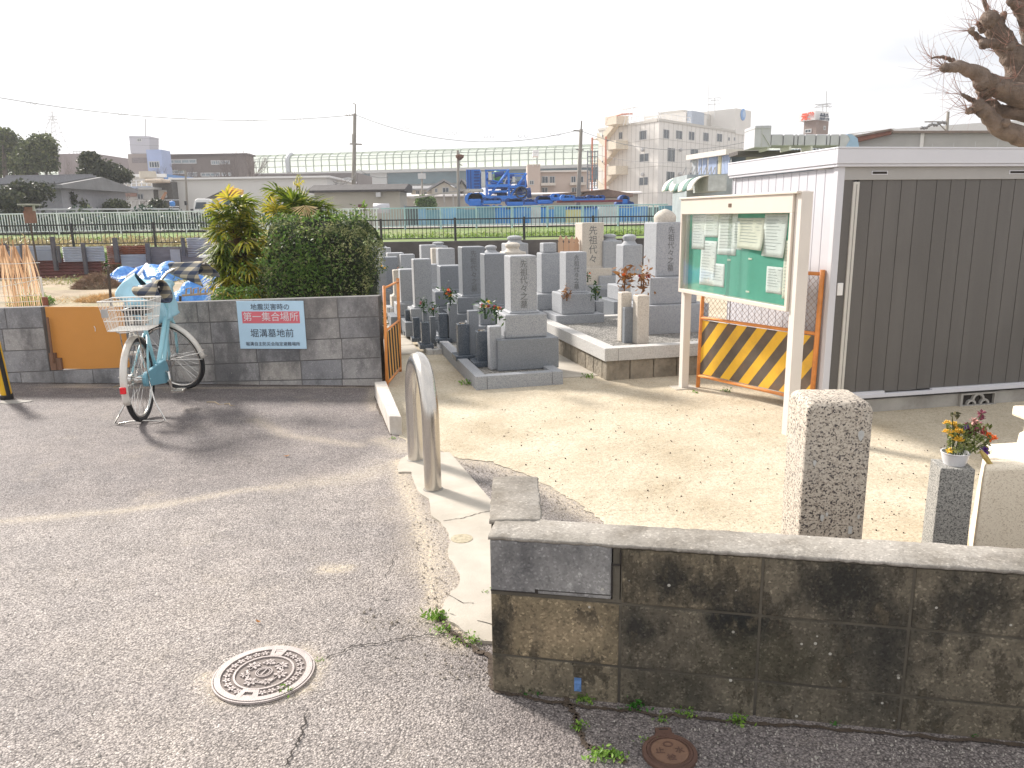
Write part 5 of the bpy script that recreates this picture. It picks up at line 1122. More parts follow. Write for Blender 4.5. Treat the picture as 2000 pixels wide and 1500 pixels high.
for k, (x, yt_, yb_, wd, lb) in enumerate(((10,486,590,8,'leftmost cone of gathered orange netting'),(31,488,592,10,'middle cone of gathered orange netting'),(55,485,592,9,'right cone of gathered orange netting'))):
    Y = 9.4; th = thing('garden_net', (P(x,yb_,Y).x, Y, .03), lb+' hung on the strings', 'net', 'orange garden nets'); top_ = P(x-4, yt_, Y); q = MB(); n = 14; q.col = .5
    for i in range(n):
        a = 2*math.pi*i/n; q.col = rnd.random(); prev = None
        for j in range(7):
            t_ = j/6; z = top_.z+.04-(top_.z-.12)*t_; rr_ = (.02+wd*.0115*math.sin(math.pi*min(1, t_*1.05))**.8*(.5+.5*t_)+.014*math.sin(i*3+j)); cx = top_.x+(P(x+8, 540, Y).x-top_.x)*t_; p_ = V((cx+rr_*math.cos(a), Y+rr_*math.sin(a), z))
            if prev: sdw = V((-math.sin(a), math.cos(a), 0))*.006*(1.6-t_); q.add([prev-sdw, p_-sdw, p_+sdw, prev+sdw], [(0,1,2,3)])
            prev = p_
    q.build('netting', m_net, th); q = MB(); q.tube([top_+V((0,0,-.1)), top_+V((0,0,.12))], .008, 5); q.build('tip', m_net, th)
q = MB()
for y0, y1 in ((515,513),(545,541),(565,541+4),(578,576),(590,588)):
    q.tube([P(-30, y0, 9.3), P(25, (y0+y1)/2+1.5, 9.3), P(78, y1, 9.3)], .004, 4)
q.tube([P(58, 518, 9.3), P(62, 545, 9.3), P(56, 560, 9.3)], .006, 4)
for x in (-32, 79): q.tube([(P(x, 540, 9.3).x, 9.3, 0), P(x, 505 if x < 0 else 541, 9.3)], .012, 6)
tag(q.build('string_trellis', m_wire), 'white strings stretched between stakes carrying the orange nets', 'trellis')
def grass(px0, px1, py, n, s, label, m=m_weed, z=.03, dep=.4, Y=None):
    a, b = (G(px0, py, z), G(px1, py, z)) if Y is None else (P(px0, py, Y), P(px1, py, Y)); z0 = z if Y is None else a.z
    cc = np.stack([npr.uniform(a.x, b.x, n), npr.uniform(a.y, a.y+dep, n), z0+np.abs(npr.normal(0, s*.5, n))], 1); vs, fs = leafquads(cc, s, .16); return tag(rawmesh('grass', vs, fs, m, rv=npr.random(len(fs))), label, 'grass', kind='stuff')
grass(15, 75, 600, 500, .16, 'fresh green grass under the orange nets', dep=.5); grass(0, 200, 560, 1300, .12, 'patchy pale grass on the garden soil', leafmat('dry_grass', (.24,.22,.09), (.40,.34,.15), None, 3, .3), dep=5.5)
grass(100, 420, 556, 1500, .13, 'thin green weeds between the blue sheets', leafmat('mid_grass', (.12,.17,.05), (.26,.30,.10), None, 3, .3), dep=5)
grass(50, 210, 538, 2200, .28, 'dry russet weeds along the rusty sheet fence', leafmat('russet', (.08,.045,.03), (.20,.12,.07), None, 3, .2), dep=1.4); grass(200, 240, 533, 500, .3, 'green weeds at the foot of the rusty sheet fence', m_weedd, dep=.5)
# ---- patched sheet fence
FY = 21.4; fp = front(FY)
th = thing('sheet_fence', (P(200,540,FY).x, FY, 0), 'patchwork fence of rusty and pale corrugated sheets below the railing', 'fence')
m_cs = mat('pale_corrugated', (.42,.46,.54), .55, .12, 2, .2, 30, dirt=(.30,.14,.08), da=.35); m_rs = mat('rusty_sheet', (.23,.075,.04), .8, .3, 3, .3, 30, dirt=(.45,.42,.42), da=.8); m_dw = mat('dark_boards', (.16,.14,.145), .9, .3, 2, .4, 20, stretch=(1,1,6)); m_rb = mat('red_brown_sheet', (.14,.05,.045), .85, .3, 2, .2)
def corr(x0, y0, x1, y1, m, name='sheet', off=0, horiz=True, n=9):
    a0, z1_ = fp.sz(x0, y0); a1, z0_ = fp.sz(x1, y1); q = MB(); k = n*6
    if horiz: q.grid(lambda u, v: fp.pt(a0+(a1-a0)*u, z0_+(z1_-z0_)*v, off+.022*math.sin(v*n*6.283)), 1, k)
    else: q.grid(lambda u, v: fp.pt(a0+(a1-a0)*u, z0_+(z1_-z0_)*v, off+.02*math.sin(u*n*6.283)), k, 1)
    return q.build(name, m, th)
corr(-40, 478, 24, 522, m_rs); corr(22, 480, 110, 508, m_cs, off=.05); corr(20, 490, 118, 508, m_cs, off=.10); corr(123, 482, 208, 510, m_cs, off=.05); corr(207, 480, 290, 515, m_rs, off=.0); corr(238, 497, 290, 521, m_cs, off=.08); corr(365, 464, 420, 500, m_cs, off=.03, n=11); corr(-40, 508, 200, 542, m_rb, off=-.03, n=6); corr(238, 519, 290, 545, m_rb, off=-.02, n=5)
q = MB(); q.pb(fp, 288, 482, 366, 534, -.04, -.01); q.pb(fp, 355, 483, 402, 520, -.0, .03); q.build('board', m_dw, th); q = MB(); q.pb(fp, 335, 487, 354, 520, .02, .05); q.build('grey_board', mat('bleached_board', (.33,.31,.31), .9, .1), th)
for x, y0, y1, w_ in ((18,475,535,6),(49,476,515,4),(111,462,528,7),(120,480,512,4),(170,474,535,6),(231,464,512,8),(294,475,520,7),(362,464,500,6)):
    q = MB(); q.pb(fp, x-w_/2, y0, x+w_/2, y1, .08, .16); q.build('post', mat('old_post', (.09,.085,.095), .9), th)
th2 = thing('water_tank', (P(405,505,20.8).x, 20.8, 0), 'cream plastic tank at the end of the sheet fence by the palm', 'tank'); q = MB(); q.pb(front(20.8), 396, 502, 425, 545, -.5, 0); q.build('body', m_conc, th2, bevel=.04); q = MB(); q.pb(front(20.8), 390, 498, 430, 503, -.5, .06); q.build('lid', m_white, th2, bevel=.01)
# ---- embankment and the two railings
GY = 25.0
q = MB(); zz = P(600, 478, GY).z
q.add([(-70,GY-.6,zz-.12),(70,GY-.6,zz-.12),(70,GY+5,zz+.05),(-70,GY+5,zz+.05),(70,GY+9,zz+.25),(-70,GY+9,zz+.25),(70,GY+20,zz+.32),(-70,GY+20,zz+.32),(-70,GY-.6,-.02),(70,GY-.6,-.02)], [(0,1,2,3),(3,2,4,5),(5,4,6,7),(8,9,1,0)])
struct(q.build('river_bank', m_field, org=(0,0,0)))
ZB = zz+.3
q = MB(); q.add([(-70,GY+12.5,zz+.34),(70,GY+12.5,zz+.34),(900,1700,zz+.34),(-900,1700,zz+.34)], [(0,1,2,3)]); struct(q.build('town_ground', mat('yard_ground', (.30,.275,.25), .95, .2, .3, .2, 3), org=(0,0,0)))
q = MB(); q.box((P(1000,500,24.2).x+6.0, 24.3, (zz-.12)/2+.1), (20, .3, zz-.1+.16)); tag(q.build('retaining_wall', mat('dark_retaining', (.075,.07,.072), .95, .3, 1.5, .5, 20, dirt=(.15,.14,.13), da=.5)), 'dark stained retaining wall behind the gravestones under the railing', 'wall')
vals = []
def bankgrass(x0, x1, Y, dep, n, s, label, m, z):
    cc = np.stack([npr.uniform(x0, x1, n), npr.uniform(Y, Y+dep, n), z+np.abs(npr.normal(0, s*.35, n))], 1); vs, fs = leafquads(cc, s, .22); return tag(rawmesh('grass', vs, fs, m, rv=npr.random(len(fs)), org=(0,0,0)), label, 'grass', kind='stuff')
m_bg = leafmat('bank_grass', (.09,.15,.03), (.22,.34,.05), (.40,.46,.12), .7, .35)
bankgrass(-22, 10, GY+4.5, 6, 20000, .20, 'bright green grass on the river bank behind the black railing', m_bg, zz+.02); bankgrass(-22, -9, GY+1, 6, 4000, .28, 'straw coloured reeds on the left part of the river bank', leafmat('reeds', (.25,.19,.10), (.46,.37,.20), None, 2, .3), zz+.0)
def railing(A, B, zb, zt0, posts, pitch, pr, name, label, mp, rr=.02, pw=.035, low=True, tall=.0, group=None, brk=None):
    pl = PL(A, B); th = thing(name, (A[0]+(B[0]-A[0])*.5, A[1], zb), label, 'fence'); h = zt0
    for a in posts:
        q = MB(); q.tube([pl.pt(a, zb-.05), pl.pt(a, h+tall)], pw, 8); q.build('post', mp, th)
    q = MB(); q.tube([pl.pt(0, h), pl.pt(pl.len, h)], rr, 6); q.tube([pl.pt(0, zb+.10), pl.pt(pl.len, zb+.10)], rr*.8, 6); q.build('rail', mp, th)
    q = MB(); n = int(pl.len/pitch)
    for i in range(n):
        a = (i+.5)*pitch; q.sb(pl, a-pr, a+pr, zb+.1, h, -pr, pr)
    q.build('pickets', mp, th); return th
bzt = P(300, 437, GY).z; bzb = P(300, 474, GY).z-.1
Lx, Rx = P(-60, 440, GY).x, P(1330, 430, GY+.6).x
ps = [abs(P(x, 437, GY).x-Lx) for x in (-20, 137, 297, 457, 617, 742, 888, 1024, 1160, 1290)]
railing((Lx, GY), (Rx, GY+.3), bzb, bzt, ps, .135, .008, 'black_railing', 'long black steel railing along the river bank behind the garden and graves', mat('black_steel', (.025,.025,.028), .5), .022, .04, tall=.05)
WY = 36.0; wzt = P(300, 414, WY).z; wzb = P(300, 450, WY).z-.08
Lx, Rx = P(-60, 414, WY).x, P(740, 414, WY).x
m_wr = mat('white_rail', (.72,.75,.77), .45, .05)
railing((Lx, WY), (Rx, WY), wzb, wzt, [abs(P(x, 414, WY).x-Lx) for x in (-40,110,232,360,440,520,600,680,735)], .125, .014, 'white_railing', 'long white picket railing on the far side of the river bank', m_wr, .03, .035)
Lx2 = Rx+.1; Rx2 = P(1300, 412, WY+1).x
railing((Lx2, WY), (Rx2, WY+.5), wzb, wzt, [abs(P(x, 414, WY).x-Lx2) for x in (790,860,930,1000,1070,1140,1210,1280)], .125, .013, 'pale_green_railing', 'pale blue green picket railing on the river bank beyond the graves', mat('teal_rail', (.38,.55,.58), .5, .1), .03, .04)
# ================================================================ GRAVEYARD
GR = math.atan2(.24, .97); gu = V((.97, .24, 0)).normalized(); gv = V((-.24, .97, 0)).normalized()
m_g1 = granite('grave_granite', (.30,.315,.34), (.19,.20,.22), 320, .5, (.41,.42,.435)); m_g2 = granite('grave_granite_dark', (.18,.198,.225), (.12,.132,.15), 420, .5, (.26,.275,.295), rough=.45)
m_g3 = granite('polished_blue_granite', (.075,.095,.12), (.03,.04,.055), 260, .5, (.14,.16,.19), rough=.25); m_g4 = granite('pale_tan_granite', (.50,.45,.385), (.33,.29,.25), 200, .45, (.56,.52,.46)); m_g5 = granite('light_kerb_granite', (.47,.46,.44), (.32,.31,.30), 210, .45, (.55,.54,.52))
m_rough = mat('rough_stone', (.27,.235,.185), .9, .3, 7, .9, 25, dirt=(.11,.095,.07), da=.7, bd=.02)
def gravelmat():
    t = NT('grave_gravel'); v = t.vor(75, 'Color'); q = t.n('SeparateColor'); t.l(v, q.inputs[0]); d = t.vor(75)
    col = t.mix(1., t.ramp(q.outputs[0], (0, (.16,.15,.14)), (1, (.5,.48,.44))), t.ramp(d, (.3, 1.), (.8, .35)), 'MULTIPLY'); return t.fin(col, .9, t.bump(t.ramp(d, (0, 1.), (.8, 0.)), .8, .01))
m_gvl = gravelmat()
def loc(u, v, z=0, o=(0,0,0)): return V(o)+gu*u+gv*v+V((0,0,z))
def gbox(q, c, dx, dy, z0, z1, tap=1.0): q.box((c[0], c[1], (z0+z1)/2), (dx, dy, z1-z0), GR, tap)
def plot(name, label, C, W, D, h, t, m, base=None, gravel=True):
    """kerbed plot: C = near left ground corner, W along gu, D along gv"""
    th = thing(name, C, label, 'grave plot'); q = MB(); z0 = h-.12 if base else -.03
    gap = .003; n = max(2, int(D/1.1)); 
    q.obox(loc(t+gap,0,z0,C), gu*(W-2*t-2*gap), gv*t, V((0,0,h-z0))); q.obox(loc(t+gap,D-t,z0,C), gu*(W-2*t-2*gap), gv*t, V((0,0,h-z0)))
    for s in (0, W-t):
        for k in range(n): q.obox(loc(s, D*k/n+gap*(k > 0), z0, C), gu*t, gv*(D/n-gap), V((0,0,h-z0)))
    q.build('kerb', m, th, bevel=.004)
    if base:
        q = MB(); n1 = int(W/.22)
        for k in range(n1): q.obox(loc(.03+(W-.06)*k/n1, .03, -.03, C), gu*((W-.06)/n1-.006), gv*.12, V((0,0,h-.12+.03-.002)))
        n2 = int(D/.24)
        for k in range(n2):
            for s in (.03, W-.15): q.obox(loc(s, .155+(D-.19)*k/n2, -.03, C), gu*.12, gv*((D-.19)/n2-.006), V((0,0,h-.12+.03-.002)))
        q.build('stone_base', base, th, bevel=.012, seg=3)
    if gravel:
        q = MB(); q.obox(loc(t, t, 0, C), gu*(W-2*t), gv*(D-2*t), V((0,0,h-.028))); q.build('gravel_fill', m_gvl, th)
    return th
C1 = G(930, 763); W1 = (G(1098,750)-C1).length
plot('grave_plot', 'long grey kerbed plot of the middle row of graves ending at the near corner', C1, W1, 9.5, .125, .10, m_g1)
C2 = G(834, 694); plot('grave_plot', 'narrow kerbed plot of the left row of graves beside the back wall', C2, .62, 11, .06, .07, m_g5)
C3 = G(1181, 746); W3 = 1.95; plot('grave_plot', 'raised grave plot with pale kerb on rough stones behind the notice board', C3, W3, 2.3, .31, .13, m_g5, m_rough)
C4 = loc(-.35, 2.5, 0, C3); plot('grave_plot', 'low kerbed plot with the crested incense stone behind the raised plot', C4, 2.2, 5, .13, .12, m_g5)
C5 = loc(-.5, 9.2-1.2, 0, C3); plot('grave_plot', 'farthest kerbed plot of graves below the dark retaining wall', C5, 4.2, 5.0, .13, .12, m_g1)
q = MB()
for k in range(7): q.obox(loc(-.50, .1+k*.62, -.02, C2), gu*.44, gv*.60, V((0,0,.035)))
struct(q.build('stepping_path', m_conc, org=tuple(C2), bevel=.004)); q = MB()
q.obox(loc(W1+.03, .25, -.02, C1), gu*.62, gv*5, V((0,0,.03))); struct(q.build('paved_path', m_conc, org=tuple(C1)))
NG = [0]
def grave(px, ytop, Y, w, style, label, mats=(m_g1, m_g2, m_g1), zb=.1, hb=.22, hu=.20, bw=1.0, dep=None, knob=None, group='gravestones'):
    dep = dep or w; base = P(px, 600, Y); base.z = zb; top = P(px, ytop, Y+ (w/2)*.0).z
    th = thing('gravestone', base, label, 'gravestone', group); c = base
    if hb: q = MB(); gbox(q, c, w*2.35*bw, w*2.2*bw, zb, zb+hb); q.build('lower_base', mats[1], th, bevel=.006)
    if hu: q = MB(); gbox(q, c, w*1.62, w*1.62, zb+hb, zb+hb+hu); q.build('upper_base', mats[2], th, bevel=.012)
    z0 = zb+hb+hu
    if style == 'plain': 
        q = MB(); gbox(q, c, w*1.02, dep*1.02, z0, top-.02); gbox(q, c, w*1.24, dep*1.24, z0, z0+.022, .9); q.build('shaft', mats[0], th, bevel=.014, seg=3)
    if style == 'pyramid':
        q = MB(); gbox(q, c, w, dep, z0, top-w*.28); gbox(q, c, w*.99, dep*.99, top-w*.279, top, .25); q.build('shaft', mats[0], th, bevel=.006)
    if style == 'knob':
        zs_ = P(px, knob, Y).z; q = MB(); gbox(q, c, w, dep, z0, zs_-.02); q.build('shaft', mats[0], th, bevel=.02, seg=3); r = w*.5; q = MB()
        hk = top-zs_; q.lathe((c.x, c.y, zs_-.022), [(r*.8,0),(r*.62,hk*.2),(r*.55,hk*.35),(r*.68,hk*.6),(r*.66,hk*.8),(r*.4,hk*.97),(.01,hk*1.02)], 16); q.build('stupa_cap', mats[0], th, smooth='auto')
    if style == 'block':
        zs_ = P(px, knob, Y).z; q = MB(); gbox(q, c, w, dep, z0, zs_); q.build('shaft', mats[0], th, bevel=.014); q = MB(); gbox(q, c, w*.72, dep*.72, zs_+.001, top); q.build('top_block', mats[0], th, bevel=.012)
    if style == 'point':
        zs_ = P(px, knob, Y).z; q = MB(); gbox(q, c, w, dep, z0, zs_-.0); q.build('shaft', mats[0], th, bevel=.012); r = w*.36; hk = top-zs_; q = MB(); q.lathe((c.x, c.y, zs_), [(r*.95,0),(r,hk*.35),(r*.92,hk*.55),(r*.6,hk*.82),(r*.15,hk*.98),(.005,hk)], 20); q.build('jewel_cap', m_g4, th, smooth='auto')
    if style == 'low':
        q = MB(); gbox(q, c, w, dep, z0, top, .96); q.build('shaft', mats[0], th, bevel=.015)
    return th
A_, B_, D_ = (m_g1, m_g2, m_g1), (m_g2, m_g2, m_g2), (m_g1, m_g1, m_g1); T_ = (m_g4, m_g1, m_g4)
g1 = grave(1017, 494, 7.32, .25, 'plain', 'nearest tall gravestone at the corner of the middle row', A_, .10, .29, .22, bw=1.0)
gm = [
 (965,491,8.75,.25,'plain','second gravestone of the middle row just behind the nearest one',B_),(923,478,9.9,.29,'plain','tall dark gravestone third from the near corner of the middle row',B_),
 (880,515,10.7,.30,'plain','broad dark gravestone fourth in the middle row behind the orange bouquet',B_),(873,482,12.4,.26,'plain','narrow gravestone rising behind the broad dark fourth stone',A_),
 (842,513,11.6,.21,'plain','thin gravestone fifth in the middle row left of the broad dark one',A_),(858,482,14.0,.22,'plain','tan sided gravestone in the back half of the middle row',T_),
 (860,470,16.6,.36,'knob','tall back gravestone with small cap above the tan one',A_),(840,476,15.4,.30,'plain','grey gravestone left of the tall capped one at the back',A_)]
for a in gm:
    kw = dict(knob=478) if a[4] == 'knob' else {}
    grave(a[0], a[1], a[2], a[3], a[4], a[5], a[6], **kw)
for px, yt, Y, w_, lb, mm in ((826,502,9.8,.22,'nearest gravestone of the left row behind the slim incense posts',A_),(800,522,10.4,.24,'low wide gravestone second in the left row',A_),(799,494,13.4,.24,'gravestone deep in the left row above the low wide one',A_),
    (781,524,11.4,.16,'slim tan post stone with pink flowers in the left row',T_),(776,491,13.6,.28,'gravestone of the left row beside the tan post stone',A_),(765,499,12.6,.25,'dark gravestone near the hedge in the left row',B_),(747,479,15.0,.26,'tall gravestone against the hedge at the far left of the graves',A_),(757,481,14.0,.2,'second gravestone from the hedge at the far left',A_),
    (742,517,12.2,.24,'half hidden gravestone next to the hedge base',B_)):
    grave(px, yt, Y, w_, 'plain', lb, mm, .05, .18, .16)
for px, yt, Y, w_, st, kn, lb, mm in ((1007,457,12.5,.36,'knob',472,'gravestone with a rounded cap standing behind the nearest tall one',A_),(1003,470,11.2,.32,'knob',488,'shorter round capped gravestone just behind the nearest tall one',T_),(961,476,13.2,.30,'knob',490,'capped gravestone in the third row left of the round capped pair',A_),
    (1071,474,9.6,.235,'block',493,'gravestone with a small block on its shaft right of the nearest one',A_),(1189,454,12.4,.32,'knob',467,'capped gravestone right of the big tan one',A_),(1227,454,10.6,.28,'knob',474,'capped gravestone beside the tallest pointed one',A_)):
    grave(px, yt, Y, w_, st, lb, mm, .12, .25, .2, knob=kn)
grave(1119, 488, 9.1, .25, 'plain', 'gravestone behind the round crested incense stone', D_, .13, .25, .24); grave(1150, 432, 12.4, .35, 'plain', 'big tan gravestone with a broad flat top in the back row', T_, .13, .3, .26)
grave(1294, 408, 8.3, .33, 'point', 'tallest gravestone with a pointed jewel cap beside the notice board', (m_g1, m_g1, m_g1), .28, .30, .28, knob=434, bw=.95)
grave(1046, 502, 10.6, .26, 'plain', 'dim gravestone squeezed between the nearest one and the block topped one', B_, .12, .2, .2)
m_ins = mat('carved_letters', (.14,.145,.15), .9, .2)
for g_, tx, k in [(o, t_, k_) for lb, t_, k_ in (('nearest tall gravestone', '先祖代々之墓', .15), ('tall dark gravestone third', '先祖代々之墓', .16), ('gravestone behind the round crested', '先祖代々之墓', .17), ('big tan gravestone', '先祖代々', .22), ('tallest gravestone', '先祖代々之墓', .2)) for o in list(S.collection.objects) if o.get('label','').startswith(lb)]:
    sh_ = [c_ for c_ in g_.children if c_.name.startswith('shaft')]; bb2 = [V(c_) for c_ in sh_[0].bound_box]; zt_ = max(c_.z for c_ in bb2); zb_ = min(c_.z for c_ in bb2); vsl = [v_.co for v_ in sh_[0].data.vertices if v_.co.z > zt_-.03]; d_ = max(-(v_.xy.to_3d()).dot(gv) for v_ in vsl)
    n_ = len(tx); stp_ = (zt_-zb_)*.84/n_
    q = MB()
    text('\n'.join(tx), min(stp_, k), wloc(g_)-gv*(d_+.0015)+V((0,0,(zt_+zb_)/2)), gu, (0,0,1), m_ins, g_, 'inscription', .0008)
# wooden memorial boards
for k, x in enumerate((1095, 1106, 1117, 1126)):
    p = P(x, 470, 12.0+.1*k); zt_ = P(x, 459+k, p.y).z; q = MB(); q.add([], []); w_ = .04
    pr = [(-w_,-.0),(w_,0),(w_,zt_*.9),(w_*.7,zt_*.92),(w_,zt_*.94),(w_*.7,zt_*.96),(0,zt_),(-w_*.7,zt_*.96),(-w_,zt_*.94),(-w_*.7,zt_*.92),(-w_,zt_*.9)]
    q.ext([V((p.x+a, p.y, z)) for a, z in pr], (0,.02,0)); tag(q.build('memorial_board', mat('memorial_wood', (.50,.33,.22), .8, .12, 6, .1, 40, stretch=(4,4,.4)) if k == 0 else bpy.data.materials['memorial_wood']), ('leftmost','second','third','rightmost')[k]+' of the four tall wooden memorial boards left of the big tan gravestone', 'memorial board', 'wooden memorial boards')
# incense and flower posts
def post(px0, px1, ytop, ybot, label, m, style='sq', z0=.0, cap=None, plinth=False):
    b = G((px0+px1)/2, ybot, z0); Y = b.y+.04; w_ = P(px1,600,Y).x-P(px0,600,Y).x; zt_ = P((px0+px1)/2, ytop, Y).z; c = (b.x, Y)
    th = thing('stone_post', (c[0], c[1], z0), label, 'stone post', 'incense and flower posts before the graves'); w_ = w_/1.12
    q = MB()
    if plinth: gbox(q, (c[0], c[1]), w_*1.7, w_*2.2, z0, z0+.05)
    gbox(q, c, w_, w_, z0+(.05 if plinth else 0), zt_-(.02 if style == 'round' else 0)); q.build('shaft', m, th, bevel=.012 if style == 'round' else .004, seg=3)
    if cap: q = MB(); q.lathe((c[0], c[1], zt_), [(w_*.45,0),(w_*.5,.02),(w_*.35,.035),(.01,.04)], 14); q.build('lid', cap, th, smooth='auto')
    elif style == 'hole': q = MB(); ring(q, w_*.22, w_*.32, 0, .012, 16); [setattr(v_, 'x', v_.x+c[0]) or setattr(v_, 'y', v_.y+c[1]) or setattr(v_, 'z', v_.z+zt_) for v_ in q.v]; q.build('rim', m_chr, th)
    return th
Z1_ = .10
post(953, 980, 632, 722, 'grey round topped post right of the dark incense box at the near grave', m_g1, 'round', Z1_); post(929, 954, 646, 714, 'dark polished incense box nearest the plot corner', m_g3, 'hole', Z1_, plinth=True)
post(892, 917, 632, 702, 'dark blue incense box second from the plot corner', m_g3, 'hole', Z1_, plinth=True); post(914, 936, 606, 700, 'grey flower post right of the second incense box', m_g2, 'sq', Z1_)
post(856, 875, 612, 668, 'dark incense box beside the orange bouquet', m_g3, 'sq', Z1_, plinth=True); post(875, 894, 592, 668, 'grey post carrying the orange bouquet', m_g2, 'sq', Z1_)
for k, (x0, x1, yt, yb_, lb) in enumerate(((822,840,629,680,'nearest dark post in the left row of posts'),(806,820,620,667,'second dark post in the left row of posts'),(791,806,605,654,'third dark post in the left row of posts'),(776,790,597,642,'farthest of the four dark posts in the left row'))):
    post(x0, x1, yt, yb_, lb, m_g3, 'sq', .05, plinth=True)
post(840, 852, 618, 672, 'grey flower post right of the nearest dark post', m_g2, 'sq', .05); post(826, 836, 606, 662, 'thin grey flower post behind the second dark post', m_g2, 'sq', .05)
for k, (x0, x1, yt, yb_) in enumerate(((746,752,604,632),(755,760,600,628),(763,768,602,630))): post(x0, x1, yt, yb_, ('leftmost','middle','rightmost')[k]+' of three pale stakes like posts beside the leaning barrier', m_g5, 'sq', .03)
post(1083, 1100, 590, 652, 'left flower post before the crested incense stone', m_g1, 'sq', .12); post(1160, 1178, 588, 650, 'right flower post beside the crested incense stone', m_g1, 'sq', .12)
post(1066, 1094, 606, 660, 'squat pale stone left of the flower posts', m_g5, 'round', .0)
post(1208, 1232, 566, 668, 'rear flower post with dried orange flowers on the raised plot', m_g4, 'round', .28); post(1238, 1266, 572, 672, 'front flower post with red flowers on the raised plot', m_g4, 'round', .28); post(1215, 1237, 600, 670, 'dark incense box between the two flower posts of the raised plot', m_g2, 'sq', .28)
# crested incense stone
b = G(1138, 650, .12); Yc = b.y+.1; cpl = PL((b.x-.5*gu.x, b.y-.5*gu.y), (b.x+.5*gu.x, b.y+.5*gu.y)); th = thing('incense_stone', (b.x, b.y, .12), 'low dark incense stone carved with a round crest', 'incense stone')
q = MB(); zt_ = P(1138, 600, Yc).z; q.sb(cpl, .5-.17, .5+.17, .12, zt_, -.2, 0); q.build('block', m_g2, th, bevel=.008); q = MB(); zc_ = .12+(zt_-.12)*.55
for r0, r1 in ((.055,.068),):
    for i in range(28):
        p, s_ = 2*math.pi*i/28, 2*math.pi*(i+1)/28; q.ext([cpl.pt(.5+r*math.cos(t), zc_+r*math.sin(t), 0) for r, t in ((r0,p),(r1,p),(r1,s_),(r0,s_))], cpl.n*.005)
for k in range(4):
    a = k*math.pi/2+.785; q.ext([cpl.pt(.5+.028*math.cos(a)+.018*math.cos(t), zc_+.028*math.sin(a)+.018*math.sin(t), 0) for t in [i*.785 for i in range(8)]], cpl.n*.005)
q.build('crest', m_g1, th)
# small bouquets
m_bgreen = leafmat('grave_leaves', (.015,.05,.02), (.05,.12,.03), (.12,.2,.05), 20, .25)
def bouq(px, py, Y, w, h, cols, label, green=60, mg=None):
    c = P(px, py, Y); th = thing('grave_bouquet', c-V((0,0,h/2)), label, 'flowers', 'bouquets left on the graves')
    cc = npr.normal(size=(green,3))*np.array([w*.28, w*.25, h*.28])+np.array(tuple(c)); vs, fs = leafquads(cc, h*.34, .35, up=.2); rawmesh('leaves', vs, fs, mg or m_bgreen, th, rv=npr.random(len(fs)))
    for k, cm in enumerate(cols):
        q = MB(); p = c+V((rnd.uniform(-.3,.3)*w, -w*.22, rnd.uniform(-.1,.34)*h))
        for j in range(14):
            a = j*2.4; e_ = rnd.uniform(-.5, 1.2); d = V((math.cos(a)*math.cos(e_), math.sin(a)*math.cos(e_), math.sin(e_))); u_ = d.cross(V((0,0,1))).normalized(); s = w*.2
            q.add([p, p+d*s*.6+u_*s*.35, p+d*s, p+d*s*.6-u_*s*.35], [(0,1,2,3)])
        q.build('blossom', cm, th)
    q = MB(); q.tube([c-V((0,0,h*.62)), c], .008, 5); q.build('stem', mg or m_bgreen, th)
m_dryb = leafmat('dried_leaves', (.15,.07,.03), (.32,.15,.05), None, 20, .2)
for a_ in ((947,602,6.95,.13,.16,(m_ye,m_re,m_ye,m_re),'small red and yellow bouquet left in front of the nearest gravestone'),(969,611,6.75,.12,.16,(m_re,m_ye,m_re),'small red and yellow bouquet right in front of the nearest gravestone'),(879,577,8.45,.17,.18,(m_or,m_re,m_or,m_ye),'orange and red bouquet on the grey post of the middle row'),
    (826,594,9.3,.10,.15,(m_re,m_re),'green bouquet with one red bloom over the dark posts'),(846,603,8.8,.09,.14,(m_or,m_pu),'little orange and purple bouquet right of the red one over the posts'),(791,587,10.6,.09,.14,(m_ye,m_pi),'olive bouquet farthest back over the dark posts'),(781,524,11.3,.10,.07,(m_pi,m_pi),'pink flowers on top of the slim tan post stone'),(747,524,11.6,.14,.12,(m_ye,m_ye),'green bouquet with yellow flowers next to the hedge')):
    bouq(*a_)
for a_ in ((1220,542,7.75,.15,.22,(m_or,m_or),'dried brown and orange bouquet on the raised plot',70,m_dryb),(1257,541,7.6,.17,.24,(m_re,m_re,m_or),'bouquet with crimson blooms and orange leaves on the raised plot',70,m_dryb),(1107,571,8.8,.08,.16,(),'brown withered bouquet left before the crested stone',50,m_dryb),(1163,568,8.8,.10,.17,(m_ye,),'olive bouquet right of the crested stone',60),(1148,540,10.0,.10,.12,(m_or,m_pi),'peach flowers at the foot of the big tan gravestone',40)):
    bouq(*a_)
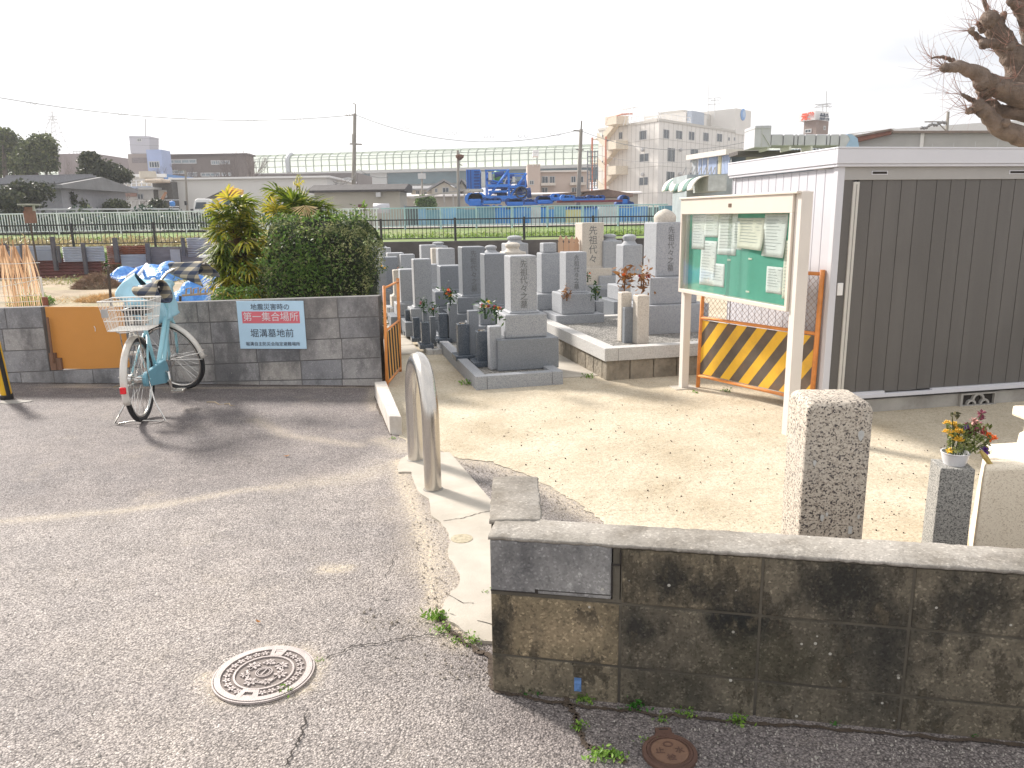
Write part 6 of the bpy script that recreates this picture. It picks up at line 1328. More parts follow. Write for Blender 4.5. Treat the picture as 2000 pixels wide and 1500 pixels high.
# ================================================================ BACKGROUND
m_pane = mat('window_pane', (.07,.085,.10), .15, .2, 3, 0); m_frame = mat('window_frame', (.50,.50,.50), .5, .05)
m_panel = mat('beige_panels', (.72,.69,.65), .7, .05, .4, .1, 20); m_paneld = mat('beige_parapet', (.55,.525,.48), .7, .05)
def win(pl, x0, y0, x1, y1, par, name='window', fr=.06, mull=1, mp=None, mf=None, out_=.05):
    ym, xm = (y0+y1)/2, (x0+x1)/2; a0, a1 = pl.sz(x0, ym)[0], pl.sz(x1, ym)[0]; z1, z0 = pl.sz(xm, y0)[1], pl.sz(xm, y1)[1]
    q = MB(); f_ = fr; q.sb(pl, a0, a1, z0, z0+f_, -.05, out_); q.sb(pl, a0, a1, z1-f_, z1, -.05, out_); q.sb(pl, a0, a0+f_, z0+f_, z1-f_, -.05, out_); q.sb(pl, a1-f_, a1, z0+f_, z1-f_, -.05, out_)
    for k in range(1, mull+1): c = a0+(a1-a0)*k/(mull+1); q.sb(pl, c-f_*.35, c+f_*.35, z0+f_, z1-f_, -.05, out_-.01)
    w_ = q.build(name, mf or m_frame, par); q = MB(); q.sb(pl, a0+f_, a1-f_, z0+f_, z1-f_, .001, out_-.035); q.build('pane', mp or m_pane, w_); return w_
# ---- elevated road with curved sound barrier
V1, V2 = P(1200, 340, 182), P(300, 340, 205); vp = PL(V2, V1); ext_ = 260
zt_ = vp.sz(900, 290)[1]; zd = vp.sz(900, 328)[1]; zu = vp.sz(900, 334)[1]; zg2 = vp.sz(900, 357)[1]
th = thing('elevated_road', V1.lerp(V2, .5).xy.to_3d(), 'long elevated road with a pale green curved sound barrier on the horizon', 'elevated road')
q = MB(); q.sb(vp, -ext_, vp.len+ext_, zu, zd, -18, 1.2); q.build('deck', mat('viaduct_concrete', (.46,.46,.45), .9, .08, .2, 0), th)
q = MB(); q.sb(vp, -ext_, vp.len+ext_, zg2, zu-.01, -14, 0); q.build('girder', mat('teal_girder', (.07,.135,.165), .6, .15, .3, 0), th)
def pale(name, c, al):
    t = NT(name); tr = t.n('BsdfTransparent'); t.fin(c, .5); tl = t.n('BsdfTranslucent'); tl.inputs[0].default_value = (*c, 1); m1 = t.n('MixShader'); m1.inputs[0].default_value = .55; t.l(t.b.outputs[0], m1.inputs[1]); t.l(tl.outputs[0], m1.inputs[2])
    ms = t.n('MixShader'); ms.inputs[0].default_value = al; t.l(tr.outputs[0], ms.inputs[1]); t.l(m1.outputs[0], ms.inputs[2]); t.l(ms.outputs[0], t.o.inputs[0]); return t.m
m_bar = pale('barrier_panel', (.74,.83,.66), .62); m_rib = mat('barrier_rib', (.26,.31,.25), .7, .1)
hB = zt_-zd; 
def prof(t): # t 0..1 along the curved section: vertical then leaning over the road
    if t < .45: return (0, hB*t/.45*.62)
    a = (t-.45)/.55; return (-3.4*(1-math.cos(a*1.35)), hB*(.62+.38*math.sin(a*1.35)/math.sin(1.35)))
q = MB(); segs = 10; N_ = 40
vs = []
for i in range(N_+1):
    a = -ext_+(vp.len+2*ext_)*i/N_
    for j in range(segs+1): t_, z = prof(j/segs); vs.append(vp.pt(a, zd+z, t_+1.0))
q.add(vs, [(i*(segs+1)+j, (i+1)*(segs+1)+j, (i+1)*(segs+1)+j+1, i*(segs+1)+j+1) for i in range(N_) for j in range(segs)]); q.build('barrier_panels', m_bar, th, smooth=True)
rb = MB(); rb.tube([vp.pt(0, zd+prof(j/12)[1], 1.12+prof(j/12)[0]) for j in range(13)], .13, 5)
x = -60.0; ribs = []
r0 = None; o0 = wloc(th); cnt = 0; a = vp.sz(480, 300)[0]
while a < vp.sz(1180, 300)[0] and cnt < 62:
    if r0 is None: r0 = rb.build('rib', m_rib, th); rr_ = r0; base_a = 0
    else: rr_ = r0.copy(); S.collection.objects.link(rr_)
    rr_.location = vp.d*a; a += 2.05; cnt += 1
q = MB()
for t_ in (.22, .45, .62, .8, 1.0):
    pr = prof(t_); q.tube([vp.pt(-ext_, zd+pr[1], 1.08+pr[0]), vp.pt(vp.len+ext_, zd+pr[1], 1.08+pr[0])], .07 if t_ < 1 else .13, 4)
q.build('purlins', m_rib, th)
q = MB(); a = vp.sz(565, 300)[0]; q.tube([vp.pt(a, zd+prof(j/12)[1], 1.3+prof(j/12)[0]) for j in range(13)], .55, 6); q.build('end_arch', mat('grey_arch', (.42,.44,.46), .6), th)
for x in (300, 740, 1300, 1750):
    a = vp.sz(x, 350)[0]; q = MB(); q.sb(vp, a-2.2, a+2.2, -1, zg2-.01, -12, -2); q.sb(vp, a-3.6 if x != 740 else a-3, a+3.6, zg2-1.6, zg2-.02, -13, -1); q.build('pier', bpy.data.materials['viaduct_concrete'], th)
q = MB(); a = vp.sz(738, 345)[0]; q.sb(vp, a-1.8, a+2.4, zg2-.3, zu+.3, 0, .5); q.build('pier_cap', bpy.data.materials['viaduct_concrete'], th)
# ---- big cream building with the red fire stair
BA = P(1168, 380, 128); BB = P(1284, 380, 116); BC = P(1458, 380, 138)
pa, pb_ = PL(BA, BB), PL(BB, BC); zt1 = pa.sz(1284, 237)[1]
th = thing('factory_office', BB.xy.to_3d(), 'four storey cream panel building with a red outside stair and a roof tower', 'building')
BD = BA+(BC-BB); q = MB(); foot = [(BA.x,BA.y),(BB.x,BB.y),(BC.x,BC.y),(BD.x,BD.y)]; q.prism(foot, -.5, zt1); q.build('wall', m_panel, th)
q = MB(); q.sb(pa, -.1, pa.len+.1, zt1, zt1+.35, -.3, .12); q.sb(pb_, -.1, pb_.len, zt1, zt1+.36, -.3, .12); q.build('parapet', m_paneld, th)
q = MB()
for k in range(1, 14): a = pa.len*k/14; q.sb(pa, a-.03, a+.03, 0, zt1, 0, .02)
for k in range(1, 22): a = pb_.len*k/22; q.sb(pb_, a-.03, a+.03, 0, zt1, 0, .02)
for z in (4.6, 8.4, 12.2): q.sb(pa, 0, pa.len, z-.03, z+.03, 0, .021); q.sb(pb_, 0, pb_.len, z-.03, z+.03, 0, .021)
q.build('panel_joints', mat('joint_grey', (.44,.42,.38), .8), th)
for r_ in ((1249,255,1263,273),(1209,258,1216,272),(1176,262,1189,279),(1249,300,1267,316),(1176,313,1184,324),(1248,346,1266,362),(1176,358,1184,366)): win(pa, *r_, th)
for r_ in ((1295,253,1307,271),(1320,255,1332,272),(1345,257,1356,274),(1373,259,1384,276),(1400,261,1410,277),(1422,268,1425,275),(1433,268,1436,275),(1303,289,1318,316),(1348,291,1363,318),(1391,294,1405,320),(1301,335,1317,361),(1347,337,1362,362)): win(pb_, *r_, th)
for x, y, pl in ((1257,293,pa),(1257,341,pa),(1327,293,pb_),(1326,340,pb_)):
    s_, z_ = pl.sz(x, y); q = MB(); p = pl.pt(s_, z_, .25); q.ball(p, .28, 8, 6); q.build('vent_hood', m_frame, th, smooth=True)
# roof tower
TP = front(0); ta, tb = pb_.sz(1436, 240)[0], pb_.len+.0
zt3 = pb_.sz(1440, 212)[1]; q = MB(); q.sb(pb_, ta, tb, zt1-.2, zt3, -9, .14); q.build('tower', m_panel, th); ta2 = pb_.sz(1357, 225)[0]; zt4 = pb_.sz(1360, 217)[1]; q = MB(); q.sb(pb_, ta2, pb_.sz(1397,225)[0], zt1+.0, zt4, -9, -1.5); q.build('plant_room', m_panel, th); q = MB(); q.sb(pb_, pb_.sz(1384,225)[0], ta-.02, zt1, zt3-.6, -9, -4.5); q.build('roof_house', m_paneld, th)
q = MB(); q.sb(pb_, pb_.sz(1385,228)[0], pb_.sz(1391,228)[0], zt1+.4, zt1+2.6, -1.5, -1.4); q.build('roof_door', m_pane, th)
q = MB(); q.sb(pb_, pb_.sz(1358,230)[0], pb_.sz(1382,230)[0], zt1+.4, zt1+2.4, -1.4, -.6); q.build('roof_unit', mat('pale_blue_unit', (.42,.47,.55), .6), th)
s_, z_ = pb_.sz(1449, 224); q = MB(); 
q.ext([pb_.pt(s_+.85*math.cos(t), z_+.95*math.sin(t), .15) for t in [i*.3927 for i in range(16)]], pb_.n*.12); q.build('round_logo', mat('logo_blue', (.20,.36,.66), .5), th); q = MB(); q.ext([pb_.pt(s_+.18+.5*math.cos(t), z_+.1+.62*math.sin(t), .272) for t in [i*.3927 for i in range(16)]], pb_.n*.02); q.build('logo_highlight', mat('logo_pale', (.42,.55,.75), .5), th)
q = MB()
for pl, L_ in ((pa, pa.len), (pb_, pb_.sz(1350,240)[0])):
    for z in (.6, 1.2): q.tube([pl.pt(0, zt1+z, -.2), pl.pt(L_, zt1+z, -.2)], .05, 4)
    n = int(L_/1.6)
    for k in range(n+1): q.tube([pl.pt(L_*k/n, zt1+.3, -.2), pl.pt(L_*k/n, zt1+1.25, -.2)], .05, 4)
q.build('roof_rail', m_white, th)
# fire stair on the left facade
m_str = mat('stair_red', (.58,.20,.12), .6, .1); m_stc = mat('stair_cream', (.66,.58,.46), .6)
for x in (1180, 1207):
    q = MB(); s_, z_ = pa.sz(x, 300); q.tube([pa.pt(s_, 0, 2.4), pa.pt(s_, pa.sz(x, 268 if x > 1200 else 270)[1], 2.4)], .16, 6); q.build('stair_column', m_str, th)
lv_ = [pa.sz(1200, y)[1] for y in (380, 341, 293, 246)]; aL, aM, aR = pa.sz(1188,300)[0], pa.sz(1209,300)[0], pa.sz(1227,300)[0]
for k in range(3):
    z0, z1 = lv_[k], lv_[k+1]; q = MB(); zm = (z0+z1)/2
    q.sb(pa, aM-.5, aR, z1-.15, z1, .05, 2.4); q.sb(pa, aM-.5, aR, z1, z1+1.1, 2.3, 2.4); q.sb(pa, aR-.1, aR, z1, z1+1.1, .05, 2.29); q.build('landing', m_stc, th)
    q = MB()
    for (p, zp, r_, zr_, tt) in ((aM, z0, aL, zm, 2.3), (aL, zm, aM, z1, 1.0)):
        d_ = .5; q.ext([pa.pt(p, zp-.2, tt), pa.pt(r_, zr_-.2, tt), pa.pt(r_, zr_+.9, tt), pa.pt(p, zp+.9, tt)], pa.n*-.08); q.ext([pa.pt(p, zp-.2, tt-.1), pa.pt(r_, zr_-.2, tt-.1), pa.pt(r_, zr_-.0, tt-.1), pa.pt(p, zp-.0, tt-.1)], pa.n*-.9)
    q.sb(pa, aL-1.3, aL, zm-.15, zm, .2, 2.4); q.build('stair_flight', m_stc, th)
q = MB(); zz_ = lv_[3]; q.tube([pa.pt(aM-.4, zz_+.0, 2.3), pa.pt(aM+.2, zz_+.9, 2.3), pa.pt(aR+.9, zz_+1.1, 2.3), pa.pt(aR+.9, zz_+1.3, 0)], .12, 5); q.build('stair_crossbar', m_str, th)
q = MB()
for a_ in (0, .8, 1.6, 2.4, 3.2, 4.0): q.tube([pa.pt(aM+a_, zt1, 1.2), pa.pt(aM+a_+.4, zt1+2.4, .9), pa.pt(aM+a_+.9, zt1+2.5, -.2)], .05, 4)
q.build('safety_cage', m_white, th)
def antenna(x, y0, y1, Y, label, arms=True):
    q = MB(); a, b = P(x, y0, Y), P(x, y1, Y); q.tube([b, a], .06, 5)
    if arms:
        for k, l in ((.0,.9),(.18,.6),(.5,.9)): z = a.z-(a.z-b.z)*k*.6; q.tube([V((a.x-l,Y,z)), V((a.x+l,Y,z+.1))], .045, 4); q.tube([V((a.x-l,Y-.5,z)), V((a.x-l,Y+.5,z))], .04, 4); q.tube([V((a.x+l,Y-.5,z)), V((a.x+l,Y+.5,z))], .04, 4)
    tag(q.build('roof_antenna', m_frame), label, 'antenna', 'roof antennas')
antenna(1396, 192, 232, 124, 'comb shaped aerial on the cream building roof'); antenna(1383, 160, 232, 124, 'tall thin whip aerial on the cream building roof', False); antenna(1607, 204, 222, 96, 'small comb aerial above the red and white rooftop sign'); antenna(1614, 178, 222, 96, 'thin whip aerial above the red and white rooftop sign', False)
# ---- rooftop sign tower
sA, sB, sC = P(1564, 290, 93.6), P(1592, 290, 92), P(1615, 290, 93.6); p1, p2 = PL(sA, sB), PL(sB, sC); th = thing('sign_tower', sB.xy.to_3d(), 'brown stair tower topped by a white box sign with red characters', 'building')
sD = sA+(sC-sB); zb_ = p1.sz(1580, 236)[1]; zt5 = p1.sz(1580, 220)[1]
q = MB(); k1 = .12; q.prism([(p.x, p.y) for p in (sA.lerp(sB,k1), sB, sC, sA.lerp(sB,k1)+(sC-sB))], 0, zb_); q.build('tower', mat('brown_tiles', (.26,.20,.175), .8, .1), th)
q = MB(); q.obox(V((sA.x, sA.y, zb_))-(sC-sB).normalized().xy.to_3d()*.3-(sB-sA).normalized().xy.to_3d()*.3, (sB-sA).xy.to_3d()*1.1, (sC-sB).xy.to_3d()*1.15, V((0,0,zt5-zb_+.1))); sgn = q.build('sign_box', m_white, th)
m_rt = mat('sign_red', (.80,.09,.03), .5); dr1, dr2 = p1.d if p1.d.x > 0 else -p1.d, p2.d if p2.d.x > 0 else -p2.d
text('元学', .80, p1.pt(*p1.sz(1580.8, 228.6), .36), dr1, (0,0,1), m_rt, th, ext=.02, bold=.05)
def on2(x, y): a = p2.sz(x, y); return p2.pt(a[0], a[1], .36)
text('大阪光学工業㈱', .30, on2(1604.5, 233.2), dr2, (0,0,1), m_ink, th, ext=.02, bold=.012); text('精密光学部品 レンズ', .20, on2(1604.5, 227.6), dr2, (0,0,1), m_ink, th, ext=.02, bold=.01); text('加工・設計・製造', .20, on2(1604.5, 224), dr2, (0,0,1), m_ink, th, ext=.02, bold=.01)
win(p1, 1572, 252, 1585, 260, th, fr=.1); win(p2, 1608, 246, 1612, 254, th, fr=.08)
# ---- factory shed with duct, slatted screen and striped awnings
fA, fB = P(1428, 330, 44), P(1662, 330, 41); fq = PL(fA, fB)
th = thing('factory_shed', fA.xy.to_3d(), 'blue grey factory shed with a corrugated roof edge behind the storage shed', 'building')
q = MB(); q.sb(fq, 0, fq.len, 0, fq.sz(1500, 303)[1], -9, 0); q.build('wall', mat('blue_grey_wall', (.19,.23,.28), .7, .1, .6, .1), th)
zr_ = fq.sz(1500, 294.5)[1]; zr9 = fq.sz(1500, 303)[1]
q = MB(); n = 42; q.grid(lambda u, v: fq.pt(-.3+(fq.len+.3)*u, zr9+.10+(.11 if int(u*n*2+.5) % 2 else 0)+v*.3, .5-v*6), n*2, 1); q.build('roof', mat('corrugated_roof', (.42,.45,.47), .5, .1), th, solid=.03)
q = MB(); q.sb(fq, -.3, fq.len, zr9-.06, zr9+.06, .35, .55); q.build('gutter', mat('blue_gutter', (.13,.20,.27), .5), th)
q = MB(); s_, z_ = fq.sz(1432, 303); q.tube([fq.pt(s_, z_, .4), fq.pt(s_-.15, z_-.25, .2), fq.pt(s_-.15, 1, .1)], .07, 8); q.build('downpipe', mat('pipe_blue', (.36,.48,.55), .5), th)
q = MB(); q.sb(fq, fq.sz(1457,310)[0], fq.sz(1490,310)[0], fq.sz(1457,318)[1], fq.sz(1457,302)[1], .01, .04); q.build('translucent_panel', mat('cream_panel', (.5,.47,.36), .6), th)
# slatted screen wing
gA, gB = P(1348, 330, 47), P(1426, 330, 43); gq = PL(gA, gB); th = thing('screen_wing', gA.xy.to_3d(), 'open wing with cream eave and blue white slatted screens over the striped awnings', 'building')
q = MB(); q.sb(gq, 0, gq.len, gq.sz(1390,307)[1], gq.sz(1390,297)[1], -2.5, .3); q.build('eave', m_crm2, th)
for k, (x0, x1, c) in enumerate(((1352,1361,0),(1364,1370,1),(1372,1380,1),(1384,1400,1),(1403,1408,2),(1410,1424,1))):
    q = MB(); a0, a1 = gq.sz(x0,320)[0], gq.sz(x1,320)[0]; n = max(2, int((a1-a0)/.12)); zb_2, zt_2 = gq.sz(1390,342)[1], gq.sz(1390,307)[1]
    for j in range(n): q.sb(gq, a0+(a1-a0)*j/n, a0+(a1-a0)*(j+.75)/n, zb_2, zt_2-.01, -.06, -.0)
    q.build('slatted_panel', mat('slat_%d' % k, ((.45,.48,.50),(.36,.44,.62),(.60,.56,.38))[c], .5, .05), th)
q = MB(); q.sb(gq, 0, gq.len, 0, gq.sz(1390,340)[1], -2.6, -.3); q.sb(gq, .1, .25, 0, gq.sz(1350,307)[1], -.2, -.1); q.build('wall', bpy.data.materials['blue_grey_wall'], th)
q = MB()
for x in (1346,1358,1366,1376,1386,1396,1404): a0, a1 = gq.sz(x, 345)[0], gq.sz(x+9, 325)[0]; q.tube([gq.pt(a0, gq.sz(x,345)[1], .5), gq.pt(a1, gq.sz(x+9,326)[1], .5), gq.pt(a1, gq.sz(x+9,345)[1], .5)], .03, 4)
q.build('brackets', m_frame, th)
m_aw, m_ag = mat('awning_white', (.70,.69,.64), .6), mat('awning_green', (.05,.14,.115), .6)
for k, (x0, lb) in enumerate(((1314, 'leftmost of the three striped quarter round awnings'), (1333, 'middle striped quarter round awning'), (1352, 'right striped quarter round awning nearest the storage shed'))):
    Y = 26-2.2*k; th = thing('striped_awning', P(x0+20, 372, Y), lb, 'awning', 'striped awnings'); w2_ = P(x0+31,360,Y).x-P(x0,360,Y).x; h_ = P(x0,343,Y).z-P(x0,371,Y).z; zb_3 = P(x0,371,Y).z; X0 = P(x0,371,Y).x
    for j in range(3):
        q = MB(); y0_, y1_ = Y+.6*j, Y+.6*(j+1)-.002
        q.grid(lambda u, v: V((X0+w2_*(1-math.cos(u*math.pi/2)), y0_+(y1_-y0_)*v, zb_3+h_*math.sin(u*math.pi/2))), 12, 1); q.build('stripe', m_aw if j % 2 == 0 else m_ag, th, smooth=True, solid=.03)
    q = MB(); q.box((X0+w2_+.25, Y+.9, zb_3+h_*.45), (.5,1.8,h_*1.1)); q.build('side_box', mat('awning_side', (.40,.43,.43), .6), th)
q = MB(); q.box((P(1385,380,24).x, 24.5, 1.2), (1.6, 2, P(1385,362,24).z*2-2.4+.6)); tag(q.build('utility_block', mat('util_grey', (.30,.34,.36), .7, .2, 3)), 'grey blue wall block under the striped awnings', 'wall')
# duct
m_gal = mat('galvanised', (.50,.50,.53), .5, .12, 1.5, .05, metal=.1); m_galb = mat('blue_duct', (.33,.47,.66), .4, .05)
Yd = 36; th = thing('roof_duct', P(1560,290,Yd), 'big galvanised air duct with a curved elbow on the factory roof', 'duct'); dq = front(Yd)
q = MB(); q.pb(dq, 1474, 245, 1506, 288, -1.6, 0); q.build('inlet_box', m_gal, th, bevel=.02); q = MB(); q.pb(dq, 1474, 250, 1506, 251, -1.6, .03); q.pb(dq, 1487, 245, 1489, 288, 0, .03); a = dq.sz(1490,262); b = dq.sz(1505,287); q.tube([dq.pt(a[0],a[1],.02), dq.pt(b[0],b[1],.02)], .03, 4); q.build('box_seams', m_frame, th)
for x0, x1, k in ((1507,1530,0),(1531,1551,1),(1552,1559,2),(1560,1572,0),(1573,1594,1),(1595,1615,0),(1616,1622,2),(1623,1640,0)):
    q = MB(); q.pb(dq, x0, 262, x1-.6, 284.5, -1.4, -.02); q.build('duct_section', m_gal, th, bevel=.03)
q = MB(); s0, z0 = dq.sz(1636, 287); r_in, r_out = .1, dq.sz(1636,262)[1]-dq.sz(1636,287)[1]
for i in range(8):
    a, b = R(90-i*11.25), R(90-(i+1)*11.25); q.ext([dq.pt(s0+.1+r*1.4*math.cos(t), z0+r*math.sin(t), -.02) for r, t in ((.02,a),(r_out,a),(r_out,b),(.02,b))], dq.n*-1.4)
q.build('elbow', m_gal, th); q = MB(); q.ext([dq.pt(*dq.sz(x,y), .0) for x, y in ((1652,287),(1678,287),(1675,270),(1664,262),(1655,262),(1661,272))], dq.n*-1.3); q.build('elbow_mouth', m_galb, th)
for x in (1500,1543,1585): q = MB(); q.pb(dq, x, 284, x+4, 293, -1.3, -.1); q.build('support', m_white, th)
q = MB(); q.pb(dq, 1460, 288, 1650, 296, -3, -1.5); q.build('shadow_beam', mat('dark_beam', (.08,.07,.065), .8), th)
# ---- right hand factory with rusty eave
rA, rB = P(1664, 300, 52), P(2080, 300, 46); rq = PL(rA, rB); th = thing('warehouse', rA.xy.to_3d(), 'grey sheeted warehouse with a rusty eave behind the shed roof', 'building')
q = MB(); aK = rq.sz(1800,262)[0]; zL, zK, zR = rq.sz(1668,276)[1], rq.sz(1742,259)[1], rq.sz(2000,264)[1]; a3 = rq.sz(1742,262)[0]
q.ext([rq.pt(-1,0), rq.pt(rq.len,0), rq.pt(rq.len,zR), rq.pt(a3,zK-.05), rq.pt(-1,zL-.3)], rq.n*-12); q.build('wall', mat('grey_sheeting', (.40,.385,.365), .8, .06, 1, .1), th)
q = MB(); q.ext([rq.pt(-1.2,zL-.35,.5), rq.pt(a3,zK-.12,.5), rq.pt(a3,zK+.08,.5), rq.pt(-1.2,zL,.5)], rq.n*-.9); q.build('rusty_eave', mat('rust_eave', (.20,.075,.045), .8, .3), th); q = MB(); q.ext([rq.pt(-1.2,zL+.0,.6), rq.pt(a3,zK+.09,.6), rq.pt(a3,zK+.2,.6), rq.pt(-1.2,zL+.12,.6)], rq.n*-12); q.ext([rq.pt(a3,zK-.05,.3), rq.pt(rq.len,zR-.03,.3), rq.pt(rq.len,zR+.1,.3), rq.pt(a3,zK+.09,.3)], rq.n*-12); q.build('roof', mat('brown_roof_edge', (.20,.15,.12), .7), th)
q = MB(); ap = rq.sz(1801,275)[0]; q.sb(rq, ap-.1, ap+.1, 0, zK-.1, 0, .12); q.build('post', m_panel, th); q = MB()
for k in range(9): a = ap+.6+k*1.15; q.sb(rq, a-.015, a+.015, 0, zR-.2, 0, .02)
q.build('sheet_joints', m_frame, th)
wx = (P(1650,240,75), P(1950,235,75)); hq = PL(*wx); q = MB(); q.ext([hq.pt(*hq.sz(x,y)) for x, y in ((1620,292),(2060,292),(2060,232),(1940,238),(1745,252),(1680,262),(1620,262))], hq.n*-8); tag(q.build('white_hall', mat('pale_hall', (.66,.65,.63), .7, .03)), 'long pale hall roof line beyond the warehouse', 'building')
q = MB(); 
for x0, x1 in ((1655,1747),): q.tube([P(x0,262,74), P(x1,251,74)], .06, 4); [q.tube([P(x,262-(x-1655)*.12,74), P(x,272-(x-1655)*.12,74)], .05, 4) for x in range(1655,1748,15)]
tag(q.build('roof_handrail', m_white), 'thin white handrail along the hall roof', 'railing')
# ---- pink apartments, houses
m_pk = mat('pink_wall', (.52,.42,.36), .8, .05, .3, .05); aq = front(100)
th = thing('apartment_block', P(1100,380,100).xy.to_3d(), 'low pinkish apartment block with balconies left of the cream building', 'building')
q = MB(); q.pb(aq, 1055, 335, 1152, 384, -9, 0); q.build('wall', m_pk, th); q = MB(); q.pb(aq, 1030, 322, 1055, 384, -7, .8); q.build('stair_tower', m_pk, th); q = MB(); q.pb(aq, 1054, 333, 1150, 336, -9.2, .5); q.build('roof_edge', m_crm2, th)
for r_ in ((1058,344,1071,359),(1073,344,1084,359),(1058,366,1070,378),(1115,344,1125,357),(1128,344,1140,359),(1116,366,1128,378),(1034,352,1043,361)): win(aq if r_[0] > 1050 else front(99.2), *r_, th, fr=.08)
for x0, x1, y in ((1056,1084,358),(1112,1142,357),(1056,1084,378)): q = MB(); q.pb(aq, x0, y, x1, y+5, .0, 1.3); q.build('balcony', mat('balcony_panel', (.58,.52,.46), .7) if 'balcony_panel' not in bpy.data.materials else bpy.data.materials['balcony_panel'], th)
q = MB(); t_ = front(98); q.pb(t_, 1041, 293, 1052, 305, -2, 0); 
for x in (1041.5,1051): q.pb(t_, x-.5, 305, x+.5, 324, -1.2, -1)
q.build('water_tank', m_white, th)
def house(x0, x1, ye, yr, yb, Y, dep, label, wins=(), mw=None, mr=None, gable=False):
    pl = front(Y); th = thing('house', P((x0+x1)/2, yb, Y).xy.to_3d(), label, 'house'); q = MB(); a0, a1 = pl.sz(x0, ye)[0], pl.sz(x1, ye)[0]; z1 = pl.sz((x0+x1)/2, ye)[1]; zr = pl.sz((x0+x1)/2, yr)[1]
    q.sb(pl, a0, a1, 0, z1, -dep, 0)
    if gable: am = (a0+a1)/2; q.ext([pl.pt(a0,z1), pl.pt(a1,z1), pl.pt(am,zr-.1)], pl.n*-dep)
    q.build('wall', mw or m_panel, th); q = MB(); o_ = .5
    if gable:
        am = (a0+a1)/2
        for s, e_ in ((a0-o_, am), (a1+o_, am)): zz0 = z1-.25; q.ext([pl.pt(s,zz0,.5), pl.pt(e_,zr,.5), pl.pt(e_,zr+.22,.5), pl.pt(s,zz0+.22,.5)], pl.n*-(dep+1))
    else:
        q.ext([pl.pt(a0-o_, z1-.1, .7), pl.pt(a0-o_, z1+.08, .7), pl.pt(a0-o_, zr, -dep/2), pl.pt(a0-o_, z1+.08, -dep-.7), pl.pt(a0-o_, z1-.1, -dep-.7)], pl.d*(a1-a0+2*o_))
    q.build('roof', mr or m_tile, th)
    for r_ in wins: win(pl, *r_, th, fr=.06)
    return th
m_tile = mat('grey_roof_tiles', (.22,.22,.225), .8, .2, 3, .6, 3, stretch=(8,.2,.2), bd=.1); m_hcream = mat('house_cream', (.55,.50,.42), .8, .06)
house(843, 893, 369, 354, 400, 80, 8, 'cream house with a dark gabled roof in front of the elevated road', ((864,366,877,378),(849,368,855,376)), m_hcream, m_tile, True)
house(803, 842, 370, 360, 400, 88, 8, 'small far house with a tiled roof left of the cream gabled house', ((812,372,820,380),(828,374,834,380)), m_hcream, m_tile, False)
house(893, 912, 372, 352, 400, 85, 7, 'narrow cream gabled house behind the speaker pole', ((897,374,904,382),), m_hcream, m_tile, True)
# low long buildings
def slab(name, x0, x1, y0, y1, Y, dep, m, label, cat='building', roofm=None, roofy=None, over=.4):
    pl = front(Y); th = thing(name, P((x0+x1)/2, y1, Y).xy.to_3d(), label, cat); q = MB(); a0, a1 = pl.sz(x0,(y0+y1)/2)[0], pl.sz(x1,(y0+y1)/2)[0]; z1 = pl.sz((x0+x1)/2, y0)[1]; q.sb(pl, a0, a1, 0, z1, -dep, 0); q.build('wall', m, th)
    if roofm: zr = pl.sz((x0+x1)/2, roofy)[1]; q = MB(); q.ext([pl.pt(a0-over, z1-.0, over), pl.pt(a0-over, z1+.12, over), pl.pt(a0-over, zr, -dep*.45), pl.pt(a0-over, zr-.1, -dep), pl.pt(a0-over, z1, -dep)], pl.d*(a1-a0+2*over)); q.build('roof', roofm, th)
    return th, pl
m_wall2 = mat('beige_wall', (.42,.395,.34), .85, .06, .6, .1, dirt=(.30,.28,.24), da=.3)
th, pl = slab('low_warehouse', 615, 781, 375, 412, 50, 3.5, m_wall2, 'low beige warehouse with a dark corrugated roof behind the hedge', roofm=mat('dark_corrugated', (.055,.05,.05), .8, .25, 3, .7, 2, stretch=(6,.2,.2), bd=.1), roofy=358)
q = MB(); q.pb(pl, 736, 376, 745, 385, 0, .4); q.build('vent_box', m_frame, th); q = MB(); q.pb(pl, 700, 399, 716, 411, .01, .05); q.build('door', m_rb, th)
q = MB(); p = P(747, 407, 46); q.tube([P(730,407,46), P(760,407,46)], .28, 12); tag(q.build('gas_cylinder', m_gal, smooth=True), 'horizontal silver tank by the low beige warehouse wall', 'tank')
th, pl = slab('white_warehouse', 338, 640, 347, 412, 58, 10, mat('white_render', (.64,.625,.60), .8, .04, .5, .05, dirt=(.5,.48,.45), da=.3), 'long white rendered warehouse behind the white truck')
q = MB(); q.pb(pl, 336, 345.5, 645, 349, -10, .25); q.build('roof_edge', m_white, th)
q = MB(); q.pb(pl, 335, 347, 340, 405, 0, .3); q.build('corner_trim', m_white, th)
th, pl = slab('workshop', 300, 337, 355, 405, 57, 8, mat('dark_workshop', (.12,.115,.11), .8, .2), 'open workshop with a cream awning and leaning timber left of the white warehouse')
q = MB(); q.pb(pl, 299, 351, 334, 358, 0, 1.4); q.build('awning', mat('cream_awning', (.62,.52,.42), .7), th, bevel=.1); q = MB(); q.pb(pl, 285, 367, 316, 371, 0, 1.2); q.build('canopy', m_frame, th); q = MB(); q.ext([pl.pt(*pl.sz(x,y), .6) for x, y in ((314,402),(322,402),(334,376),(330,375))], pl.n*.1); q.build('timber', mat('timber', (.42,.22,.13), .8), th)
win(pl, 310, 371, 326, 386, th, mull=4, fr=.05, mp=m_hcream)
th, pl = slab('terrace_house', 192, 300, 369, 412, 60, 9, mat('white_old_wall', (.58,.56,.54), .85, .06), 'low white house with a railed roof terrace left of the workshop')
q = MB(); q.pb(pl, 188, 365, 300, 369, -9, .6); q.build('terrace_edge', mat('blue_grey_edge', (.42,.47,.58), .7), th); q = MB()
for y in (352, 358): q.pb(pl, 190, y, 300, y+1.2, .3, .4)
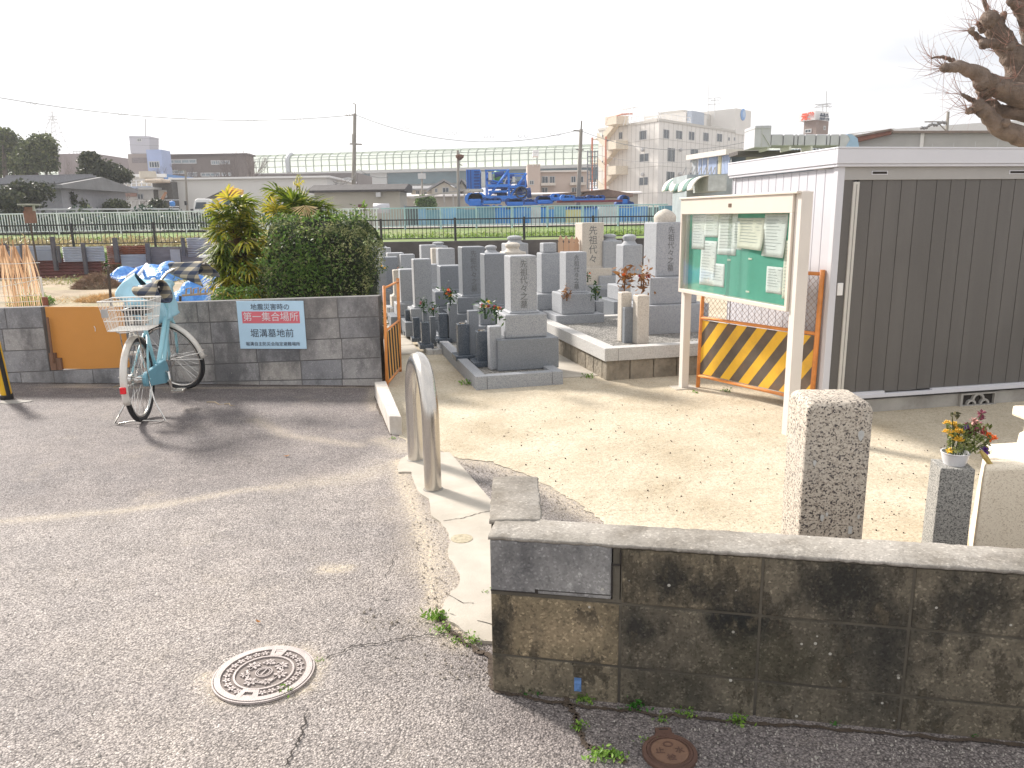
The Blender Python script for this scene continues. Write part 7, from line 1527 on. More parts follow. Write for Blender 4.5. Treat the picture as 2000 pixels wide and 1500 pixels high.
for x in range(190, 301, 10): q.pb(pl, x, 352, x+1, 366, .3, .4)
q.tube([pl.pt(*pl.sz(192,365), .8), pl.pt(*pl.sz(206,392), 1.2)], .08, 4); q.tube([pl.pt(*pl.sz(206,365), .8), pl.pt(*pl.sz(218,392), 1.2)], .08, 4); q.build('terrace_rail', m_white, th)
q = MB(); q.pb(pl, 240, 372, 268, 384, .02, .1); q.build('brown_shutter', mat('shutter_brown', (.38,.24,.20), .8), th); win(pl, 268, 378, 281, 390, th, fr=.06); win(pl, 208, 384, 222, 396, th, fr=.06)
q = MB(); pl9 = front(52); q.pb(pl9, 190, 391, 350, 398, 0, .1); 
q = MB(); 
for x in range(192, 352, 16): q.pb(pl9, x, 391, x+1, 405, 0, .08)
q.pb(pl9, 190, 391, 350, 392.2, 0, .09); q.pb(pl9, 190, 403.5, 350, 405.5, 0, .09); tag(q.build('yard_railing', m_white), 'thin white yard railing in front of the low white house', 'railing')
q = MB(); q.pb(pl9, 212, 392, 246, 403, .2, .3); tag(q.build('green_net', mat('green_net', (.22,.50,.40), .8, .2, 2)), 'green netting hung on the yard railing', 'net'); q = MB(); q.pb(pl9, 336, 393, 346, 403, .2, .5); tag(q.build('blue_barrel', m_bs, bevel=.1), 'blue bundle at the end of the yard railing', 'barrel')
# blue roofed hall and glass house
th, pl = slab('blue_roof_hall', 250, 324, 340, 410, 80, 10, mat('blue_band', (.14,.28,.56), .6, .05), 'hall with a bright blue fascia below the pale tower'); q = MB(); q.pb(pl, 251, 340, 326, 347, .0, .2); q.build('white_band', m_white, th); q = MB(); q.ext([pl.pt(*pl.sz(x,y), .25) for x, y in ((256,372),(322,372),(322,347),(262,347))], pl.n*1.5); q.build('glass_roof', mat('glass_roof', (.50,.47,.43), .5, .1, 2), th)
q = MB(); p = P(290, 352, 76); q.lathe((p.x, p.y, p.z-.6), [(.9,0),(.9,.3),(.3,.7),(.45,.8),(.75,.8),(.75,1.4)], 14); q.build('roof_vent', m_hcream, th, smooth='auto')
# tower
def slanted(name, pts, Y, dep, m, label, kids_=()):
    pl = front(Y); th = thing(name, P(pts[0][0], 380, Y).xy.to_3d(), label, 'building'); q = MB(); q.ext([pl.pt(*pl.sz(x,y)) for x, y in pts], pl.n*-dep); q.build('wall', m, th); return th, pl
th, pl = slanted('stair_tower_block', [(255,300),(292,300),(292,266),(252,265)], 96, 2.5, mat('pale_tower', (.50,.49,.53), .8, .03), 'pale concrete tower block with one small window rising over the blue roof')
q = MB(); q.pb(pl, 255, 300.5, 291, 400, -2.5, 0); q.build('brown_base', mat('tower_brown', (.33,.28,.26), .8, .05), th); q = MB(); q.pb(pl, 258, 308, 288, 318, 0, .06); q.build('dark_strip', mat('strip_brown', (.22,.19,.19), .8), th); win(pl, 267, 270, 277, 277, th, fr=.12); q = MB(); q.tube([P(284,266,96), P(284,232,96)], .06, 4); q.build('mast', m_frame, th)
th, pl = slab('blue_glass_block', 288, 317, 292, 345, 92, 2.5, mat('lilac_blue_wall', (.36,.42,.60), .6, .1, .4), 'blue lilac building block right of the pale tower'); win(pl, 291, 315, 312, 328, th, fr=.1, mull=3)
m_brn = mat('brown_office', (.20,.165,.15), .85, .05); th, pl = slab('brown_office', 316, 484, 303, 400, 100, 3, m_brn, 'wide brown flat roofed office building behind the bare trees')
for r_ in ((325,311,384,320),(412,313,430,322),(431,313,449,321),(366,336,386,345),(392,337,430,345),(433,337,452,344),(320,332,360,340)): win(pl, *r_, th, mull=3, fr=.12, mp=mat('hazy_pane', (.28,.33,.36), .2) if 'hazy_pane' not in bpy.data.materials else bpy.data.materials['hazy_pane'])
q = MB(); q.pb(pl, 316, 300.5, 484, 303.5, -3, .3); q.build('parapet', mat('brown_parapet', (.14,.115,.11), .8), th)
th, pl = slab('dark_hall', 485, 700, 339, 400, 115, 12, mat('hall_brown', (.17,.15,.145), .85, .05), 'dark brown hall below the elevated road behind the white warehouse')
th, pl = slab('roof_garden_block', 116, 190, 300, 400, 105, 10, mat('dusky_wall', (.25,.21,.21), .85, .1), 'dusky flat block with roof rails behind the left trees'); q = MB(); 
for x in range(136, 178, 6): q.pb(pl, x, 294, x+.8, 301, -1, -.9)
q.pb(pl, 134, 294, 178, 295, -1, -.9); q.build('roof_rail', m_frame, th)
# japanese tiled house at far left
th = house(-60, 118, 366, 341, 412, 42, 7, 'traditional house with a long grey tiled roof at the far left', (), mat('grey_plaster', (.30,.30,.32), .85, .08), m_tile)
q = MB(); hp = front(42); z_ = hp.sz(60,341)[1]; q.tube([V((hp.sz(-70,341)[0], 45.5, z_+.05)), V((hp.sz(112,341)[0], 45.5, z_+.05))], .16, 6); q.build('ridge', mat('ridge_tile', (.16,.16,.17), .8), th)
q = MB(); n_ = 34
for k in range(n_): x = hp.sz(-60,350)[0]+(hp.sz(128,350)[0]-hp.sz(-60,350)[0])*k/n_; z0_ = hp.sz(30,366)[1]; q.tube([V((x, 41.2, z0_+.12)), V((x, 45.4, z_+.06))], .045, 4, False)
q.build('tile_rolls', bpy.data.materials['ridge_tile'], th)
# shrine-like sign post near the left railing
th = thing('wooden_post_sign', P(55, 412, 33).xy.to_3d(), 'small capped brown wooden post sign behind the railings at the far left', 'sign'); pq = front(33); q = MB(); q.pb(pq, 46, 404, 65, 436, -.2, 0); q.build('board', mat('sign_wood', (.22,.10,.07), .9, .2), th); q = MB(); q.pb(pq, 42, 398, 67, 401, -.5, .3); q.pb(pq, 44, 401, 47, 412, -.1, 0); q.pb(pq, 63, 401, 66, 412, -.1, 0); q.build('cap', m_conc2, th)
q = MB(); 
for x in range(-10, 420, 40): q.tube([P(x, 420, 38.5), P(x, 408.5, 38.5)], .025, 4)
q.tube([P(-30, 409.5, 38.5), P(350, 408.5, 38.5)], .04, 5); tag(q.build('guide_rail', m_gal), 'plain single bar rail just above the white picket railing', 'railing')
# ---- white truck and excavator
tY = 41; tq = front(tY); th = thing('white_truck', P(400, 412, tY).xy.to_3d()+V((0,0,ZB)), 'white cab over truck parked beyond the white railing', 'truck')
q = MB(); q.ext([tq.pt(*tq.sz(x,y)) for x, y in ((374,430),(412,430),(412,392),(407,388),(384,388),(379,392))], tq.n*-1.9); q.build('cab', m_white, th, bevel=.06)
q = MB(); q.ext([tq.pt(*tq.sz(x,y), .02) for x, y in ((381,408),(401,407),(403,395),(384,395))], tq.n*.02); q.build('side_window', m_pane, th); q = MB(); q.pb(tq, 373, 408, 378, 424, -1.9, .03); q.pb(tq, 364, 393, 368, 401, .1, .25); q.build('mirror', m_black, th)
q = MB(); q.pb(tq, 412, 412, 470, 428, -1.9, 0); q.build('bed', mat('truck_bed', (.55,.57,.58), .5), th)
for x in (388, 455): 
    q = MB(); c = tq.pt(*tq.sz(x, 432), 0); q.tube([c, c-tq.n*.3], .45, 16); q.build('wheel', m_tyre, th)
q = MB(); q.ext([tq.pt(*tq.sz(x,y), -1) for x, y in ((412,412),(428,412),(420,387),(412,389))], tq.n*.8); q.build('tipping_board', mat('truck_grey', (.38,.40,.42), .5), th)
th = thing('excavator', P(440, 412, 43).xy.to_3d()+V((0,0,ZB)), 'yellow excavator with a dark cab half hidden by the palm', 'excavator'); eq = front(43); m_exy = mat('machine_yellow', (.72,.42,.10), .5, .1)
q = MB(); q.pb(eq, 424, 400, 452, 414, -2, 0); q.build('body', m_exy, th, bevel=.1); q = MB(); q.pb(eq, 434, 378, 452, 400, -1.4, 0); q.build('cab', mat('cab_dark', (.05,.10,.10), .3), th, bevel=.05); q = MB(); q.pb(eq, 430, 376, 456, 379, -1.5, .1); q.build('cab_roof', mat('cab_roof', (.30,.10,.08), .5), th)
q = MB(); q.tube([P(436,380,43.5), P(452,370,43.5), P(474,376,43.5)], .16, 6); q.build('arm', m_exy, th); q = MB(); q.pb(eq, 424, 415, 455, 422, -2, .2); q.build('track', m_black, th, bevel=.1)
q = MB(); q.ext([P(x,y,46) for x, y in ((398,389),(432,373),(446,380),(446,392),(398,392))], (0,3,0)); tag(q.build('dark_canopy', mat('canopy_dark', (.10,.095,.09), .8)), 'dark tarpaulin roof behind the truck cab', 'canopy')
# ---- blue plant equipment
m_blu = mat('plant_blue', (.015,.17,.60), .45, .25, .7, 0); m_bld = mat('plant_blue_dark', (.01,.06,.24), .6, .25, .7, 0); m_cream2 = mat('hopper_white', (.55,.55,.50), .6, .1); m_grn = mat('tank_green', (.12,.34,.06), .5, .1)
bY = 62; bq = front(bY); th = thing('crusher_plant', P(970, 400, bY).xy.to_3d()+V((0,0,ZB)), 'big blue steel crushing plant frame with a green drum inside', 'machine')
def cage(x0, y0, x1, y1, dep, name, diag=False, t=1.6, Y=bY):
    pl = front(Y); q = MB(); 
    for tt in (0, -dep):
        for x in (x0, x1-t): q.pb(pl, x, y0, x+t, y1, tt-.25, tt)
        for y in (y0, y1-t): q.pb(pl, x0, y, x1, y+t, tt-.26, tt-.01+.02)
    for x in (x0, x1-t):
        for y in (y0, y1-t): q.pb(pl, x, y, x+t, y+t, -dep, -.25)
    if diag: a, b = pl.pt(*pl.sz(x0,y1)), pl.pt(*pl.sz(x1,y0)); q.tube([a, b], .1, 4)
    return q.build(name, m_blu, th)
cage(948,331,994,392,4,'upper_frame',True,2.4); cage(994,338,1028,388,3.5,'side_frame',True,2.0); q = MB(); q.pb(bq, 911, 331, 938, 370, -3, 0); q.build('ribbed_bin', m_blu, th); q = MB()
for y in range(334, 368, 6): q.pb(bq, 926, y, 937, y+2.5, 0, .15)
for x in (913, 919): q.pb(bq, x, 332, x+1.5, 369, 0, .15)
q.build('bin_ribs', m_bld, th)
q = MB(); q.pb(bq, 951, 360, 992, 366, -4, .2); q.pb(bq, 954, 372, 990, 376, -4, .1); q.pb(bq, 950, 382, 1026, 389, -4, .1); q.pb(bq, 996, 362, 1026, 367, -3, .1); q.build('floor_beams', m_blu, th)
q = MB(); p = bq.pt(*bq.sz(975,360), -1.5); q.lathe(p, [(.40,0),(.44,.3),(.44,1.0),(.3,1.15)], 16); q.build('green_drum', m_grn, th, smooth='auto'); q = MB(); q.pb(bq, 940, 335, 948, 365, -1.5, .1); q.pb(bq, 954, 336, 960, 352, -1, .0); q.pb(bq, 1001, 345, 1006, 356, -1, .1); q.build('white_panels', m_cream2, th)
q = MB(); 
for x, y, s in ((965,340,4),(985,346,5),(1010,360,5),(1004,372,4),(1018,378,7),(970,380,4)): p = bq.pt(*bq.sz(x,y), -1.2); q.tube([p, p+V((.8,0,.1))], s*.06, 10)
q.build('motors', m_bld, th, smooth='auto'); q = MB(); p = bq.pt(*bq.sz(1018,376), .1); ringv = [p+V((.42*math.cos(a), 0, .42*math.sin(a))) for a in [i*.3927 for i in range(17)]]; q.tube(ringv, .07, 6); q.build('flywheel', m_black, th)
q = MB()
for x in (916, 934, 960, 1000, 1022): q.pb(bq, x, 366 if x < 940 else 390, x+2.2, 425, -2, -1.7)
q.pb(bq, 906, 369, 942, 373, -3, 0.05); q.build('supports', m_cream2, th)
q = MB()
for k in range(6): x = 864+k*9; 
for x in (866, 884, 906, 918): q.pb(front(60), x, 380 if x < 900 else 372, x+2.5, 412, -.3, 0)
q.ext([P(x,y,60) for x, y in ((800,386),(916,368),(916,371),(800,389))], (0,.3,0)); tag(q.build('conveyor_frame', mat('conveyor', (.36,.34,.31), .8, .1)), 'long grey conveyor trestle left of the blue plant', 'conveyor')
q = MB()
for k in range(16):
    x, y = 950+rnd.random()*72, 345+rnd.random()*45; a_ = bq.pt(*bq.sz(x, y), rnd.uniform(-2, .1)); q.tube([a_, a_+V((rnd.uniform(-1.2,1.2), 0, 0)), a_+V((rnd.uniform(-1.2,1.2), 0, rnd.uniform(-.8,.8)))], rnd.uniform(.03,.08), 5); q.build('pipe', m_cream2 if k % 3 else m_blu, th); q = MB()
for k in range(8): x, y = 952+rnd.random()*66, 350+rnd.random()*35; a_ = bq.pt(*bq.sz(x, y), -.5); q.box(a_, (rnd.uniform(.2,.6), .3, rnd.uniform(.2,.5))); q.build('cabinet', m_bld, th, bevel=.02); q = MB()
R2 = random.Random(3); nb = 0
adj = ['squat','tall','narrow','wide','tilted','dented','pale','dull','bright','deep','slim','broad','stubby','long','short','flat','boxy','rounded','leaning','worn','dusty','clean','big','small','heavy','light']
spots = [(916,375,940,402),(944,385,978,398),(990,386,1022,402),(1022,388,1052,400),(1050,382,1080,398),(1078,378,1100,392),(1098,380,1122,392),(1120,383,1150,393),(1148,381,1180,393),(1216,380,1226,398),(1205,392,1238,404),(930,400,980,414),(985,402,1030,416),(1035,400,1070,412),(1085,400,1108,412),(1112,400,1160,412),(1163,400,1200,412)]
lbs = ['blue machine part left under the plant legs','long blue beam stack right below the blue plant frame','blue casting between plant frame and red gate','small blue tube bundle left of the red tinged parts','blue roller heap behind the utility pole foot','taller blue roller heap left of the pole','blue heap just right of the pole foot','blue tube bundle over the dark red beam','blue parts right end over the dark red beam','upright blue drum near the cream building foot','teal blue crates near the cream building foot','pale blue boards below the plant seen through the railing','blue boards in the middle seen through the railing','blue skip seen through the railing','narrow blue skip seen through the railing','wide bright blue skip seen through the railing','rightmost blue skip seen through the railing']
for (x0,y0,x1,y1), lb in zip(spots, lbs):
    Y = 55+R2.uniform(-4, 4); pl = front(Y); th = thing('blue_machine_part', P((x0+x1)/2, y1, Y), lb, 'machine part', 'blue machine parts in the yard'); q = MB(); q.pb(pl, x0, (y0+y1)/2, x1, y1, -1.5, 0); q.build('body', m_blu, th, bevel=.05); q = MB(); n = max(2, int((x1-x0)/6))
    for k in range(n): xx = x0+(x1-x0)*(k+.5)/n; p = pl.pt(*pl.sz(xx, (y0+y1)/2), -.7); q.tube([p-V((0,.6,0)), p+V((0,.6,0))], (pl.sz(xx,y0)[1]-pl.sz(xx,(y0+y1)/2)[1])*R2.uniform(.7,1.1), 10)
    q.build('rollers', m_blu if R2.random() < .6 else m_bld, th, smooth='auto')
q = MB(); q.pb(front(53), 1088, 391, 1216, 395, -.5, 0); tag(q.build('red_beam', mat('dark_red_beam', (.16,.02,.03), .6)), 'long dark red steel beam under the blue machine parts', 'beam')
q = MB(); q.ext([P(x,y,70) for x, y in ((1130,384),(1236,384),(1236,378),(1188,370),(1150,374))], (0,6,0)); q.ext([P(x,y,69.5) for x, y in ((1060,382),(1190,371),(1190,369),(1060,380))], (0,6,0)); tag(q.build('lean_to_roof', mat('rust_roof', (.20,.13,.10), .8, .2)), 'brown lean to roof at the foot of the cream building', 'roof')
th = thing('yard_hoarding', P(1000,412,52).xy.to_3d(), 'patchwork hoarding of blue, teal and pale sheets behind the pale green railing', 'fence'); hq2 = front(52); x = 742.0; k = 0
hm = [mat('sheet_%s' % n_, c_, .7, .2, 1, .1, 6, dirt=(.40,.42,.40), da=.35) for n_, c_ in (('teal', (.13,.30,.38)), ('blue', (.03,.22,.55)), ('pale', (.50,.55,.56)), ('green', (.20,.38,.28)), ('dark', (.07,.11,.13)), ('sky', (.22,.46,.66)), ('yellow', (.52,.50,.22)))]
while x < 1300:
    w_ = rnd.uniform(14, 44); q = MB(); q.pb(hq2, x, rnd.uniform(400, 411), x+w_-.4, 446, -.2-.02*(k % 2), 0); q.build('sheet', hm[rnd.choice((0,0,1,1,1,2,3,4,5,0,6,5))], th); x += w_; k += 1
q = MB(); 
for x in (1168, 1176, 1183): q.pb(front(90), x-20, 293, x-19, 368, -1, -.8)
for y in range(295, 368, 9): q.pb(front(90), 1149, y, 1169, y+1, -1, -.7)
for x in (1149, 1156, 1162, 1168): q.pb(front(90), x, 293, x+1, 368, -.9, -.6)
tag(q.build('steel_lift_frame', mat('lift_grey', (.16,.17,.19), .6)), 'dark open steel lift tower at the left side of the cream building', 'tower')
# ---- poles, lamps, wires
m_pole = mat('utility_pole', (.24,.22,.19), .9, .1, 2, .1); m_wirek = mat('wire_grey', (.22,.22,.22), .6, .1)
def upole(name, x0, y0, x1, y1, Y, r, label, cat='utility pole', arms=(), extra=None):
    a, b = P(x0, y0, Y), P(x1, y1, Y); d = (b-a); b2 = a+d*((a.z)/(a.z-b.z)); th = thing(name, b2, label, cat); q = MB(); q.tube([b2, a], [r*1.3, r*.8], 8); q.build('pole', m_pole, th, smooth=True)
    for x_, y_, x2_, y2_ in arms: q = MB(); q.tube([P(x_,y_,Y), P(x2_,y2_,Y)], r*.35, 5); q.build('crossarm', m_pole, th)
    if extra: extra(th, Y)
    return th
def ex1(th, Y):
    q = MB(); q.tube([P(689,202,Y), P(694,203,Y), P(694,228,Y)], .045, 4); q.build('top_bracket', m_pole, th); q = MB()
    for x in (676,681,686): q.ball(P(x,225,Y), .10, 6, 5)
    q.build('insulators', m_white, th); q = MB(); q.ext([P(x,y,Y-.6) for x, y in ((669,348),(680,346),(689,349),(684,352),(672,351))], (0,.4,0)); q.build('lamp_head', m_frame, th)
upole('utility_pole', 693, 222, 691, 356, 62, .16, 'tall concrete utility pole in the middle with wires and a lamp arm', arms=((674,226,694,224),(683,281,707,282),(689,262,689,280)), extra=ex1)
upole('utility_pole', 1135, 252, 1129, 396, 58, .15, 'leaning utility pole left of the cream building', arms=((1120,255,1136,256),(1125,292,1140,293),(1136,236,1135,254)))
def ex2(th, Y): q = MB(); p = P(898,306,Y); q.lathe(p-V((0,0,.25)), [(.05,0),(.28,.2),(.3,.35),(.1,.4)], 10); q.build('loudspeaker', mat('speaker_brown', (.16,.08,.05), .7), th)
upole('speaker_pole', 894, 294, 896, 408, 55, .10, 'thin grey pole with a loudspeaker near its top', 'pole', arms=((892,300,898,302),(894,320,903,323)), extra=ex2)
upole('lamp_pole', 362, 333, 366, 410, 47, .07, 'thin dark yard lamp pole by the white truck', 'lamp pole', arms=((348,333,362,332),(348,333,348,338)))
def ex3(th, Y): q = MB(); q.box(P(824,344,Y), (.7,.4,.5)); q.build('street_light', m_frame, th)
upole('antenna_pole', 824, 336, 825, 400, 75, .10, 'thin pole with a bracket box left of the houses', 'pole', extra=ex3)
upole('utility_pole', 1852, 218, 1848, 270, 60, .13, 'far pole with tangled insulators above the warehouse roof', arms=((1806,238,1852,238),(1830,238,1848,256)))
q = MB()
for k in range(10): x = 1800+k*5; p = P(x, 250-k*1.1+rnd.uniform(-3,3), 60); q.ball(p, .13, 6, 4)
tag(q.build('insulator_cluster', m_wirek), 'cluster of dark insulators hanging left of the far pole', 'insulators')
def wire(pts, Y, r, label):
    q = MB(); P3 = []
    for (x0,y0,Y0), (x1,y1,Y1), sag in pts:
        a, b = P(x0,y0,Y0), P(x1,y1,Y1); n = 14
        P3 += [a.lerp(b, i/n)-V((0,0,sag*4*(i/n)*(1-i/n))) for i in range(n+1)]
    q.tube(P3, r*.6, 4, False); tag(q.build('power_line', m_wirek), label, 'power line', 'overhead power lines')
wire([((-60,180,52),(676,226,62),.9)], 0, .035, 'thick overhead line crossing the sky from upper left to the tall pole'); wire([((694,224,62),(1122,256,58),1.3)], 0, .035, 'overhead line between the two tall poles'); wire([((-40,243,60),(690,275,62),.5)], 0, .014, 'upper thin line left of the tall pole'); wire([((-40,262,60),(690,282,62),.5)], 0, .014, 'lower thin line left of the tall pole')
wire([((700,275,62),(1128,293,58),.5)], 0, .014, 'thin line right of the tall pole in front of the sound barrier'); wire([((1136,256,58),(1470,274,50),.9)], 0, .03, 'line crossing the face of the cream building'); wire([((1136,293,58),(1420,305,46),.6)], 0, .018, 'lower line crossing the cream building windows'); wire([((694,205,62),(1136,236,58),.4)], 0, .008, 'very thin top line between the tall poles')
wire([((-40,238-60,60),(690,203,62),-.2)], 0, .007, 'very thin topmost line left of the tall pole'); wire([((640,345,60),(700,330,60),.8),((700,330,60),(760,345,60),.3)], 0, .03, 'drooping cables near the tall pole lamp arm')
for k, (x, y) in enumerate(((62,199),(240,219),(363,229),(493,232),(584,230),(790,246),(882,257),(955,264),(1022,263),(1085,259))):
    q = MB(); Y = 57 if x < 600 else 60
    for s in (-1, 1): q.tube([P(x+s*6+dx_, y+dy_, Y) for dx_, dy_ in ((-4,0),(-3,4),(0,6),(3,4),(4,0))], .022, 4, False)
    tag(q.build('line_spacer', m_frame), ('first','second','third','fourth','fifth','sixth','seventh','eighth','ninth','tenth')[k]+' pair of small loops under the thick overhead line counted from the left', 'cable loop', 'loops under the overhead line')
# pylon
th = thing('lattice_pylon', P(108, 300, 260).xy.to_3d(), 'faint lattice power pylon on the left horizon', 'pylon'); q = MB(); pY = 260; tp = P(101.5, 217, pY)
for s in (-1, 1):
    for t in (-1, 1): q.tube([tp+V((s*.2,t*.2,-1.5)), P(104, 245, pY)+V((s*1.2,t*1.2,0)), P(107, 298, pY)+V((s*3.1,t*3.1,0)), V((P(107,298,pY).x+s*5, pY+t*5, 0))], .10, 4)
for k in range(10):
    a, b = k/10, (k+1)/10; c0, c1 = tp.lerp(P(107,298,pY), a), tp.lerp(P(107,298,pY), b); w0, w1 = .3+2.8*a, .3+2.8*b
    for t in (-1, 1): q.tube([c0+V((-w0,t*w0,0)), c1+V((w1,t*w1,0))], .06, 3); q.tube([c0+V((w0,t*w0,0)), c1+V((-w1,t*w1,0))], .06, 3)
q.tube([tp+V((0,0,0)), tp-V((0,0,3))], .14, 4); q.build('lattice', m_frame, th); q = MB()
for y in (227, 233, 240): c = P(103, y, pY); q.tube([c-V((1.7,0,0)), c+V((1.7,0,0))], .12, 4)
q.build('crossarms', m_frame, th)
# ---- trees
def crown(clumps, n, size, m, th, name='crown', asp=.55):
    cs = []; nr = []
    tot = sum(r[0]*r[2] for _, r in clumps)
    for c, r in clumps:
        k = int(n*r[0]*r[2]/tot); d = npr.normal(size=(k,3)); d /= np.linalg.norm(d, axis=1, keepdims=True); rr_ = npr.uniform(.55, 1.05, (k,1))**.6; cs.append(np.array(tuple(c))+d*rr_*np.array(r)); nr.append(d)
    c = np.concatenate(cs); c += npr.normal(0, size*.5, c.shape); vs, fs = leafquads(c, size, asp, nrm=np.concatenate(nr)*.7); return rawmesh(name, vs, fs, m, th, rv=npr.random(len(fs)))
m_t1 = leafmat('tree_leaf', (.05,.065,.03), (.10,.125,.05), (.22,.23,.09), .35, .3); m_t2 = leafmat('tree_leaf_dark', (.035,.045,.03), (.065,.075,.04), (.13,.13,.06), .4, .25); m_bark = mat('bark', (.10,.08,.065), .95, .3, 4, .6, 20)
def tree(name, Y, blobs, base, n, size, m, label, seed=1, limbs=True):
    r = random.Random(seed); b = P(base[0], base[1], Y); b.z = 0; th = thing(name, b, label, 'tree'); cl = []
    for x, y, rx, ry in blobs:
        c = P(x, y, Y+r.uniform(-1, 1)*Y*.03); k = Y/F; 
        for j in range(5): cl.append((c+V((r.uniform(-.6,.6)*rx*k, r.uniform(-.6,.6)*rx*k, r.uniform(-.5,.5)*ry*k)), (rx*k*.55, rx*k*.5, ry*k*.55)))
    crown(cl, n, size, m, th); q = MB(); top = P(blobs[0][0], blobs[0][1], Y); q.tube([b, b.lerp(top, .5)+V((.1,0,0)), top], [.28,.2,.06], 8)
    for x, y, rx, ry in blobs: c = P(x, y, Y); q.tube([b.lerp(top, .45), b.lerp(c, .75)+V((0,0,.2)), c], [.13,.09,.03], 6)
    q.build('trunk', m_bark, th, smooth=True); return th
tree('evergreen_tree', 60, [(10,300,40,42),(-30,310,50,50),(30,325,30,20),(5,268,22,16)], (5,412), 15000, .26, m_t1, 'round evergreen tree cut off by the left edge above the tiled roof', 2)
tree('evergreen_tree', 58, [(65,300,38,32),(50,320,40,20),(95,318,18,18),(75,280,20,14)], (62,412), 15000, .26, m_t1, 'broad evergreen tree right of the leftmost one above the tiled roof', 3)
tree('pruned_tree', 50, [(195,325,26,22),(220,335,24,16),(160,345,20,14),(240,345,18,10),(172,320,10,16)], (166,412), 11000, .24, m_t2, 'dark leaning tree with a thick trunk left of the white house', 4)
q = MB(); b = P(168,412,50); b.z = 0; q.tube([b, P(167,395,50), P(166,370,50), P(160,345,50)], [.55,.6,.4,.2], 9); q.tube([P(166,375,50), P(180,350,50), P(200,330,50)], [.3,.25,.1], 7); q.tube([P(160,360,50), P(150,345,50)], [.25,.1], 6); tag(q.build('gnarled_trunk', mat('dark_bark', (.045,.04,.045), .95, .3, 3, .6, 10)), 'thick black gnarled trunk beside the tiled house', 'tree trunk')
for (x, y, rx, ry, Y, lb, m_) in ((60,385,40,24,39,'large dark garden shrub below the tiled roof',m_t2),(12,392,30,20,38,'dark shrub at the far left below the tiled roof',m_t2),(145,400,22,12,44,'small green shrubs at the foot of the gnarled trunk',m_t1),(310,403,12,8,48,'small bush before the workshop',m_t2),(832,396,18,14,70,'yellow green bush before the cream gabled house',m_hedge2),(220,405,26,8,46,'low shrubs along the yard railing',m_t1),(128,392,12,14,43,'bushy shrub between tiled house and gnarled trunk',m_t2)):
    th = thing('garden_shrub', P(x, y, Y).xy.to_3d(), lb, 'shrub', 'garden shrubs beyond the river'); k = Y/F; c = P(x, y, Y)
    crown([(c+V((rnd.uniform(-.6,.6)*rx*k, 0, rnd.uniform(-.5,.5)*ry*k)), (rx*k*.6, rx*k*.5, ry*k*.6)) for _ in range(8)], 2600, .22, m_, th, 'foliage'); q = MB(); q.tube([V((c.x, c.y, 0)), c], .06, 5); q.build('stem', m_bark, th)
def bare(name, x, yb, yt, spread, Y, label, seed, r0=.22, mat_=None, depth=5, n0=5):
    r = random.Random(seed); b = P(x, yb, Y); b.z = 0; top = P(x, yt, Y).z; th = thing(name, b, label, 'tree'); q = MB(); tw = MB()
    Hh = top; k = Y/F*spread
    def br(p, d, l, rad, dp):
        e_ = p+d*l; mid_ = p.lerp(e_, .5)+V((r.uniform(-.05,.05)*l,)*3); (q if dp > 2 else tw).tube([p, mid_, e_], [rad, rad*.8, rad*.6], 5 if dp > 2 else 3, False)
        if dp == 0: return
        for _ in range(r.choice((2, 3, 3) if dp > 1 else (3, 4))):
            nd = (d+V((r.uniform(-.55,.55), r.uniform(-.4,.4), r.uniform(-.1,.45)))).normalized(); br(e_ if r.random() < .6 else p.lerp(e_, r.uniform(.5, .9)), nd, l*r.uniform(.62,.85), rad*.55, dp-1)
    br(b, V((0,0,1)), Hh*.34, r0, 0) ; st = b+V((0,0,Hh*.3))
    for i in range(n0): a = (i/(n0-1)-.5)*1.5; br(st, V((math.sin(a), r.uniform(-.4,.4), math.cos(a))).normalized(), Hh*.19*(1 if spread <= 1 else spread), r0*.6, depth)
    q.build('trunk', mat_ or m_bark, th); tw.build('twigs', mat_ or m_bark, th); return th
m_gb = mat('grey_bark', (.17,.14,.13), .9, .2)
bare('bare_tree', 355, 400, 290, 1, 88, 'leafless tree in front of the brown office on its left', 5, mat_=m_gb); bare('bare_tree', 470, 400, 275, 1, 85, 'taller leafless tree at the right end of the brown office', 6, mat_=m_gb); bare('bare_tree', 640, 400, 335, 1, 60, 'small leafless tree behind the fan palms', 8, r0=.1, mat_=m_gb); bare('bare_tree', 560, 400, 322, 1, 62, 'thin leafless tree left of the curved barrier end', 9, r0=.08, mat_=m_gb); bare('bare_tree', 135, 400, 288, 1, 75, 'leafless tree before the dusky flat block', 10, r0=.15, mat_=m_gb); bare('bare_tree', 235, 405, 350, 1, 56, 'small bare tree by the terrace house', 12, r0=.07, mat_=m_gb)
# ---- pollarded tree at the upper right
tY = 11.0; m_tb = mat('pollard_bark', (.16,.12,.095), .95, .4, 5, 1.0, 16, dirt=(.26,.21,.175), da=.6, bd=.05); m_tw = mat('red_twigs', (.30,.17,.13), .8, .2)
def TP_(x, y, dy=0): return P(x, y, tY+dy)
basep = P(2140, 420, tY); basep.z = 0
th = thing('pollarded_tree', basep, 'thick pollarded bare tree reaching in from the upper right corner', 'tree')
k = tY/F
def limb(pts, rs, dy=0, jit=.012):
    P3 = []; r3 = []
    for i in range(len(pts)-1):
        for j in range(5):
            t = j/5; P3.append(TP_(pts[i][0]+(pts[i+1][0]-pts[i][0])*t, pts[i][1]+(pts[i+1][1]-pts[i][1])*t, dy*(i+t)/len(pts))+V((rnd.uniform(-jit,jit),)*3)); r3.append((rs[i]+(rs[i+1]-rs[i])*t)*k*rnd.uniform(.9,1.12))
    P3.append(TP_(*pts[-1], dy)); r3.append(rs[-1]*k); q = MB(); q.tube(P3, r3, 12); return q
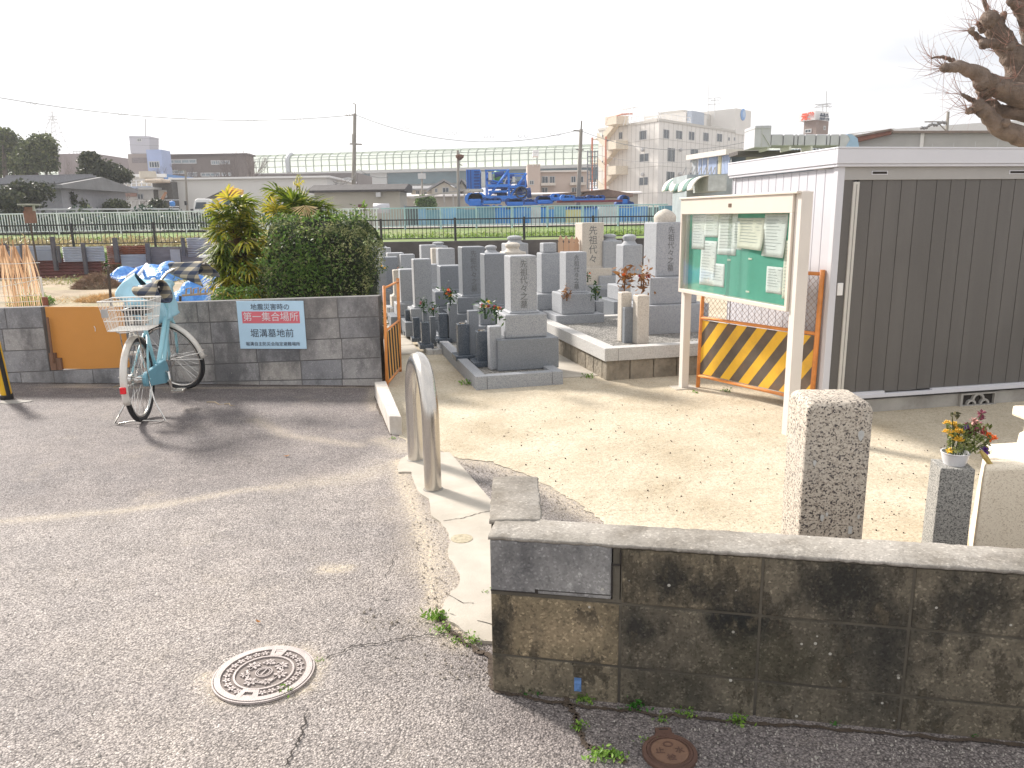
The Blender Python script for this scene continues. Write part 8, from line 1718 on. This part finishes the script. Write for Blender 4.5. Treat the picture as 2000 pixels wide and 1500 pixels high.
tr = MB(); tr.tube([basep, P(2110,330,tY), P(2085,250,tY), P(2040,180,tY)], [.42,.36,.34,.3], 16); tr.build('trunk', m_tb, th, smooth=True)
limbs = [([(2090,300),(2000,268),(1950,250),(1922,215),(1912,205)],[34,18,15,12,9],-.3),([(2060,230),(1990,220),(1950,215),(1935,200)],[26,14,11,8],.2),([(2050,180),(1985,185),(1940,165),(1900,140),(1872,130),(1845,132)],[34,22,17,13,10,7],-.5),([(2040,200),(1990,160),(1985,120),(1960,85),(1940,50),(1933,33)],[36,24,19,20,17,15],.1),
    ([(1945,85),(1925,85),(1908,72),(1897,60)],[9,7,5,4],-.2),([(1960,180),(1930,150),(1918,138),(1900,131)],[8,6,5,3],.1),([(1935,205),(1905,200),(1880,185)],[9,5,3],-.3),([(1922,215),(1905,212),(1892,217)],[10,8,5],-.2),([(2040,90),(2010,40),(1990,15),(1972,2)],[30,16,9,6],-.3),([(2030,120),(2005,80),(1996,60)],[14,8,5],.2),([(1940,60),(1955,45),(1960,28)],[8,7,6],.1),([(1915,212),(1925,185),(1915,160)],[12,12,13],-.3),([(1933,35),(1925,10),(1920,-10)],[5,4,3],0),([(2000,-60),(1990,5),(2010,30)],[26,16,16],.4),([(1872,130),(1860,118),(1842,110),(1820,114)],[5,4,3,1.5],-.3),([(1920,60),(1915,52),(1911,45)],[7,5,4],-.1)]
tips = []
for pts, rs, dy in limbs:
    q = limb(pts, rs, dy); q.build('limb', m_tb, th, smooth=True)
    for p in pts[1:]: tips.append((p, dy))
kn = [(1912,205,11),(1845,132,8),(1933,38,15),(1897,60,6),(1918,218,10),(1922,85,9),(1975,90,8),(1950,170,10),(1915,150,12),(1892,217,6),(1965,240,8)]
for x, y, r_ in kn: q = MB(); q.ball(TP_(x, y, -.25), r_*k, 10, 8, .18); q.build('burr', m_tb, th, smooth=True)
q = MB(); rt = random.Random(21); src = [(1845,132,40),(1872,130,22),(1820,114,14),(1897,60,26),(1933,35,34),(1912,205,30),(1892,217,26),(1918,150,26),(1950,170,16),(1975,90,20),(1911,45,12),(1960,28,16),(1985,150,18),(1940,100,14),(1990,15,20),(1880,185,16),(1996,60,16)]
for x, y, n in src:
    for _ in range(int(n*.75)):
        a = rt.gauss(R(160), R(62)) if x < 1930 else rt.gauss(R(110), R(70)); l = rt.uniform(18, 92)*(.8 if x > 1930 else 1); cv = rt.uniform(-.5, .8); pts = []
        for j in range(6):
            t = j/5; aa = a-cv*t; pts.append(TP_(x+l*t*math.cos(aa), y-l*t*math.sin(aa), -.25+rt.uniform(-.02,.02)+(rt.random()-.5)*t*.3))
        r_ = rt.uniform(.28, .6)*k; q.tube(pts, [r_, r_*.9, r_*.75, r_*.6, r_*.45, r_*.25], 3, False)
q.build('twigs', m_tw, th)
th, pl = slab('yard_store', 786, 1246, 382, 415, 78, 3, mat('store_wall', (.40,.36,.31), .85, .2, .15, .05, dirt=(.20,.25,.28), da=.7), 'long low patched store behind the blue machine yard', roofm=mat('pale_store_roof', (.60,.57,.55), .7, .05), roofy=376)
cc = np.stack([npr.uniform(-29, -7.5, 9000), npr.uniform(38.3, 40, 9000), npr.uniform(0, 1, 9000)**.8*.95+ZB], 1); cc[:,2] *= 1+.12*np.sin(cc[:,0]*1.7)+.1*np.sin(cc[:,0]*4.1)
vs, fs = leafquads(cc, .22, .5); tag(rawmesh('ground_cover', vs, fs, leafmat('far_cover', (.02,.05,.045), (.06,.10,.07), (.20,.22,.13), .6, .2), rv=npr.random(len(fs)), org=(0,0,0)), 'dark mixed undergrowth seen through the white picket railing', 'undergrowth', kind='stuff')
# small extra: ladder rack and yard clutter beyond the railings seen through pickets
m_clut = [mat('clutter_%d' % i, c, .7, .1) for i, c in enumerate(((.10,.25,.30),(.45,.44,.42),(.08,.09,.10),(.5,.5,.52),(.2,.3,.2)))]
names = ['leftmost','second','third','fourth','fifth','sixth','seventh','eighth']
for i, x in enumerate((20, 80, 130, 180, 250, 300, 340)):
    Y = 40+rnd.uniform(-1, 1); th = thing('yard_crate', P(x, 440, Y).xy.to_3d()+V((0,0,ZB)), names[i]+' clutter crate seen through the white railing counted from the left', 'crate', 'clutter behind the white railing'); q = MB(); wz = rnd.uniform(12, 28); hz = rnd.uniform(14, 24); pl = front(Y); q.pb(pl, x-wz, 440-hz, x+wz, 440, -.6, 0); q.build('box', m_clut[i % 5], th, bevel=.03); q = MB(); q.pb(pl, x-wz*.8, 440-hz-3, x+wz*.3, 440-hz, -.5, -.1); q.build('load', m_clut[(i+2) % 5], th)

# ---- hazy air
hz = bpy.data.materials.new('haze_air'); hz.use_nodes = True; hn = hz.node_tree; hn.nodes.clear(); ho = hn.nodes.new('ShaderNodeOutputMaterial'); hv = hn.nodes.new('ShaderNodeVolumePrincipled')
hv.inputs['Color'].default_value = (.93, .95, 1, 1); hv.inputs['Density'].default_value = .0008; hv.inputs['Anisotropy'].default_value = .3; hn.links.new(hv.outputs[0], ho.inputs['Volume'])
q = MB(); q.hexa([(-905,-65,-1.1),(905,-65,-1.1),(905,1805,-1.1),(-905,1805,-1.1)], [(-905,-65,60),(905,-65,60),(905,1805,60),(-905,1805,60)])
o = q.build('haze', hz, org=(0,0,0)); o['kind'] = 'stuff'; tag(o, 'thin bright haze lying over the far buildings', 'haze')
